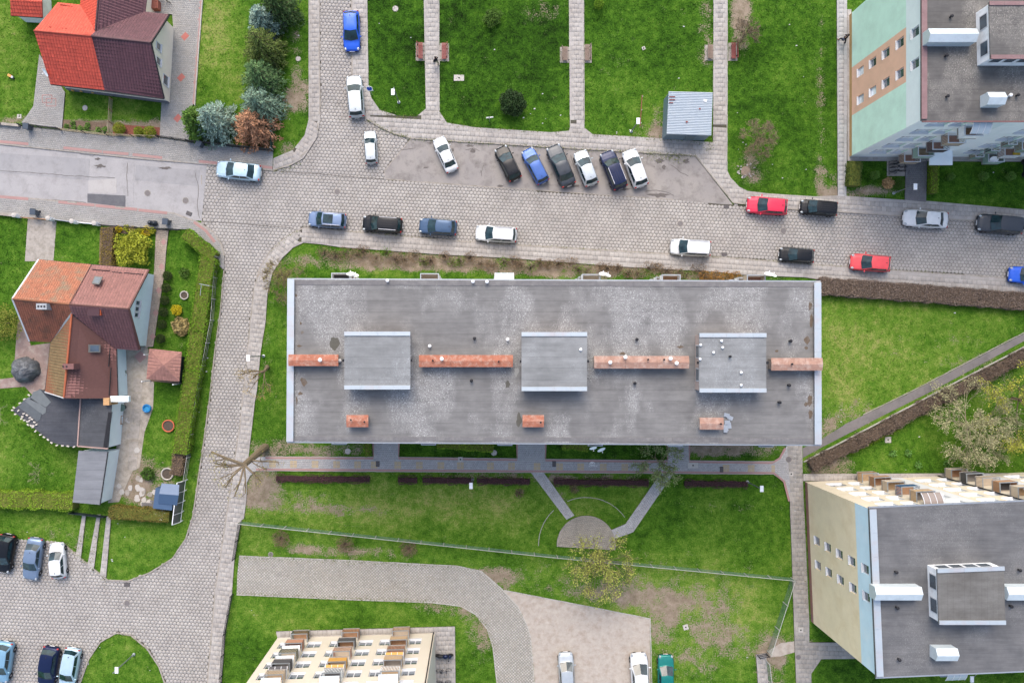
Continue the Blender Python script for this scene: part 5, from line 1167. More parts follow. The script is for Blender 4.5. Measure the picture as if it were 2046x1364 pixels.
    rm = MB().lathe((0,0,0), [(.05,-.1),(R_*.64,-.085),(R_*.64,.085),(.05,.1)], 12); rm.v = [(x, z, y) for x, y, z in rm.v]
    out['wheel'] = (ty.mesh('wheel', TYRE), rm.mesh('rim', RIM), R_, X(.175), X(.815), w-.09)
    out['bumper'] = [MB().box((L/2-.02, 0, .42), (.1, 1.2*w, .1)).mesh('bumper', BLKPL), MB().box((-L/2+.0, 0, .44), (.1, 1.25*w, .1)).mesh('bumper', BLKPL)]
    out['number_plate'] = [MB().box((L/2+.035, 0, .46), (.02, .52, .11)).mesh('number_plate', PLATE), MB().box((-L/2-.055, 0, .55), (.02, .52, .11)).mesh('number_plate', PLATE)]
    rl = [MB().bar(Vector((X(ft)-.2, s*wt*.93, zt+.06)), Vector((X(fr)+.15, s*wt*.93, zt+.06)), .05, .05).mesh('roof_rail', RIM) for s in (-1, 1)]
    out['roof_rail'] = rl
    out['wiper'] = [MB().bar(B[0].lerp(T[0], .13)+Vector((.03, s*.5*w-.15, .02)), B[0].lerp(T[0], .2)+Vector((-.03, s*.5*w+.3, .03)), .02, .02).mesh('wiper', BLKPL) for s in (-1, 1)]
    out['aerial'] = MB().box((X(fr)+.22, 0, zt+.07), (.12, .05, .05)).mesh('aerial', BLKPL)
    sr = MB().add([(X(ft)-.18,-wt*.72,zt+.05),(X(ft)-.18,wt*.72,zt+.05),(X(fr)+(X(ft)-X(fr))*.42,wt*.72,zt+.062),(X(fr)+(X(ft)-X(fr))*.42,-wt*.72,zt+.062)], [(0,3,2,1)])
    out['glass_roof'] = sr.mesh('glass_roof', CGLASS)
    grooves = MB()
    for i in range(4): grooves.bar(Vector((X(ft)-.25, (-.55+.367*i)*wt, zt+.052)), Vector((X(fr)+.2, (-.55+.367*i)*wt, zt+.052)), .02, .015)
    out['roof_groove'] = grooves.mesh('roof_groove', BLKPL)
    out['spare_wheel'] = ty
    _cm[kind] = out; return out
def car(kind, col, f, r, label, rails=False, groof=False, grooves=False, spare=False, darkroof=None, wscale=1.0):
    k = KIND[kind]; zc = .75; a = P(*f, zc); b = P(*r, zc); d = a-b; L = d.length; c = (a+b)/2
    t = thing('parked_car', label, 'car', (c.x, c.y, .035), math.atan2(d.y, d.x), 'cars parked in the streets and yards')
    s = L/(k[0]+.06); t.scale = (s, s*wscale, s); ms = car_meshes(kind); pm = PAINT[col]
    def kid(nm, me, m=None, par=t, loc=None):
        o = bpy.data.objects.new(nm, me); COL.objects.link(o); o.parent = par
        if loc is not None: o.location = loc
        if m is not None: o.material_slots[0].link = 'OBJECT'; o.material_slots[0].material = m
        return o
    kid('body', ms['body'], pm); kid('roof', ms['roof'], darkroof or pm); kid('bonnet', ms['bonnet'], pm)
    kid('windscreen', ms['windscreen']); kid('rear_window', ms['rear_window'])
    for me in ms['side_window']: kid('side_window', me)
    for nm in ('headlight', 'taillight', 'bumper', 'number_plate', 'wiper'):
        for me in ms[nm]: kid(nm, me)
    for me in ms['mirror']: kid('mirror', me, pm)
    ty, rm, R_, xf, xr, yw = ms['wheel']
    for x in (xf, xr):
        for y in (-yw, yw): w_ = kid('wheel', ty, None, t, (x, y, R_)); kid('rim', rm, None, w_)
    if rails:
        for me in ms['roof_rail']: kid('roof_rail', me)
    else: kid('aerial', ms['aerial'])
    if groof: kid('glass_roof', ms['glass_roof'])
    if grooves:
        o = kid('roof_groove', ms['roof_groove']); o['kind'] = 'stuff'
    if spare:
        o = kid('spare_wheel', ty, None, t, (-k[0]/2-.12, 0, .95)); o.rotation_euler = (0, 0, math.pi/2); o.scale = (1.0, .9, 1.0)
    return t
W3 = wl if 'wl' in globals() else pc
for a in (('hatch','blue',(703,102),(701,21),'bright blue hatchback parked on the side street by the lawn'),
 ('wagon','silver',(706,150),(713,235),'silver estate car parked behind the bright blue hatchback'),
 ('wagon','silver',(738,260),(742,327),'short silver estate car beside the curved kerb'),
 ('sedan','white',(875,274),(905,342),'white saloon standing alone in the parking bay'),
 ('hatch','black',(999,293),(1031,359),'black hatchback beside the gap in the parking bay row'),
 ('wagon','midblue',(1052,297),(1087,365),'medium blue estate car between black hatchback and grey saloon'),
 ('sedan','grey',(1104,290),(1138,371),'dark grey saloon in the parking bay row'),
 ('hatch','silver',(1158,301),(1184,370),'pale silver hatchback between grey saloon and navy off-roader'),
 ('suv','navy',(1211,302),(1241,377),'dark navy off-roader with ribbed roof in the parking bay',dict(rails=True, grooves=True)),
 ('hatch','white',(1256,299),(1283,373),'white hatchback at the end of the parking bay row'),
 ('sedan','ice',(431,336),(521,346),'pale ice blue saloon parked at the corner kerb'),
 ('suv','steel',(615,436),(692,442),'steel blue off-roader with black glass roof',dict(rails=True, groof=True)),
 ('suv','black',(724,445),(804,451),'black off-roader with silver roof rails parked behind the steel blue one',dict(rails=True, grooves=True)),
 ('hatch','slate',(837,450),(913,456),'slate blue hatchback parked between black off-roader and white estate'),
 ('wagon','white',(950,464),(1033,470),'white estate car parked along the kerb before the long block',dict(rails=True)),
 ('mpv','white',(1340,492),(1421,497),'white people carrier with dark roof rails on the street',dict(rails=True)),
 ('hatch','red',(1493,408),(1574,414),'crimson hatchback parked half on the sidewalk'),
 ('mpv','black',(1600,412),(1674,418),'black people carrier parked behind the crimson hatchback',dict(grooves=True)),
 ('sedan','white',(1806,434),(1895,440),'white saloon parked along the kerb opposite the mint block'),
 ('suv','grey',(1954,444),(2042,452),'dark off-roader with spare wheel on its tailgate',dict(spare=True)),
 ('hatch','black',(1558,507),(1628,512),'small black hatchback parked near the dark drain cover'),
 ('hatch','lred',(1700,522),(1780,528),'tomato red hatchback parked along the brown hedge'),
 ('hatch','blue',(2017,547),(2096,553),'blue hatchback behind the tomato red one along the brown hedge'),
 ('hatch','black',(2,1144),(16,1067),'black hatchback beside the grey blue saloon in the yard'),
 ('sedan','greyblue',(58,1159),(71,1074),'grey blue saloon between black and white cars in the yard'),
 ('hatch','white',(111,1084),(117,1156),'white hatchback beside the grey blue saloon in the yard'),
 ('hatch','lblue',(-2,1364),(11,1281),'light blue hatchback in the yard beside bare paving'),
 ('hatch','navy',(89,1372),(103,1291),'dark navy hatchback next to the pale estate at the round lawn'),
 ('wagon','ice',(130,1378),(146,1294),'pale ice blue estate beside the round lawn'),
 ('hatch','silver',(1130,1303),(1134,1377),'silver white hatchback alone on the gravel yard'),
 ('hatch','white',(1276,1304),(1281,1388),'white hatchback at the edging of the gravel yard'),
 ('sedan','teal',(1331,1308),(1331,1392),'teal green saloon parked on the grass beside the gravel yard')):
    car(*a[:5], **(a[5] if len(a) > 5 else {}))
# ================================================================ TREES, SHRUBS, HEDGES
def leafmat(name, c, sat=.25, rough=.7): return M('leaf_'+name, c, sat, 2.2, rough, 0, .2, tint=True)
def leaf_quads(C, ln, wd, up=.6, dirs=None):
    C = np.asarray(C, float); n = len(C)
    nr = NR.normal(size=(n, 3)); nr[:, 2] = np.abs(nr[:, 2])+up; nr /= np.linalg.norm(nr, axis=1)[:, None]
    t = NR.normal(size=(n, 3)) if dirs is None else np.asarray(dirs)+NR.normal(size=(n, 3))*.35
    t -= nr*(t*nr).sum(1)[:, None]; t /= np.linalg.norm(t, axis=1)[:, None]+1e-9; s = np.cross(nr, t)
    l = (np.asarray(ln)*NR.uniform(.7, 1.3, n))[:, None]*.5; w = (np.asarray(wd)*NR.uniform(.7, 1.3, n))[:, None]*.5
    return np.stack([C+t*l, C+s*w, C-t*l, C-s*w], 1).reshape(-1, 3)
def foliage(name, root, C, ln, wd, mat, up=.6, tv=.2, dirs=None, stuff=True, tint=None):
    C = np.asarray(C, float); V = leaf_quads(C, ln, wd, up, dirs)-np.array(org[root.name])
    t = np.clip(NR.normal(1, tv, len(C)), .45, 1.7) if tint is None else tint
    o = link(name, npmesh(name, V, 4, mat, t), root, kind='stuff'); return o
BARK = M('bark', pc(134, 120, 98), .25, 8, .95, bump=.5); TWIG = M('twig', pc(150, 132, 108), .2, 8, .95); DTWIG = M('dark_twig', pc(104, 88, 74), .2, 8, .95)
def crown_xy(px, py, z): p = P(px, py, z); return p.x, p.y
def conifer(px, py, h, r, mat, label, n=7000, group='conifers in the corner garden', tw=None):
    x, y = crown_xy(px, py, h*.35); t = thing('conifer_tree', label, 'tree', (x, y, 0), 0, group)
    MB().tube((x, y, 0), (x, y, h*.93), .13, .03, 7).obj('trunk', BARK, t)
    C = []; D = []; br = MB(); lev = 13
    for k in range(lev):
        f = (k+.5)/lev; z = h*(.06+.92*f); rad = 1.14*r*(1-f)**.62*(1 if f > .06 else .9); nb = max(4, int(13*(1-f)+4))
        for b in range(nb):
            a = 2*math.pi*(b/nb)+k*1.3+RN.uniform(-.2, .2); rr = rad*RN.uniform(.72, 1.12); dr = Vector((math.cos(a), math.sin(a), -.12))
            m = max(3, int(rr*9))
            br.tube((x, y, z), Vector((x, y, z))+dr*rr*.85, .025, .008, 3, cap=False)
            for i in range(m):
                s_ = (i+1)/m; q = Vector((x, y, z))+dr*(rr*s_)+Vector((0, 0, -.25*rr*s_*s_+.18*s_))
                wsp = .34*rr*(s_)*(1.15-s_)+.07
                for _ in range(3):
                    side = RN.uniform(-1, 1)*wsp; C.append((q.x-math.sin(a)*side+RN.uniform(-.06,.06), q.y+math.cos(a)*side+RN.uniform(-.06,.06), q.z+RN.uniform(-.08, .1)-abs(side)*.2)); D.append((math.cos(a)-math.sin(a)*side*1.5, math.sin(a)+math.cos(a)*side*1.5, .15))
    br.obj('branches', BARK, t)['kind'] = 'stuff'
    idx = NR.integers(0, len(C), n); C = np.array(C)[idx]+NR.normal(size=(n, 3))*.05; D = np.array(D)[idx]
    foliage('needles', t, C, .3, .11, mat, .5, .25, D); return t
DKG = leafmat('spruce_green', pc(80, 108, 58)); BLU = leafmat('spruce_blue', pc(160, 186, 168)); BLU2 = leafmat('spruce_bluegreen', pc(140, 168, 142)); OLV = leafmat('spruce_olive', pc(112, 130, 62)); MDG = leafmat('spruce_mid', pc(112, 146, 90)); BRN = leafmat('dry_brown', pc(204, 152, 116)); GRN2 = leafmat('fresh_green', pc(104, 142, 56))
conifer(556,14,6,2.3,DKG,'dark green spruce behind the small blue spruce in the garden row')
conifer(527,42,5,1.9,BLU,'small pale blue spruce next to the dark green spruce')
conifer(527,95,6.5,2.4,OLV,'olive green spruce in the middle of the garden row')
conifer(522,156,6,2.3,MDG,'mid green spruce between olive spruce and grey blue spruce')
conifer(520,210,6,2.5,BLU2,'grey blue spruce next to the dead brown conifer')
conifer(395,243,5,1.9,GRN2,'fresh green conifer overhanging the driveway at the street fence')
conifer(430,243,6,2.4,BLU,'broad pale blue spruce beside the street fence')
conifer(507,252,5.2,2.6,BRN,'dead brown conifer at the corner of the street fence')
def shrub(px, py, r, h, mat, label, n=900, size=.11, name='shrub', cat='shrub', group=None, sx=1.0, rag=.15, up=.5, fill=.55, stem=TWIG, twigs=0):
    x, y = crown_xy(px, py, h*.5); t = thing(name, label, cat, (x, y, 0), 0, group)
    st = MB(); st.tube((x, y, 0), (x, y, h*.5), .04*max(.6, r), .02, 5)
    for i in range(twigs):
        a = RN.uniform(0, 6.28); e = RN.uniform(.25, 1.0); d = Vector((math.cos(a)*e*r*sx, math.sin(a)*e*r, h*(1.05-.5*e))); b = Vector((x+RN.uniform(-.1,.1), y+RN.uniform(-.1,.1), .02))
        m = b+d*.55+Vector((RN.uniform(-.1,.1)*r, RN.uniform(-.1,.1)*r, .1)); st.tube(b, m, .014, .009, 3, cap=False); st.tube(m, b+d, .009, .004, 3, cap=False)
        for _ in range(2):
            e2 = m+(d*.4)+Vector((RN.uniform(-.3,.3)*r, RN.uniform(-.3,.3)*r, RN.uniform(-.1,.2)*h)); st.tube(m, e2, .007, .003, 3, cap=False)
    so = st.obj('stem', stem, t)
    if twigs: so['kind'] = 'stuff'
    if n:
        d = NR.normal(size=(n, 3)); d /= np.linalg.norm(d, axis=1)[:, None]; ph = NR.uniform(0, 6.28, 6)
        lump = 1+rag*(np.sin(d[:, 0]*5+ph[0])*np.sin(d[:, 1]*5+ph[1])+.6*np.sin(d[:, 2]*7+ph[2]))
        q = (fill+(1-fill)*NR.random(n)**.5)*lump
        C = np.stack([x+d[:, 0]*q*r*sx, y+d[:, 1]*q*r, np.maximum(.03, h*.5+d[:, 2]*q*h*.5)], 1)
        foliage('foliage', t, C, size, size*.6, mat, up)
    return t
THU = leafmat('thuja_yellow', pc(134, 146, 40)); BOX = leafmat('box_dark', pc(62, 78, 34)); YEL = leafmat('yellow', pc(214, 192, 36)); TAN = leafmat('dry_grass', pc(168, 150, 98)); LIM = leafmat('lime', pc(168, 174, 52)); MID = leafmat('mid_green', pc(80, 112, 40)); PINE = leafmat('pine', pc(48, 72, 34)); BROWNL = leafmat('brown_twigs', pc(140, 118, 92)); RUSTL = leafmat('rusty_leaves', pc(168, 124, 58)); PURL = leafmat('barberry', pc(104, 70, 74)); BRG = leafmat('bright_green', pc(104, 140, 26)); GRYB = leafmat('grey_brown', pc(122, 108, 96)); DGB = leafmat('dark_grey_brown', pc(138, 122, 110))
for x, y, r in ((238,257,.68),(277,263,.52),(299,264,.68)): shrub(x, y, r, 1.2, THU, 'round yellow-green clipped thuja in the front bed', 1600, .1, 'thuja_globe', 'shrub', 'clipped thujas in the bark bed', rag=.05)
for x, y in ((334,551),(331.5,575),(329,600),(326,623.5),(323,648),(320.5,676.5)): shrub(x, y, .52, .95, BOX, 'dark green clipped ball along the garden path', 1100, .09, 'box_ball', 'shrub', 'clipped balls along the garden path', rag=.04)
shrub(353,619,.56,.9,YEL,'bright yellow round shrub in the garden',900,.11); shrub(362,652,.95,.8,TAN,'pale dry ornamental grass beside the yellow shrub',1100,.3,'ornamental_grass','plant',twigs=40)
shrub(265,498,1.65,2.6,LIM,'lime yellow spreading conifer in the front garden',2600,.26,'spreading_conifer',rag=.3); shrub(8,645,1.8,2.2,leafmat('olive_yellow', pc(140,146,58)),'olive yellow shrub beside the old house yard',2200,.16,rag=.25)
shrub(984,36,.95,1.3,MID,'round green shrub standing in dark soil on the lawn',1800,.14,rag=.2); shrub(1024,206,1.35,2.0,PINE,'dark green dwarf pine on the lawn',3400,.2,'dwarf_pine',rag=.12); shrub(1197,8,.55,1.3,BRG,'small bright green thuja by the lawn path',900,.1)
shrub(295,946,.75,.9,MID,'small dark green conifer beside the rubble patch',700,.18); shrub(325,1026,.8,1.4,leafmat('blossom', pc(232,226,214)),'white blossoming shrub at the hedge end',900,.09,fill=.2,twigs=16); shrub(368,545,.55,.6,MID,'leafy low plant near the clipped balls',250,.2)
for x, y in ((133,253),(147,256),(160,256),(172,258),(196,259),(209,258),(145,246),(175,250)): shrub(x, y, .3, .4, GRN2, 'small leafy perennial in the bare soil bed', 130, .14, 'perennial', 'plant', 'perennials in the soil bed')
for x, y, m in ((237,458,YEL),(253,456,LIM),(264,459,TAN),(279,461,LIM),(292,462,YEL),(305,461,LIM)): shrub(x, y, .38 if x != 292 else .6, .6, m, 'low yellow-green shrub along the street fence', 380, .12, group='low shrubs along the street fence')
for x, y, r in ((1748,350,.48),(1900,353,.42),(1965,352,.5),(2020,352,.52)): shrub(x, y, r, 1.0, GRN2, 'small round clipped shrub on the strip before the mint block', 800, .1, 'clipped_shrub', 'shrub', 'clipped shrubs before the mint block')
shrub(1774,366,.62,.7,leafmat('tan_grass', pc(196,160,112)),'dry tan grass clump near the entrance path',600,.2,'ornamental_grass','plant'); shrub(1797,366,.62,.8,MID,'square clipped green shrub beside the entrance path',900,.11,rag=.02)
for x, y in ((561,1076),(689,1087),(816,1096)): shrub(x, y, .95, .75, BROWNL, 'bare round dome shrub on the strip beside the grid drive', 500, .1, 'dome_shrub', 'shrub', 'bare dome shrubs beside the grid drive', twigs=90, fill=.75)
for x, y in ((1038,985),(1147,976)): shrub(x, y, .6, .6, leafmat('reddish', pc(132,104,84)), 'small bare reddish shrub on the lawn by the diagonal path', 160, .1, group='bare reddish shrubs by the diagonal path', twigs=50)
for x, y in ((1785,905),(1815,905),(1835,929),(1892,926)): shrub(x, y, .4, .35, leafmat('wild_leaf', pc(104,150,70)), 'leafy weed clump in the lawn beside the beige block', 60, .22, 'weed', 'plant', 'leafy weeds beside the beige block')
# bare bushes between the long block and its sidewalk
RN2 = random.Random(3)
for i in range(40):
    x = 650+i*19.5+RN2.uniform(-6, 6); y = 502+(x-650)*.058+RN2.uniform(-6, 9); g_ = RN2.random() < .28
    shrub(x, y, RN2.uniform(.5, .85), RN2.uniform(.6, 1.0), BRG if g_ else BROWNL, 'bare brown bush budding green in the bed along the street' if g_ else 'bare brown bush in the bed along the street', 130 if g_ else 170, .12, 'bare_bush', 'shrub', 'budding bushes along the street bed' if g_ else 'bare bushes along the street bed', twigs=34, stem=RN2.choice([TWIG, DTWIG]), sx=1.25)
for x in (1408,1430,1452,1470): shrub(x, 552+(x-1408)*.03, .7, .7, RUSTL, 'rusty leaved low bush beside the end balcony', 420, .12, 'low_bush', 'shrub', 'rusty leaved bushes beside the end balcony', twigs=20)
def hedge(pts, w, h, mat, label, dens=130, size=.13, core=None, name='hedge', rough=.06, group=None, zref=None, twigs=0, top=None):
    zr = h if zref is None else zref; W = [P(x, y, zr) for x, y in pts]; c = W[len(W)//2]
    t = thing(name, label, 'hedge', (c.x, c.y, 0), 0, group); mb = MB(); C = []; T = []
    for a, b in zip(W, W[1:]):
        a = Vector((a.x, a.y, 0)); b = Vector((b.x, b.y, 0)); d = b-a; L = d.length; d.normalize(); n = Vector((-d.y, d.x, 0)); ex_ = w*.25
        q = [a-d*ex_*.3+n*(w/2-.1), b+d*ex_*.3+n*(w/2-.1), b+d*ex_*.3-n*(w/2-.1), a-d*ex_*.3-n*(w/2-.1)]
        mb.prism(q, 0, h-.1-RN.uniform(0, .03), 0, False); PAVED.append([(p.x, p.y) for p in q])
        for area, f in ((L*w, 0), (L*h, 1), (L*h, 2), (w*h*.8, 3), (w*h*.8, 4)):
            m = int(area*dens); u = NR.random(m); v = NR.random(m)
            wob = 1+rough*np.sin(u*L*1.7+f)+rough*.7*np.sin(u*L*4.1)
            if f == 0: p = np.outer(u*L*1.04-.02*L, d)+np.outer((v-.5)*w*wob, n)+np.outer(np.full(m, 1.0)*h*(1+rough*.5*np.sin(u*L*2.3))+NR.normal(size=m)*.045, (0,0,1))
            elif f < 3: p = np.outer(u*L, d)+np.outer((w/2*wob+NR.normal(size=m)*.04)*(1 if f == 1 else -1), n)+np.outer(v*h, (0,0,1))
            else: p = np.outer((L if f == 3 else 0)+NR.normal(size=m)*.05, d)+np.outer((u-.5)*w, n)+np.outer(v*h, (0,0,1))
            C.append(p+np.array(a))
    mb.obj('inner_branches', core or DTWIG, t); C = np.concatenate(C); foliage('foliage', t, C, size, size*(.6 if size < .15 else .22), mat, .4, .28 if size < .15 else .35); return t
HG = leafmat('hedge_green', pc(112, 152, 34), .5); HG2 = leafmat('hedge_bright', pc(130, 164, 42), .4); CORE = M('hedge_wood', pc(112, 118, 50), .3, 6, .95)
hedge([(368,466),(400,492),(424,512)], 1.25, 1.5, HG, 'clipped green hedge along the rounded street corner', core=CORE)
hedge([(414,515),(404,580),(393,660),(383,740),(370,820),(358,905)], 1.65, 1.6, HG, 'long clipped green hedge between garden and cobbled street', core=CORE)
hedge([(356,908),(350,948)], 1.2, 1.2, BROWNL, 'bare brown end of the long garden hedge', 90, core=DTWIG)
hedge([(-30,998),(60,1000),(142,1004)], 1.7, 1.5, HG2, 'bright green wavy hedge behind the yard parking', core=CORE, rough=.12)
hedge([(218,1024),(335,1032)], 1.25, 1.4, leafmat('hedge_brown', pc(124,112,52)), 'brownish clipped hedge beside the wheel tracks', core=CORE)
hedge([(214,456),(211,528)], 1.3, 1.3, leafmat('hedge_rust', pc(140,120,52)), 'rusty brown hedge strip in the front garden', 110, core=DTWIG)
hedge([(1711,324),(1708,368)], 1.35, 1.1, leafmat('hedge_dull', pc(86,104,44)), 'dull green square hedge at the corner of the mint block', core=CORE); hedge([(1870,322),(1869,384)], .75, 1.0, HG2, 'narrow yellow-green hedge along the entrance path', core=CORE)
hedge([(1640,571),(1740,578),(1850,586),(1960,595),(2080,604)], 1.75, 1.0, DGB, 'long bare dark brown hedge beside the street sidewalk', 190, .2, core=DTWIG)
hedge([(1640,586),(1850,600),(2080,618)], .35, .45, BRG, 'thin bright green growth under the bare brown hedge', 110, .1, core=CORE, name='undergrowth')
hedge([(1624,932),(1650,918),(1718,884),(1790,846),(1841,818),(1893,792),(1975,751),(2070,700)], 1.1, 1.0, leafmat('thorn_brown', pc(118,104,92)), 'bare thorny brown hedge along the asphalt path', 150, .22, core=DTWIG, rough=.2)
hedge([(1704,905),(1800,856)], .3, .35, BRG, 'thin green edge growing along the thorny hedge', 90, core=CORE, name='undergrowth')
hedge([(875,884),(930,888),(985,893)], 1.2, .9, HG2, 'bright green clipped hedge under the middle balconies', core=CORE); hedge([(1126,886),(1175,893)], 1.1, .9, HG2, 'short bright green hedge next to the green balcony', core=CORE, rough=.2)
hedge([(733,888),(734,911)], .7, .6, HG, 'short dull green hedge piece at the first entrance path', core=CORE)
for x0, x1, lb in ((552,737,'beside the street tree'),(796,832,'short piece between two longer ones'),(845,945,'ending at the lamp post'),(954,1058,'ending at the diagonal path'),(1108,1296,'between the two diagonal paths'),(1370,1494,'ending at the leaning lamp')):
    y = lambda x: 956+(x-552)*.0125; hedge([(x0, y(x0)), ((x0+x1)/2, y((x0+x1)/2)), (x1, y(x1))], .68, .45, PURL, 'low dark purple barberry hedge, '+lb, 260, .075, core=M('purple_wood', pc(70,50,50), .2, 6, .95), name='barberry_hedge', rough=.25, group='purple barberry hedges')
# deciduous trees
def grow(mb, p, d, ln, r, depth, tips, spread=.6, up=.12, nseg=3, kids=(2, 3), taper=.62, mi=0):
    q = Vector(p); d = Vector(d).normalized(); r = max(r, .013)
    for i in range(nseg):
        d2 = (d+Vector((RN.gauss(0, .13), RN.gauss(0, .13), RN.gauss(0, .1)+up*.3))).normalized(); e = q+d2*(ln/nseg); r1 = r*(1-(1-taper)*(i+1)/nseg)
        mb.tube(q, e, r*(1-(1-taper)*i/nseg), r1, 5 if r > .03 else 3, cap=False)
        if depth <= 1: tips.append((e, d2))
        if depth > 0 and i > 0:
            for _ in range(RN.randint(*kids) if i == nseg-1 else 1):
                s_ = Vector((RN.gauss(0, 1), RN.gauss(0, 1), RN.gauss(0, .7))).normalized(); nd = (d2+s_*spread+Vector((0,0,up))).normalized()
                grow(mb, e, nd, ln*RN.uniform(.55, .8), r1*.7, depth-1, tips, spread, up, nseg, kids, taper)
        q, d = e, d2
    tips.append((q, d))
def tree(base, top, zt, label, limbs, ln, depth, r0, leaf, nl, lsize, spread=.6, up=.1, barkm=BARK, name='tree', droop=0.0, group=None):
    a = P(*base); b = P(*top, zt); t = thing(name, label, 'tree', tuple(a), 0, group); mb = MB(); tips = []
    m = a.lerp(b, .5)+Vector((RN.uniform(-.08,.08), RN.uniform(-.08,.08), 0)); mb.tube(a, m, r0, r0*.85, 8); mb.tube(m, b, r0*.85, r0*.6, 8)
    mb.obj('trunk', barkm, t); cr = MB()
    for i in range(limbs):
        an = 2*math.pi*(i+RN.uniform(-.3,.3))/limbs; st = a.lerp(b, RN.uniform(.7, 1.0))
        zz = RN.uniform(.1, .7) if i % 3 else RN.uniform(1.2, 2.6)
        grow(cr, st, (math.cos(an), math.sin(an), zz), ln*(1 if i % 3 else .8), r0*.45, depth, tips, spread, up)
    o = cr.obj('crown_branches', barkm, t); o['kind'] = 'stuff'
    if nl:
        idx = NR.integers(0, len(tips), nl); C = np.array([tips[i][0] for i in idx])+NR.normal(size=(nl, 3))*np.array([.13,.13,.1])-np.array([0,0,droop])*NR.random((nl, 1)); D = np.array([tips[i][1] for i in idx])
        foliage('leaves', t, C, lsize, lsize*.6, leaf, .5, .22, D)
    return t
LBARK = M('pale_bark', pc(166, 156, 128), .2, 6, .95)
tree((1191,1113),(1195,1120),2.6,'budding yellow-green tree overhanging the round plaza and fence',14,1.75,4,.13,leafmat('bud_yellow', pc(184,190,92)),3600,.15,.7,.16)
tree((1922,846),(1936,850),1.6,'dense silvery willow-like shrub tree beside the thorny hedge',16,1.95,4,.14,leafmat('silver_green', pc(184,184,136)),6500,.15,.55,.04,LBARK)
tree((2022,795),(2040,800),3.0,'budding yellow-green tree behind the silvery shrub tree',10,2.2,4,.16,leafmat('bud_green', pc(176,180,70)),8000,.16,.65,.08)
tree((1308,912),(1322,925),3.2,'light green weeping young tree at the third entrance path',10,1.25,3,.08,leafmat('pale_leaf', pc(146,164,100)),2400,.17,.7,-.02,TWIG)
tree((1482,80),(1488,68),1.2,'small bare grey tree beside the red bench',11,.7,4,.05,leafmat('grey_bud', pc(132,118,94)),900,.09,.75,.1,TWIG)
tree((1506,290),(1514,280),1.6,'bare spreading tree on the lawn beside the stone ring',12,.95,4,.07,leafmat('grey_bud2', pc(138,130,94)),1500,.1,.75,.08,TWIG)
tree((580,566),(566,556),1.4,'bare olive shrub tree at the corner of the long block',14,1.05,4,.07,leafmat('olive_bud', pc(158,150,88)),1700,.1,.7,.12,TWIG)
tree((80,945),(76,944),.8,'thin bare sapling on the back lawn',6,.7,2,.03,leafmat('sap', pc(160,164,110)),90,.08,.8,.1,LBARK); tree((6,828),(0,826),1.2,'thin bare sapling beside the carport',6,.8,2,.03,leafmat('sap2', pc(160,164,110)),70,.08,.8,.1,LBARK)
# pollarded street trees, limbs traced where they end
def pollard(base, hub, zh, ends, r0, label, budm=LIM):
    a = P(*base); b = P(*hub, zh); t = thing('pollarded_tree', label, 'tree', tuple(a), 0, 'pollarded street trees'); mb = MB()
    mid = a.lerp(b, .45)+Vector((.12, .1, 0)); mb.tube(a, mid, r0*1.25, r0, 9); mb.tube(mid, b, r0, r0*.8, 9); mb.obj('trunk', BARK, t); tips = []
    for x, y, z, r in ends:
        e = P(x, y, z); st = b if z >= zh-.6 else a.lerp(b, .75); m1 = st.lerp(e, .5)+Vector((RN.uniform(-.15,.15), RN.uniform(-.15,.15), .25)); lb = MB()
        lb.tube(st, m1, r, r*.8, 7); lb.tube(m1, e, r*.8, r*.55, 7)
        for _ in range(3):
            sd_ = (e-st).length; e2 = m1.lerp(e, RN.uniform(.3, .9))+Vector((RN.gauss(0, .22), RN.gauss(0, .22), RN.uniform(.1, .4)))*sd_*.55; mm = m1.lerp(e2, .5)+Vector((RN.gauss(0,.08), RN.gauss(0,.08), .1))
            lb.tube(m1, mm, r*.42, r*.34, 5); lb.tube(mm, e2, r*.34, r*.2, 5)
            for _ in range(4):
                d = Vector((RN.gauss(0,1), RN.gauss(0,1), .6)).normalized()*RN.uniform(.25, .6); lb.tube(e2, e2+d, .018, .008, 3); tips += [e2+d]
        for _ in range(5):
            d = Vector((RN.gauss(0,1), RN.gauss(0,1), .6)).normalized()*RN.uniform(.3, .7); lb.tube(e, e+d, .02, .008, 3); tips += [e+d]*3+[e+d*.6]
        lb.obj('limb', BARK, t)
    n = 420; idx = NR.integers(0, len(tips), n); foliage('buds', t, np.array([tips[i] for i in idx])+NR.normal(size=(n, 3))*.14, .11, .07, budm, .5)
pollard((530,893),(488,928),6.6,[(422,902,7.6,.17),(430,926,7.4,.11),(446,934,7.2,.1),(450,974,7.6,.11),(468,992,7.4,.1),(490,986,7.0,.09),(522,962,7.0,.13),(556,922,5.6,.1),(533,938,5.4,.07),(440,955,7.4,.06)],.36,'big pollarded tree with cut limbs leaning over the cobbled street',leafmat('pollard_bud', pc(176,166,86)))
pollard((534,733),(528,741),3.6,[(505,756,5.0,.1),(480,748,5.4,.08),(484,742,5.2,.05),(498,782,4.6,.05),(540,778,4.0,.04),(525,790,4.4,.04)],.2,'small pollarded tree with few cut limbs beside the lamp',leafmat('pollard_bud2', pc(182,160,100)))
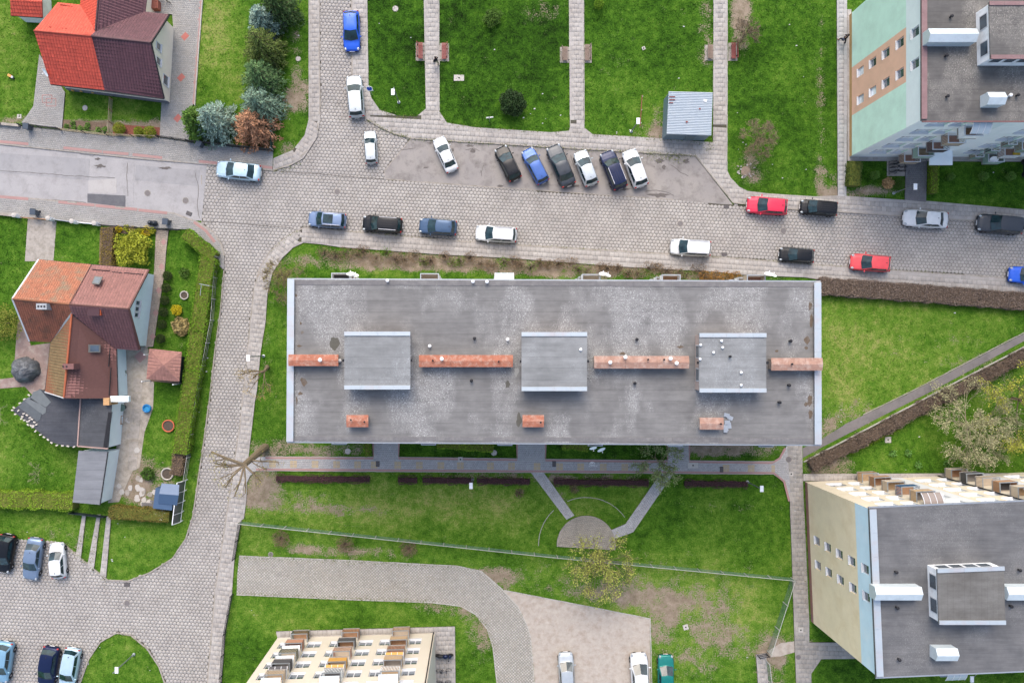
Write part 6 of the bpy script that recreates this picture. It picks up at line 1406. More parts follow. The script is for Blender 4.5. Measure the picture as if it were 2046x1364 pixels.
# weeds growing along kerbs and joints
WD = []
for pts, dn, wd in (([(735,240),(760,255),(790,268),(822,277)],26,.22),([(822,278),(1000,289),(1180,300),(1300,307),(1389,312)],14,.2),([(1290,312),(1340,316),(1370,320)],40,.5),([(1405,292),(1415,300),(1422,290)],20,.3),([(545,343),(578,336),(600,325)],18,.25),([(448,545),(441,620),(430,700),(420,790),(408,880),(396,960)],7,.3),([(1900,547),(1626,528),(1440,513),(1020,488),(940,483),(700,462)],5,.12),([(607,456),(570,476),(540,504)],9,.15),([(758,222),(795,234),(832,236)],24,.3),([(878,225),(895,247),(950,256),(1100,266),(1137,263)],10,.25),([(1184,270),(1290,276),(1424,286)],14,.25),([(128,1086),(215,1157)],10,.2),([(232,1263),(262,1268),(295,1295)],10,.2),([(478,1112),(703,1121),(913,1132)],8,.25),([(473,1185),(652,1193),(864,1201)],10,.25),([(985,1292),(974,1257),(951,1227)],14,.4),([(1604,905),(1603,960),(1612,1150),(1616,1240)],6,.3),([(165,1060),(158,1112)],20,.3),([(198,1060),(183,1125)],20,.3)):
    for a, b in zip(pts, pts[1:]):
        a, b = P(*a), P(*b); m = int((b-a).length*dn)
        WD.append(np.array(a)+np.outer(NR.random(m), np.array(b-a))+np.stack([NR.normal(size=m)*wd*.6, NR.normal(size=m)*wd*.6, NR.uniform(.13, .17, m)], 1))
WD = np.concatenate(WD); o = link('kerb_weeds', npmesh('kerb_weeds', leaf_quads(WD, .14, .07, .8), 4, leafmat('weed', pc(112,122,60)), np.clip(NR.normal(1, .25, len(WD)), .5, 1.6)), kind='stuff'); o['label'] = 'weeds and moss growing along the kerbs'; o['category'] = 'weeds'
# grass blades over every lawn in view
def make_grass(n):
    lo, hi = P(-30, 1400), P(2080, -30); X = NR.uniform(lo.x, hi.x, n); Y = NR.uniform(lo.y, hi.y, n)
    ok = np.ones(n, bool)
    for q in PAVED:
        xs = [p[0] for p in q]; ys = [p[1] for p in q]
        b = ok & (X > min(xs)) & (X < max(xs)) & (Y > min(ys)) & (Y < max(ys)); i = np.nonzero(b)[0]
        if len(i): ok[i[inpoly(X[i], Y[i], q)]] = False
    X, Y = X[ok], Y[ok]; so = wear(X, Y, SOIL); k = NR.random(len(X)) > so*1.25; X, Y = X[k], Y[k]; m = len(X)
    C = np.stack([X, Y, NR.uniform(.015, .07, m)], 1); V = leaf_quads(C, .2, .05, .9)
    me = npmesh('grass', V, 4, TUFT, np.clip(NR.normal(1.0, .22, m), .5, 1.6))
    for nm, L in (('soil', SOIL), ('dry', DRY)):
        a = me.attributes.new(nm, 'FLOAT', 'POINT'); v = wear(X, Y, L)*(0 if L is SOIL else 1); a.data.foreach_set('value', np.repeat(v, 4).astype(np.float32))
    o = link('grass', me); o['kind'] = 'stuff'; o['label'] = 'short spring grass on the lawns and verges'; o['category'] = 'grass'
# ================================================================ STREET FURNITURE, FENCES, PEOPLE, SMALL THINGS
LENS = M('lamp_lens', (.75, .76, .78), .03, 4, .3); POLE = M('lamp_pole', pc(150, 156, 160), .08, 5, .5, .5)
def lamp(base, head, label, z=5.0, big=1.0):
    a = P(*base); h = P(*head, z); t = thing('street_lamp', label, 'lamp', tuple(a), 0, 'street lamps')
    top = Vector((a.x, a.y, z-.12))
    MB().lathe(a, [(.16,0),(.16,.12),(.09,.14),(.09,.5)], 10).obj('foot', GALV, t); MB().tube(a+Vector((0,0,.4)), top, .065, .045, 8).obj('pole', POLE, t)
    d = Vector((h.x-a.x, h.y-a.y, 0)); d = d.normalized() if d.length > .01 else Vector((1,0,0)); rz = math.atan2(d.y, d.x)
    MB().tube(top, h-d*.15, .04, .035, 6).obj('arm', POLE, t)
    hd = MB().box(h, (.34*big, .62*big, .1), 0).obj('lamp_head', WHITE, t); MB().box(h+Vector((0,0,.055)), (.22*big, .5*big, .02), 0).obj('lens', LENS, hd); return t
lamp((797,205),(785,184),'white headed street lamp on the lawn behind the road sign'); lamp((1261,263),(1275,242),'street lamp between the kiosk and the lawn path'); lamp((527,711),(496,715),'street lamp leaning over the cobbled street by the small pollarded tree')
lamp((1785,386),(1829,373),'street lamp reaching over the entrance path'); lamp((1493,962),(1522,976),'street lamp at the end of the purple hedge'); lamp((268,1306),(233,1338),'street lamp on the round lawn in the yard'); lamp((944,957),(941,970),'street lamp in the gap of the purple hedge'); lamp((1900,1300),(1942,1356),'street lamp beside the south front of the beige block')
def post_sign(base, top, z, label, panel, rz=0.0, name='road_sign'):
    a = P(*base); b = P(*top, z); t = thing(name, label, 'sign', tuple(a)); MB().tube(a, (a.x, a.y, z), .035, .035, 6).obj('post', GALV, t)
    if panel == 'disc':
        for i, (r, m) in enumerate(((.34, WHITE), (.27, M('sign_blue', (.02,.07,.4), .03, 4, .5)))):
            d = MB().lathe((0,0,0), [(r,-.012-.006*i),(r,.012+.006*i)], 18); R3 = Matrix.Rotation(math.radians(62), 3, 'X'); d.v = [tuple(Vector((a.x, a.y-.05, z-.35))+R3@Vector(v)) for v in d.v]; d.obj('sign_plate', m, t)
        MB().box((a.x+.02, a.y-.05, z-.95), (.6, .03, .3)).obj('sub_plate', WHITE, t)
    else: MB().box((a.x, a.y, z-.15), panel, rz).obj('sign_plate', WHITE, t)
    return t
post_sign((744,190),(742,180),2.6,'blue and white round road sign at the corner of the lawn','disc'); post_sign((978,243),(977,238),1.6,'small white panel sign on a post at the lawn edge',(.75,.06,.3),.1,'panel_sign'); post_sign((430,573),(424,566),2.2,'white cross-armed post in the hedge','disc') if False else None
t = thing('clothes_post', 'grey T-shaped post standing in the clipped hedge', 'post', tuple(P(431,574))); a = P(431,574); MB().tube(a, a+Vector((0,0,3.6)), .04, .04, 6).obj('post', GALV, t); MB().bar(a+Vector((-.5,.1,3.55)), a+Vector((.55,-.1,3.55)), .05, .05).obj('cross_arm', GALV, t); MB().bar(a+Vector((-.3,0,3.5)), a+Vector((-.45,-1.1,3.4)), .04, .04).obj('cross_arm', GALV, t)
# benches
BRED = M('red_brown_slat', pc(150, 78, 72), .15, 8, .6); BGRY = M('grey_brown_slat', pc(150, 130, 116), .15, 8, .8)
def bench(px, py, face, label, mat, ln=1.75):
    c = P(px, py); t = thing('park_bench', label, 'bench', tuple(c)); s = 1 if face == 'E' else -1
    for sy in (-1, 1):
        MB().box(c+Vector((.03*s, sy*ln*.36, .2)), (.42, .09, .4)).obj('leg', CONC, t); MB().bar(c+Vector((-.2*s, sy*ln*.36, .3)), c+Vector((-.33*s, sy*ln*.36, .85)), .07, .05).obj('back_support', DARKIRON, t)
    for i in range(4): MB().box(c+Vector((s*(.22-.125*i), 0, .43)), (.095, ln, .05)).obj('seat_slat', mat, t)
    for i in range(2): MB().box(c+Vector((s*(-.29-.04*i), 0, .62+.17*i)), (.05, ln, .12)).obj('back_slat', mat, t)
    MB().prism([c+Vector((-.5,-ln/2-.1,0)), c+Vector((.5,-ln/2-.1,0)), c+Vector((.5,ln/2+.1,0)), c+Vector((-.5,ln/2+.1,0))], 0, .03).obj('slab_base', CONC, t)
bench(840,104,'E','red slatted bench beside the first lawn path, opposite the person',BRED); bench(888,105,'W','red slatted bench facing the first lawn path from the shrub lawn',BRED); bench(1128,110,'E','faded bench on the west side of the middle lawn path',BGRY,1.5); bench(1173,108,'W','grey slatted bench on the east side of the middle lawn path',BGRY); bench(1417,106,'E','faded bench beside the kiosk path, opposite the red one',BGRY,1.5); bench(1464,104,'W','red slatted bench next to the small bare grey tree',BRED)
for i, q in enumerate(([(876,91),(884,91),(884,119),(876,119)],[(1131,95),(1138,95),(1138,124),(1131,124)],[(1420,93),(1427,93),(1427,120),(1420,120)])): sheet('bench_pad', q, .05+.004*i, SLABM if False else CONC)
# covers and drains
IRON = M('cast_iron_cover', pc(138, 132, 130), .15, 9, .7, .3); CONCL = M('pale_cover', pc(206, 200, 192), .1, 5, .9); DRAIN = M('drain_grate', pc(70, 68, 72), .2, 9, .7, .4)
def cover(x, y, r, label, mat=IRON, z=.04):
    p = P(x, y); t = thing('manhole_cover', label, 'manhole', (p.x, p.y, 0), 0, 'round covers in the ground'); MB().lathe(p, [(r,0),(r,z),(r*.8,z+.002)], 20).obj('rim', KERBM, t); d = MB().lathe(p, [(r*.86,0),(r*.86,z+.012)], 20).obj('lid', mat, t)
    for i in range(4): MB().box(p+Vector((0, (-.45+.3*i)*r, z+.014)), (r*1.2, .03, .006)).obj('lid_rib', mat, d)
for a in ((295,386,.34,'round iron cover in the pale asphalt beside the dark patch',IRON,.05),(371,401,.34,'round iron cover in the pale asphalt near the paver edge',IRON,.05),(674,383,.34,'round cover in the middle of the street junction'),(1359,447,.34,'round cover in the street before the white people carrier'),(1565,461,.34,'round cover in the street behind the crimson hatchback'),(790,18,.33,'pale round cover in the first lawn',CONCL),(1575,917,.34,'round cover where the block path meets the east walk',IRON,.14),(695,901,.33,'round cover in the lawn by the first entrance',CONCL),(987,904,.33,'round cover in the lawn beside the bright hedge',CONCL),(1594,1311,.3,'round cover in the east walk branch',IRON,.14),(254,1204,.34,'round cover in the yard paving'),(541,1107,.28,'round cover in the grass at the grid drive'),(596,118,.28,'sandy round cover on the verge beside the conifers',CONCL),(170,216,.3,'grey round cover in the front lawn of the orange house',CONCL),(370,165,.2,'small pale round cap on the olive lawn',CONCL)): cover(*a)
def drain(x, y, w, d, label, rz=0.0, z=.045, mat=DRAIN):
    p = P(x, y); t = thing('drain_grate', label, 'drain', (p.x, p.y, 0)); MB().box(p+Vector((0,0,z/2)), (w, d, z), rz).obj('frame', mat, t)
    for i in range(5): MB().box(p+Matrix.Rotation(rz,3,'Z')@Vector(((-.36+.18*i)*w, 0, z+.006)), (w*.09, d*.86, .012), rz).obj('grate_bar', IRON, t)
for a in ((378,427,.62,.42,'iron drain grate in the pale asphalt near the corner',-.4,.06),(1451,413,.55,.36,'drain grate at the corner of the parking bay',0),(1447,508,.6,.36,'drain grate at the kerb behind the white people carrier',0),(755,926,.4,.6,'dark mat-like grate at the first entrance path',0,.15),(1107,926,.4,.6,'dark mat-like grate at the middle entrance path',0,.15),(1441,937,.38,.6,'dark mat-like grate west of the yellow squares end',0,.15),(254,1167,.62,.4,'drain grate at the kerb of the yard lawn',0)): drain(*a)
def slab_cover(x, y, w, d, label, rz=0.0, z=.05):
    p = P(x, y); t = thing('concrete_cover', label, 'cover', (p.x, p.y, 0)); MB().box(p+Vector((0,0,z/2)), (w, d, z), rz).obj('slab', CONCL, t); MB().lathe(p+Vector((0,0,z)), [(.09,0),(.07,.01)], 10).obj('plug', DRAIN, t)
for a in ((917,156,1.1,.65,'grey concrete slab lying on the second lawn'),(920,917,.5,.5,'white square cover with dark centre beside the block path',0,.15),(1384,929,1.1,.62,'pale rectangular cover at the third entrance path',0,.15),(1580,946,.45,.45,'small square cover on the east walk',0,.15),(1599,1257,.5,.5,'white square cover on the east walk beside the beige block',0,.15),(1774,878,.65,.65,'square concrete cover on the lawn below the thorny hedge'),(1370,1252,.55,.55,'pale square cover in the worn lawn',.3),(1286,97,.35,.35,'small concrete block in the third lawn',.4),(39,233,.45,.45,'small white slab at the driveway corner')): slab_cover(*a)
t = thing('stone_ring', 'rubble ring of a dug-out stump on the lawn', 'stones', tuple(P(1490,342))); p = P(1490,342)
MB().lathe(p, [(.55,0),(.5,.06),(.3,.09),(.05,.1)], 9).obj('stump', M('stump_wood', pc(170,150,130), .2, 6, .95), t)
for i in range(16):
    a = RN.uniform(0, 6.28); r = RN.uniform(.55, 1.0); MB().box(p+Vector((math.cos(a)*r, math.sin(a)*r*.9+.1, .05)), (RN.uniform(.12,.3), RN.uniform(.1,.2), .1), a).obj('stone', CONCL if i % 2 else CONC, t)
# fences
WIRE = M('green_wire', pc(126, 160, 140), .05, 4, .5, .3); WPOST = M('pale_post', pc(206, 206, 200), .06, 5, .7)
def fence(pts, label, h, step, postm, kind, name='fence', railm=None, gate=False):
    W = [P(x, y) for x, y in pts]; t = thing(name, label, 'fence' if not gate else 'gate', tuple(W[0])); railm = railm or postm
    for a, b in zip(W, W[1:]):
        n = max(1, round((b-a).length/step)); d = (b-a)/n; u = d.normalized()
        for i in range(n+(1 if b is W[-1] else 0)):
            p = a+d*i; MB().box(p+Vector((0,0,h/2+.03)), (.075,.075,h+.06), math.atan2(u.y,u.x)).obj('post', postm, t)
        for i in range(n):
            p, q = a+d*i+u*.05, a+d*(i+1)-u*.05
            if kind == 'mesh':
                m = MB(); nv = 16
                for k in range(nv): z = .1+(h-.15)*k/(nv-1); m.bar(p+Vector((0,0,z)), q+Vector((0,0,z)), .006, .006)
                nh = 22
                for k in range(nh): c = p.lerp(q, k/(nh-1)); m.bar(c+Vector((0,0,.08)), c+Vector((0,0,h-.05)), .006, .006)
                m.obj('wire_mesh', WIRE, t)['kind'] = 'stuff'; MB().tube(p+Vector((0,0,h-.02)), q+Vector((0,0,h-.02)), .03, .03, 6).obj('top_rail', railm, t)
            elif kind == 'rail':
                for z in (.2, h*.55, h-.05): MB().bar(p+Vector((0,0,z)), q+Vector((0,0,z)), .05, .04).obj('rail', railm, t)
                for k in range(1, 8): c = p.lerp(q, k/8); MB().bar(c+Vector((0,0,.2)), c+Vector((0,0,h-.05)), .018, .018).obj('bar', railm, t)
            elif kind == 'panel':
                for z in np.arange(.2, h, .22): MB().bar(p+Vector((0,0,z)), q+Vector((0,0,z)), .05, .17).obj('board', railm, t)
            elif kind == 'wire':
                for z in (.3, .7, h-.03): MB().tube(p+Vector((0,0,z)), q+Vector((0,0,z)), .012 if z < h-.1 else .022, None, 4).obj('wire', railm, t)
            elif kind == 'wall': MB().bar(p+Vector((0,0,.2)), q+Vector((0,0,.2)), .22, .4).obj('wall_panel', railm, t); MB().bar(p+Vector((0,0,.43)), q+Vector((0,0,.43)), .28, .06).obj('wall_cap', postm, t)
    return t
fence([(482,1041),(1112,1108),(1580,1153)],'long wire fence with pale top rail across the south lawn',1.3,2.5,WPOST,'mesh'); fence([(1580,1153),(1533,1299)],'green wire fence panel beside the east walk',1.3,2.5,WPOST,'mesh'); fence([(1529,1317),(1540,1400)],'short green wire fence beyond the fence gap',1.3,2.5,WPOST,'mesh')
fence([(482,1041),(470,1114)],'short dark railing between sidewalk and dome shrubs',1.1,2.0,DARKIRON,'rail'); fence([(466,1186),(452,1262),(441,1390)],'long dark railing between sidewalk and the south block lawn',1.1,2.0,DARKIRON,'rail'); fence([(1512,1307),(1530,1304)],'narrow dark gate frame at the fence corner',1.1,2,DARKIRON,'rail','gate',gate=True)
fence([(437,514),(428,640),(402,775),(374,957)],'thin wire fence with pale posts along the long garden hedge',1.2,2.3,WPOST,'wire')
fence([(-30,246),(43,253)],'low pale wall in front of the orange house lawn',.6,2,CONC,'wall'); fence([(46,253),(123,261)],'dark sliding gate of the orange house driveway',1.2,2.2,DARKIRON,'rail','gate',gate=True); fence([(125,261),(218,272),(318,276)],'dark fence in front of the soil and bark beds',1.0,2.2,DARKIRON,'rail',railm=M('pale_brown_rail', pc(170,156,130), .1, 6, .8)); fence([(322,276),(377,284)],'dark gate of the maroon house driveway',1.2,1.6,DARKIRON,'rail','gate',gate=True); fence([(380,285),(475,295),(546,303)],'dark board fence under the conifers',1.3,2.2,DARKIRON,'panel',railm=M('dark_board', pc(60,62,60), .1, 6, .8)); fence([(546,301),(546,268)],'short dark green fence side at the dead conifer',1.3,1.8,WPOST,'panel',railm=M('dark_green_board', pc(40,66,60), .1, 6, .8))
fence([(226,200),(222,270)],'garden divider fence between the two house fronts',.9,1.3,WOODB,'rail',railm=M('pale_brown_rail', pc(170,156,130)))
fence([(555,60),(548,130)],'blue-grey board fence behind the conifers',1.4,1.8,DGREY,'panel',railm=M('slate_board', pc(72,86,92), .1, 6, .8))
fence([(-30,425),(36,432)],'pale low wall before the left lawn',.5,2,CONC,'wall'); 
for i, (x, y) in enumerate(((40,433),(107,439),(154,445),(198,449))):
    p = P(x, y); t = thing('gate_pillar', 'white concrete pillar with flat cap along the street wall', 'pillar', tuple(p), 0, 'white concrete pillars of the street wall'); MB().box(p+Vector((0,0,.55)), (.4,.3,1.1)).obj('shaft', WHITE, t); MB().lathe(p+Vector((0,0,1.1)), [(.24,0),(.26,.06),(.1,.12)], 10).obj('cap', CONCL, t)
fence([(50,436),(100,440)],'reddish low gate before the concrete drive',.8,1.4,WOODB,'rail','gate',gate=True); fence([(112,440),(150,445)],'grey white rail fence between concrete pillars',.8,1.9,WPOST,'panel',railm=GALV); fence([(160,446),(194,449)],'white rail fence beside the growing weeds',.8,1.9,WPOST,'panel',railm=WHITE); fence([(205,451),(312,459)],'thin dark fence along the low shrubs',.9,2,DARKIRON,'rail'); fence([(316,459),(336,460)],'narrow dark garden gate at the path',1.0,1.1,DARKIRON,'rail','gate',gate=True); fence([(340,460),(362,461)],'short dark fence beside the rounded hedge',.9,1.2,DARKIRON,'rail')
fence([(146,1022),(214,1030)],'low dark gate with red top rail behind the shed',.9,1.9,DARKIRON,'panel',railm=M('dark_teal_board', pc(40,56,58), .1, 6, .8),gate=True,name='gate')
# wheelie bins
BINM = M('grey_bin_plastic', pc(84, 94, 106), .06, 4, .5)
for x, y, rz, lb in ((63,258,-.1,'grey wheelie bin at the orange house gate'),(77,427,-.1,'grey wheelie bin on the sidewalk before the concrete drive'),(338,446,-.1,'grey wheelie bin at the garden path gate'),(404,292,-.5,'grey wheelie bin half under the pale blue spruce')):
    p = P(x, y); t = thing('wheelie_bin', lb, 'bin', (p.x, p.y, .13), rz); b = MB(); L0 = lambda v: Vector(v)
    b.add([(-.22,-.22,.06),(.22,-.22,.06),(.22,.22,.06),(-.22,.22,.06),(-.28,-.28,.95),(.28,-.28,.95),(.28,.3,.95),(-.28,.3,.95)], [(0,3,2,1),(4,5,6,7),(0,1,5,4),(1,2,6,5),(2,3,7,6),(3,0,4,7)])
    o = link('bin_body', b.mesh('bin_body', BINM), t); o = link('lid', MB().add([(-.31,-.33,.96),(.31,-.33,.96),(.31,.33,1.0),(-.31,.33,1.0),(-.29,-.3,1.02),(.29,-.3,1.02),(.29,.28,1.08),(-.29,.28,1.08)], [(0,3,2,1),(4,5,6,7),(0,1,5,4),(1,2,6,5),(2,3,7,6),(3,0,4,7)]).mesh('lid', BINM), t); link('handle', MB().tube((-.25,.36,.98),(.25,.36,.98),.02,None,6).mesh('handle', DARKIRON), t)
    for s_ in (-1, 1):
        w_ = MB().lathe((0,0,0), [(.1,-.03),(.1,.03)], 12); w_.v = [(z+s_*.25, x_+.24, y_+.1) if False else (s_*.26+z, .24+x_, .1+y_) for x_, y_, z in w_.v]; link('wheel', w_.mesh('wheel', TYRE), t)
for x, y, r, lb in ((303,446,.3,'dark rubbish bag beside the garden gate bin'),(311,447,.36,'dark rubbish bag with pale patch at the garden gate')):
    p = P(x, y); t = thing('rubbish_bag', lb, 'bag', tuple(p)); MB().lathe(p+Vector((0,0,.12)), [(r*.7,0),(r,.15),(r*.9,.35),(r*.4,.52),(r*.12,.56),(r*.2,.64)], 11, sy=.85).obj('bag', M('black_bag', pc(48,54,62), .2, 9, .35), t); MB().lathe(p+Vector((0,0,.68)), [(.04,0),(.07,.05)], 6).obj('knot', WHITE, t)
# garden objects
def ringobj(x, y, r, h, mat, inner, label, name, cat, tube_r=.09):
    p = P(x, y); t = thing(name, label, cat, tuple(p)); n = 20; mb = MB()
    for i in range(n):
        a, b = 2*math.pi*i/n, 2*math.pi*(i+1)/n; mb.tube(p+Vector((r*math.cos(a), r*math.sin(a), h)), p+Vector((r*math.cos(b), r*math.sin(b), h)), tube_r, None, 7)
    mb.obj('rim', mat, t); MB().lathe(p, [(r,0),(r,h*.8)], 20).obj('filling', inner, t)
ringobj(296,815,.38,.4,M('blue_plastic', pc(42,140,206), .05, 4, .4),M('blue_plastic2', pc(60,160,216), .05, 4, .4),'bright blue round plastic tub on the patio edge','plastic_tub','tub'); ringobj(338,850,.62,.25,M('orange_clay', pc(226,124,88), .1, 5, .8),DARKSOIL,'orange rimmed round planter on the garden lawn','round_planter','planter',.07); ringobj(369,590,.42,.15,M('pale_stone_ring', pc(206,200,190), .2, 9, .9),DARKSOIL,'small stone ringed flower bed on the garden lawn','stone_bed','flower bed',.07); ringobj(335,946,.62,.12,M('pale_stone_ring', pc(206,200,190)),DARKSOIL,'stone edged soil bed at the hedge end','stone_bed','flower bed',.08)
t = thing('round_table', 'round green-grey metal table on the patio', 'table', tuple(P(249,813))); p = P(249,813); MB().lathe(p+Vector((0,0,.7)), [(.4,0),(.4,.03)], 20).obj('table_top', M('green_grey_metal', pc(110,134,124), .1, 6, .6), t); MB().tube(p, p+Vector((0,0,.7)), .04, .03, 6).obj('pedestal', DARKIRON, t); MB().lathe(p, [(.25,0),(.22,.05)], 12).obj('foot', DARKIRON, t)
t = thing('wooden_crate', 'brown slatted wooden crate against the annex wall', 'crate', tuple(P(241,838))); p = P(241,838)
for i in range(5): MB().box(p+Vector((-.26+.13*i,0,.5)), (.1,.95,.06)).obj('slat', WOODL if i % 2 else WOODB, t)
for sx in (-.28,.28):
    for sy in (-.42,.42): MB().box(p+Vector((sx,sy,.24)), (.06,.06,.48)).obj('leg', WOODB, t)
for x, y, lb in ((240,723,'potted plant at the house wall'),(252,743,'small potted plant on the pale paving'),(250,753,'dark square pot on the pale paving'),(240,855,'grey pot beside the wooden crate')):
    p = P(x, y); t = thing('flower_pot', lb, 'pot', tuple(p)); MB().lathe(p, [(.13,0),(.2,.3),(.22,.3),(.16,.28)], 10).obj('pot', CONCL, t); foliage('plant', t, np.array(p)+NR.normal(size=(60,3))*np.array([.1,.1,.05])+np.array([0,0,.4]), .12, .06, MID)
t = thing('toy_tractor', 'small orange and grey toy on the corner lawn', 'toy', tuple(P(22,153))); p = P(22,153); MB().box(p+Vector((0,0,.22)), (.42,.28,.2), -.5).obj('toy_body', ORANGE, t); MB().box(p+Vector((.25,-.14,.2)), (.28,.24,.22), -.5).obj('toy_cab', GALV, t)
for dx, dy in ((-.16,.2),(.1,.08),(-.02,-.12),(.3,-.26)): MB().lathe(p+Vector((dx,dy,0)), [(.09,0),(.09,.14)], 10).obj('wheel', TYRE, t)
for i in range(26):
    x, y = RN.choice([(255,880),(262,910),(285,965),(300,985),(232,960),(245,985),(270,845),(290,1000),(275,985)]); p = P(x+RN.uniform(-14,14), y+RN.uniform(-14,14)); tag(struct(MB().prism([p+Vector((math.cos(a)*RN.uniform(.2,.4), math.sin(a)*RN.uniform(.2,.4), 0)) for a in np.linspace(0, 5.3, 6)], 0, .05+i*.0012).obj('flagstone', CONCL if i % 3 else CONC)), 'irregular flagstone on the patio', 'stone') if False else MB().prism([p+Vector((math.cos(a)*RN.uniform(.2,.4), math.sin(a)*RN.uniform(.2,.4), 0)) for a in np.linspace(0, 5.3, 6)], 0, .05+i*.0012).obj('flagstone', CONCL if i % 3 else CONC).__setitem__('kind', 'structure')
for y in (770,800,830,862,895,925): struct(MB().prism(PP([(276-(y-770)*.07-8,y-14),(276-(y-770)*.07+10,y-14),(274-(y-770)*.07+10,y+13),(274-(y-770)*.07-8,y+13)]), 0, .055).obj('paving_plate', CONC))
# aviation: bikes and motorcycles
def bicycle(px, py, rz, label, col):
    p = P(px, py); t = thing('bicycle', label, 'bicycle', (p.x, p.y, .12), rz)
    fm = M('bike_'+col, dict(blue=pc(60,90,150), grey=pc(120,120,124), dark=pc(50,50,56), red=pc(160,60,60))[col], .05, 6, .4, .3)
    def k(nm, mb, m): return link(nm, mb.mesh(nm, m), t)
    for x in (-.52,.52):
        w = MB(); n = 16
        for i in range(n): a, b = 2*math.pi*i/n, 2*math.pi*(i+1)/n; w.tube((x+.32*math.cos(a),0,.33+.32*math.sin(a)),(x+.32*math.cos(b),0,.33+.32*math.sin(b)),.022,None,5)
        for i in range(6): a = math.pi*i/6; w.tube((x+.3*math.cos(a),0,.33+.3*math.sin(a)),(x-.3*math.cos(a),0,.33-.3*math.sin(a)),.004,None,3)
        k('wheel', w, TYRE)
    f = MB()
    for a, b in (((-.52,0,.33),(-.12,0,.3)),((-.12,0,.3),(-.25,0,.85)),((-.25,0,.8),(.34,0,.82)),((-.12,0,.3),(.36,0,.74)),((-.52,0,.33),(-.24,0,.78)),((.34,0,.86),(.52,0,.33)),((.34,0,.8),(.31,0,1.0))): f.tube(a, b, .022, None, 6)
    k('frame', f, fm); k('handlebar', MB().tube((.31,-.28,1.0),(.31,.28,1.0),.018,None,6), DARKIRON); k('saddle', MB().lathe((-.26,0,.9), [(.06,-.03),(.11,0),(.04,.04)], 10, sx=1.3), BLKPL); k('pedals', MB().tube((-.12,-.16,.3),(-.12,.16,.3),.02,None,6), DARKIRON)
for x, y, c, lb in ((1790,329,'dark','dark bicycle in the rack before the mint block, beside the wall'),(1791,336,'grey','grey bicycle standing in the middle of the rack'),(1790,344,'dark','dark bicycle at the lawn end of the rack')): bicycle(x, y, .05, lb, c)
bicycle(887,1335,.05,'grey bicycle against the side wall of the cream block','grey'); bicycle(886,1358,.02,'dark bicycle against the side wall of the cream block','dark'); bicycle(330,2,-.5,'dark bicycle leaning at the house porch','dark')
t = thing('bike_rack', 'dark tube bicycle rack on slabs before the mint block', 'rack', tuple(P(1777,338)));
for y in (324,330,336,342,348): q = P(1776,y); r = MB(); r.tube(q, q+Vector((0,0,.7)), .02, None, 5); r.tube(q+Vector((0,0,.7)), q+Vector((.5,0,.7)), .02, None, 5); r.tube(q+Vector((.5,0,.7)), q+Vector((.5,0,0)), .02, None, 5); r.obj('hoop', DARKIRON, t)
MB().bar(P(1776,322,.03), P(1776,350,.03), .06, .05).obj('base_bar', DARKIRON, t); sheet('rack_pad', [(1772,320),(1808,320),(1808,352),(1772,352)], .05, CONC)
def motorbike(px, py, rz, label, col):
    p = P(px, py); t = thing('motorcycle', label, 'motorcycle', (p.x, p.y, .12), rz)
    def k(nm, mb, m, s=False): return link(nm, mb.mesh(nm, m, smooth=s), t)
    for x in (-.68,.68): w = MB().lathe((0,0,0), [(.16,-.06),(.3,-.06),(.31,0),(.3,.06),(.16,.06)], 14); w.v = [(a+x, c, b+.31) for a, b, c in w.v]; k('wheel', w, TYRE)
    k('frame', MB().bar((-.55,0,.45),(.55,0,.55),.22,.28), DARKIRON); k('tank', MB().lathe((.15,0,.72), [(.05,-.1),(.24,-.02),(.2,.1),(.06,.16)], 12, sx=1.4), PAINT[col], True); k('seat', MB().lathe((-.4,0,.72), [(.1,-.05),(.22,0),(.16,.07)], 12, sx=1.7, sy=.8), BLKPL, True); k('fairing', MB().lathe((.6,0,.75), [(.08,-.15),(.24,0),(.12,.2)], 12, sx=.9), PAINT[col], True); k('handlebar', MB().tube((.45,-.38,1.0),(.45,.38,1.0),.02,None,6), DARKIRON); k('fork', MB().tube((.45,0,1.0),(.68,0,.31),.03,None,6), GALV)
    for s in (-1,1): k('mirror', MB().lathe((.5,s*.34,1.1), [(.03,-.02),(.07,0),(.03,.02)], 8), DARKIRON)
motorbike(888,1305,.03,'blue and black motorcycle on the apron of the cream block','navy'); motorbike(2040,338,1.6,'dark motorcycle before the mint block wall','black')
t = thing('rusty_bar', 'long rusty bar on short feet beside the lamp at the kiosk', 'bar', tuple(P(1280,222))); MB().bar(P(1283,190,.5), P(1279,252,.5), .07, .07).obj('bar', M('rust', pc(150,84,76)), t)
for y in (195,222,248): p = P(1283-(y-190)*.065, y); MB().box(p+Vector((0,0,.23)), (.07,.07,.46)).obj('foot', GALV, t)
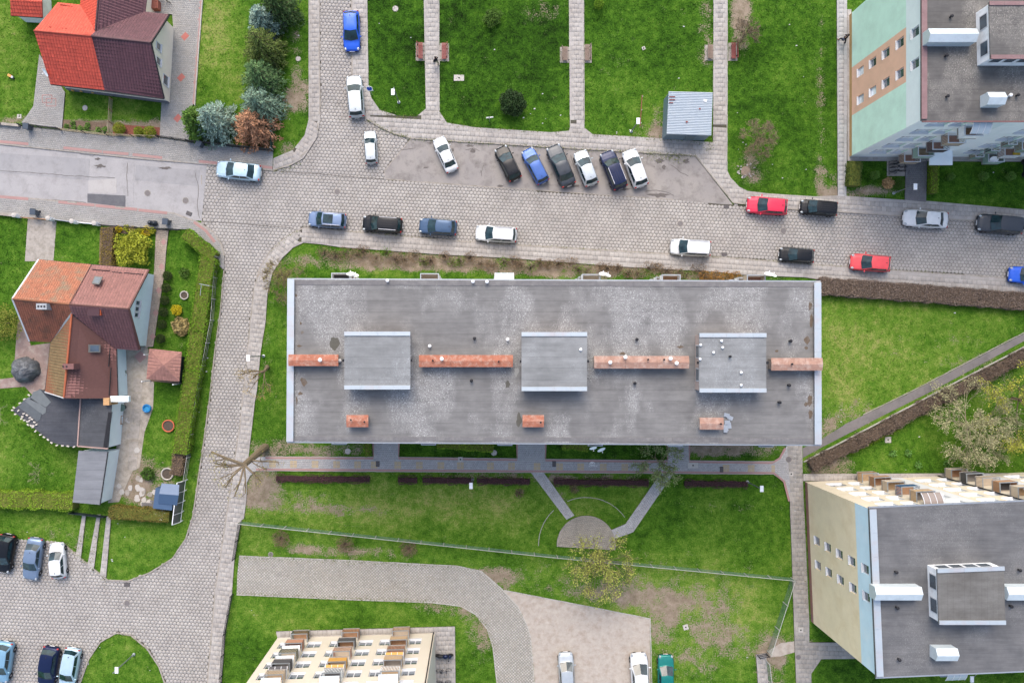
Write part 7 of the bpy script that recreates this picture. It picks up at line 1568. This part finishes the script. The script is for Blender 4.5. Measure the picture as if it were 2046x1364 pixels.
# people
SKIN = M('skin', (.5,.3,.22), .05, 4, .6); HAIR = M('dark_hair', (.02,.015,.012), .1, 8, .7)
def skinned(name, verts, edges, rad, mat, par, sub=1):
    me = bpy.data.meshes.new(name); me.from_pydata(verts, edges, []); me.materials.append(mat); o = link(name, me, par)
    o.modifiers.new('skin', 'SKIN'); me.skin_vertices.new() if not me.skin_vertices else None
    for v, r in zip(me.skin_vertices[0].data, rad): v.radius = (r, r)
    me.skin_vertices[0].data[0].use_root = True
    m = o.modifiers.new('sub', 'SUBSURF'); m.levels = sub; m.render_levels = sub; o.modifiers['skin'].use_smooth_shade = True; return o
def person(px, py, rz, label, jacket, trous, stride=.32, bag=None):
    p = P(px, py); t = thing('person', label, 'person', (p.x, p.y, .13), rz)
    J = dict(pel=(0,0,.95), wst=(.01,0,1.1), chs=(.02,0,1.32), nck=(.03,0,1.48), hd0=(.05,0,1.56), hd1=(.06,0,1.68), hd2=(.05,0,1.76))
    for s, sy in (('l',1),('r',-1)):
        st = stride*sy
        J.update({'sh'+s:(.02,.19*sy,1.42),'el'+s:(-.06*sy-.02,.25*sy,1.14),'wr'+s:(-.16*sy+.1,.25*sy,.92),'hp'+s:(0,.1*sy,.92),'kn'+s:(st*.6+.06,.11*sy,.5),'an'+s:(st*.9-.03,.11*sy,.09),'to'+s:(st*.9+.14,.12*sy,.04)})
    R0 = dict(pel=.15,wst=.14,chs=.155,nck=.06,hd0=.075,hd1=.1,hd2=.07,sh=.075,el=.05,wr=.036,hp=.1,kn=.065,an=.045,to=.045)
    ks = list(J); V = [J[k] for k in ks]; Rr = [R0[k] if k in R0 else R0[k[:2]] for k in ks]; E = []
    def e(a, b): E.append((ks.index(a), ks.index(b)))
    for a, b in (('pel','wst'),('wst','chs'),('chs','nck'),('nck','hd0'),('hd0','hd1'),('hd1','hd2')): e(a, b)
    for s in 'lr':
        e('chs','sh'+s); e('sh'+s,'el'+s); e('el'+s,'wr'+s); e('pel','hp'+s); e('hp'+s,'kn'+s); e('kn'+s,'an'+s); e('an'+s,'to'+s)
        w = Vector(J['wr'+s]); ip = len(V); V.append(tuple(w+Vector((.02,0,-.08)))); Rr.append(.032); E.append((ks.index('wr'+s), ip))
        for i in range(5):
            b = Vector(V[ip]); f0 = b+Vector((-.03+.016*i if i < 4 else .045, .0, -.05 if i < 4 else -.01)); f1 = f0+Vector((.01,0,-.035-.006*(i in (1,2)))); q = len(V); V += [tuple(f0), tuple(f1)]; Rr += [.009,.008]; E += [(ip, q), (q, q+1)]
    skinned('body', V, E, Rr, SKIN, t)
    jk = ['pel','wst','chs','shl','ell','wrl','shr','elr','wrr']; skinned('jacket', [J[k] for k in jk], [(0,1),(1,2),(2,3),(3,4),(4,5),(2,6),(6,7),(7,8)], [.185,.175,.19,.105,.078,.06,.105,.078,.06], jacket, t)
    tk = ['pel','hpl','knl','anl','hpr','knr','anr']; skinned('trousers', [J[k] for k in tk], [(0,1),(1,2),(2,3),(0,4),(4,5),(5,6)], [.165,.12,.085,.065,.12,.085,.065], trous, t)
    link('hair', MB().lathe((.03,0,1.7), [(.115,-.06),(.125,0),(.11,.07),(.05,.12)], 14).mesh('hair', HAIR, smooth=True), t)
    for sy in (-1,1):
        link('ear', MB().lathe((.055,.105*sy,1.66), [(.01,-.03),(.025,0),(.01,.03)], 8).mesh('ear', SKIN), t); link('eye', MB().lathe((.15,.035*sy,1.69), [(.004,-.01),(.012,0),(.004,.01)], 8).mesh('eye', WHITE), t); an_ = J['anl' if sy > 0 else 'anr']; link('shoe', MB().lathe((an_[0]+.06, an_[1], .03), [(.06,-.03),(.075,0),(.05,.06)], 10, sx=1.9, sy=.8).mesh('shoe', BLKPL), t)
    link('nose', MB().lathe((.17,0,1.655), [(.014,-.025),(.016,0),(.006,.03)], 8).mesh('nose', SKIN), t); link('mouth', MB().box((.155,0,1.61), (.012,.05,.012)).mesh('mouth', TAILR), t)
    if bag: link('shoulder_bag', MB().box((.1,.3,.95), (.3,.1,.3)).mesh('shoulder_bag', bag), t)
person(872,128,2.2,'person in dark jacket and pale trousers walking on the first lawn path',M('dark_jacket',(.02,.02,.025),.1,6,.9),M('khaki_trousers',(.3,.27,.18),.1,6,.9))
person(1680,84,2.4,'person in black clothes walking beside the mint block end wall',M('black_jacket',(.012,.012,.014),.1,6,.9),M('black_trousers',(.015,.015,.02),.1,6,.9),.42,M('dark_bag',(.05,.06,.09),.1,6,.8))
# paper litter on the lawns
for i, (x, y) in enumerate(((758,48),(821,76),(988,100),(1068,218),(1060,228),(1046,236),(1084,188),(1084,247),(1120,231),(1090,238),(1356,157),(1366,54),(1232,267),(1275,297) if False else (1232,264),(1258,260),(1484,285),(1490,289),(1475,299),(1543,329),(1610,339),(1563,356),(1591,92),(1473,226),(1605,154),(1577,50),(1760,500) if False else (1859,603),(1907,625),(2009,613),(1680,818),(1675,832),(1680,842),(1716,796),(1984,345),(1836,872),(1809,938),(2021,889),(1971,908),(1492,1312),(503,1218),(508,1227),(1040,1170) if False else (225,1120),(224,1117),(250,1072),(55,1062),(211,1274),(200,1292),(295,1297),(300,1338),(597,72),(578,240) if False else (579,239),(350,1020) if False else (236,1045),(415,715),(413,742),(398,823))):
    p = P(x, y); s = RN.uniform(.045, .1); q = MB().add([p+Vector((-s,-s*.5,.06)), p+Vector((s*.8,-s*.6,.09)), p+Vector((s,s*.5,.07)), p+Vector((0,s*.7,.12)), p+Vector((-s*.9,s*.4,.08)), p+Vector((0,0,.03))], [(0,1,2,3,4),(0,5,1),(1,5,2),(2,5,3),(3,5,4),(4,5,0)])
    tag(q.obj('paper_scrap', M('litter_white',(.55,.55,.53),.05,6,.8)), 'white scrap of paper litter lying in the grass', 'litter', 'white paper scraps on the lawns')
# chalk drawing on the block path
CHK = M('chalk', (.75,.75,.73), .1, 12, .95)
arc = lambda r, a0, a1: [(1183+r*math.cos(a), 927-r*math.sin(a)) for a in np.linspace(a0, a1, 12)]
for pts in (arc(5.2, .0, 3.14), arc(2.4, .4, 2.7), [(1179,926),(1182,923),(1185,924.5)], [(1178,928),(1188,928)]): strip('chalk_line', pts, .045, .139, CHK)
for i in range(5): strip('chalk_line', [(1176+i*3.6,931.5),(1177.5+i*3.6,929.8),(1178.6+i*3.6,931.6)], .04, .139, CHK)
make_grass(330000)
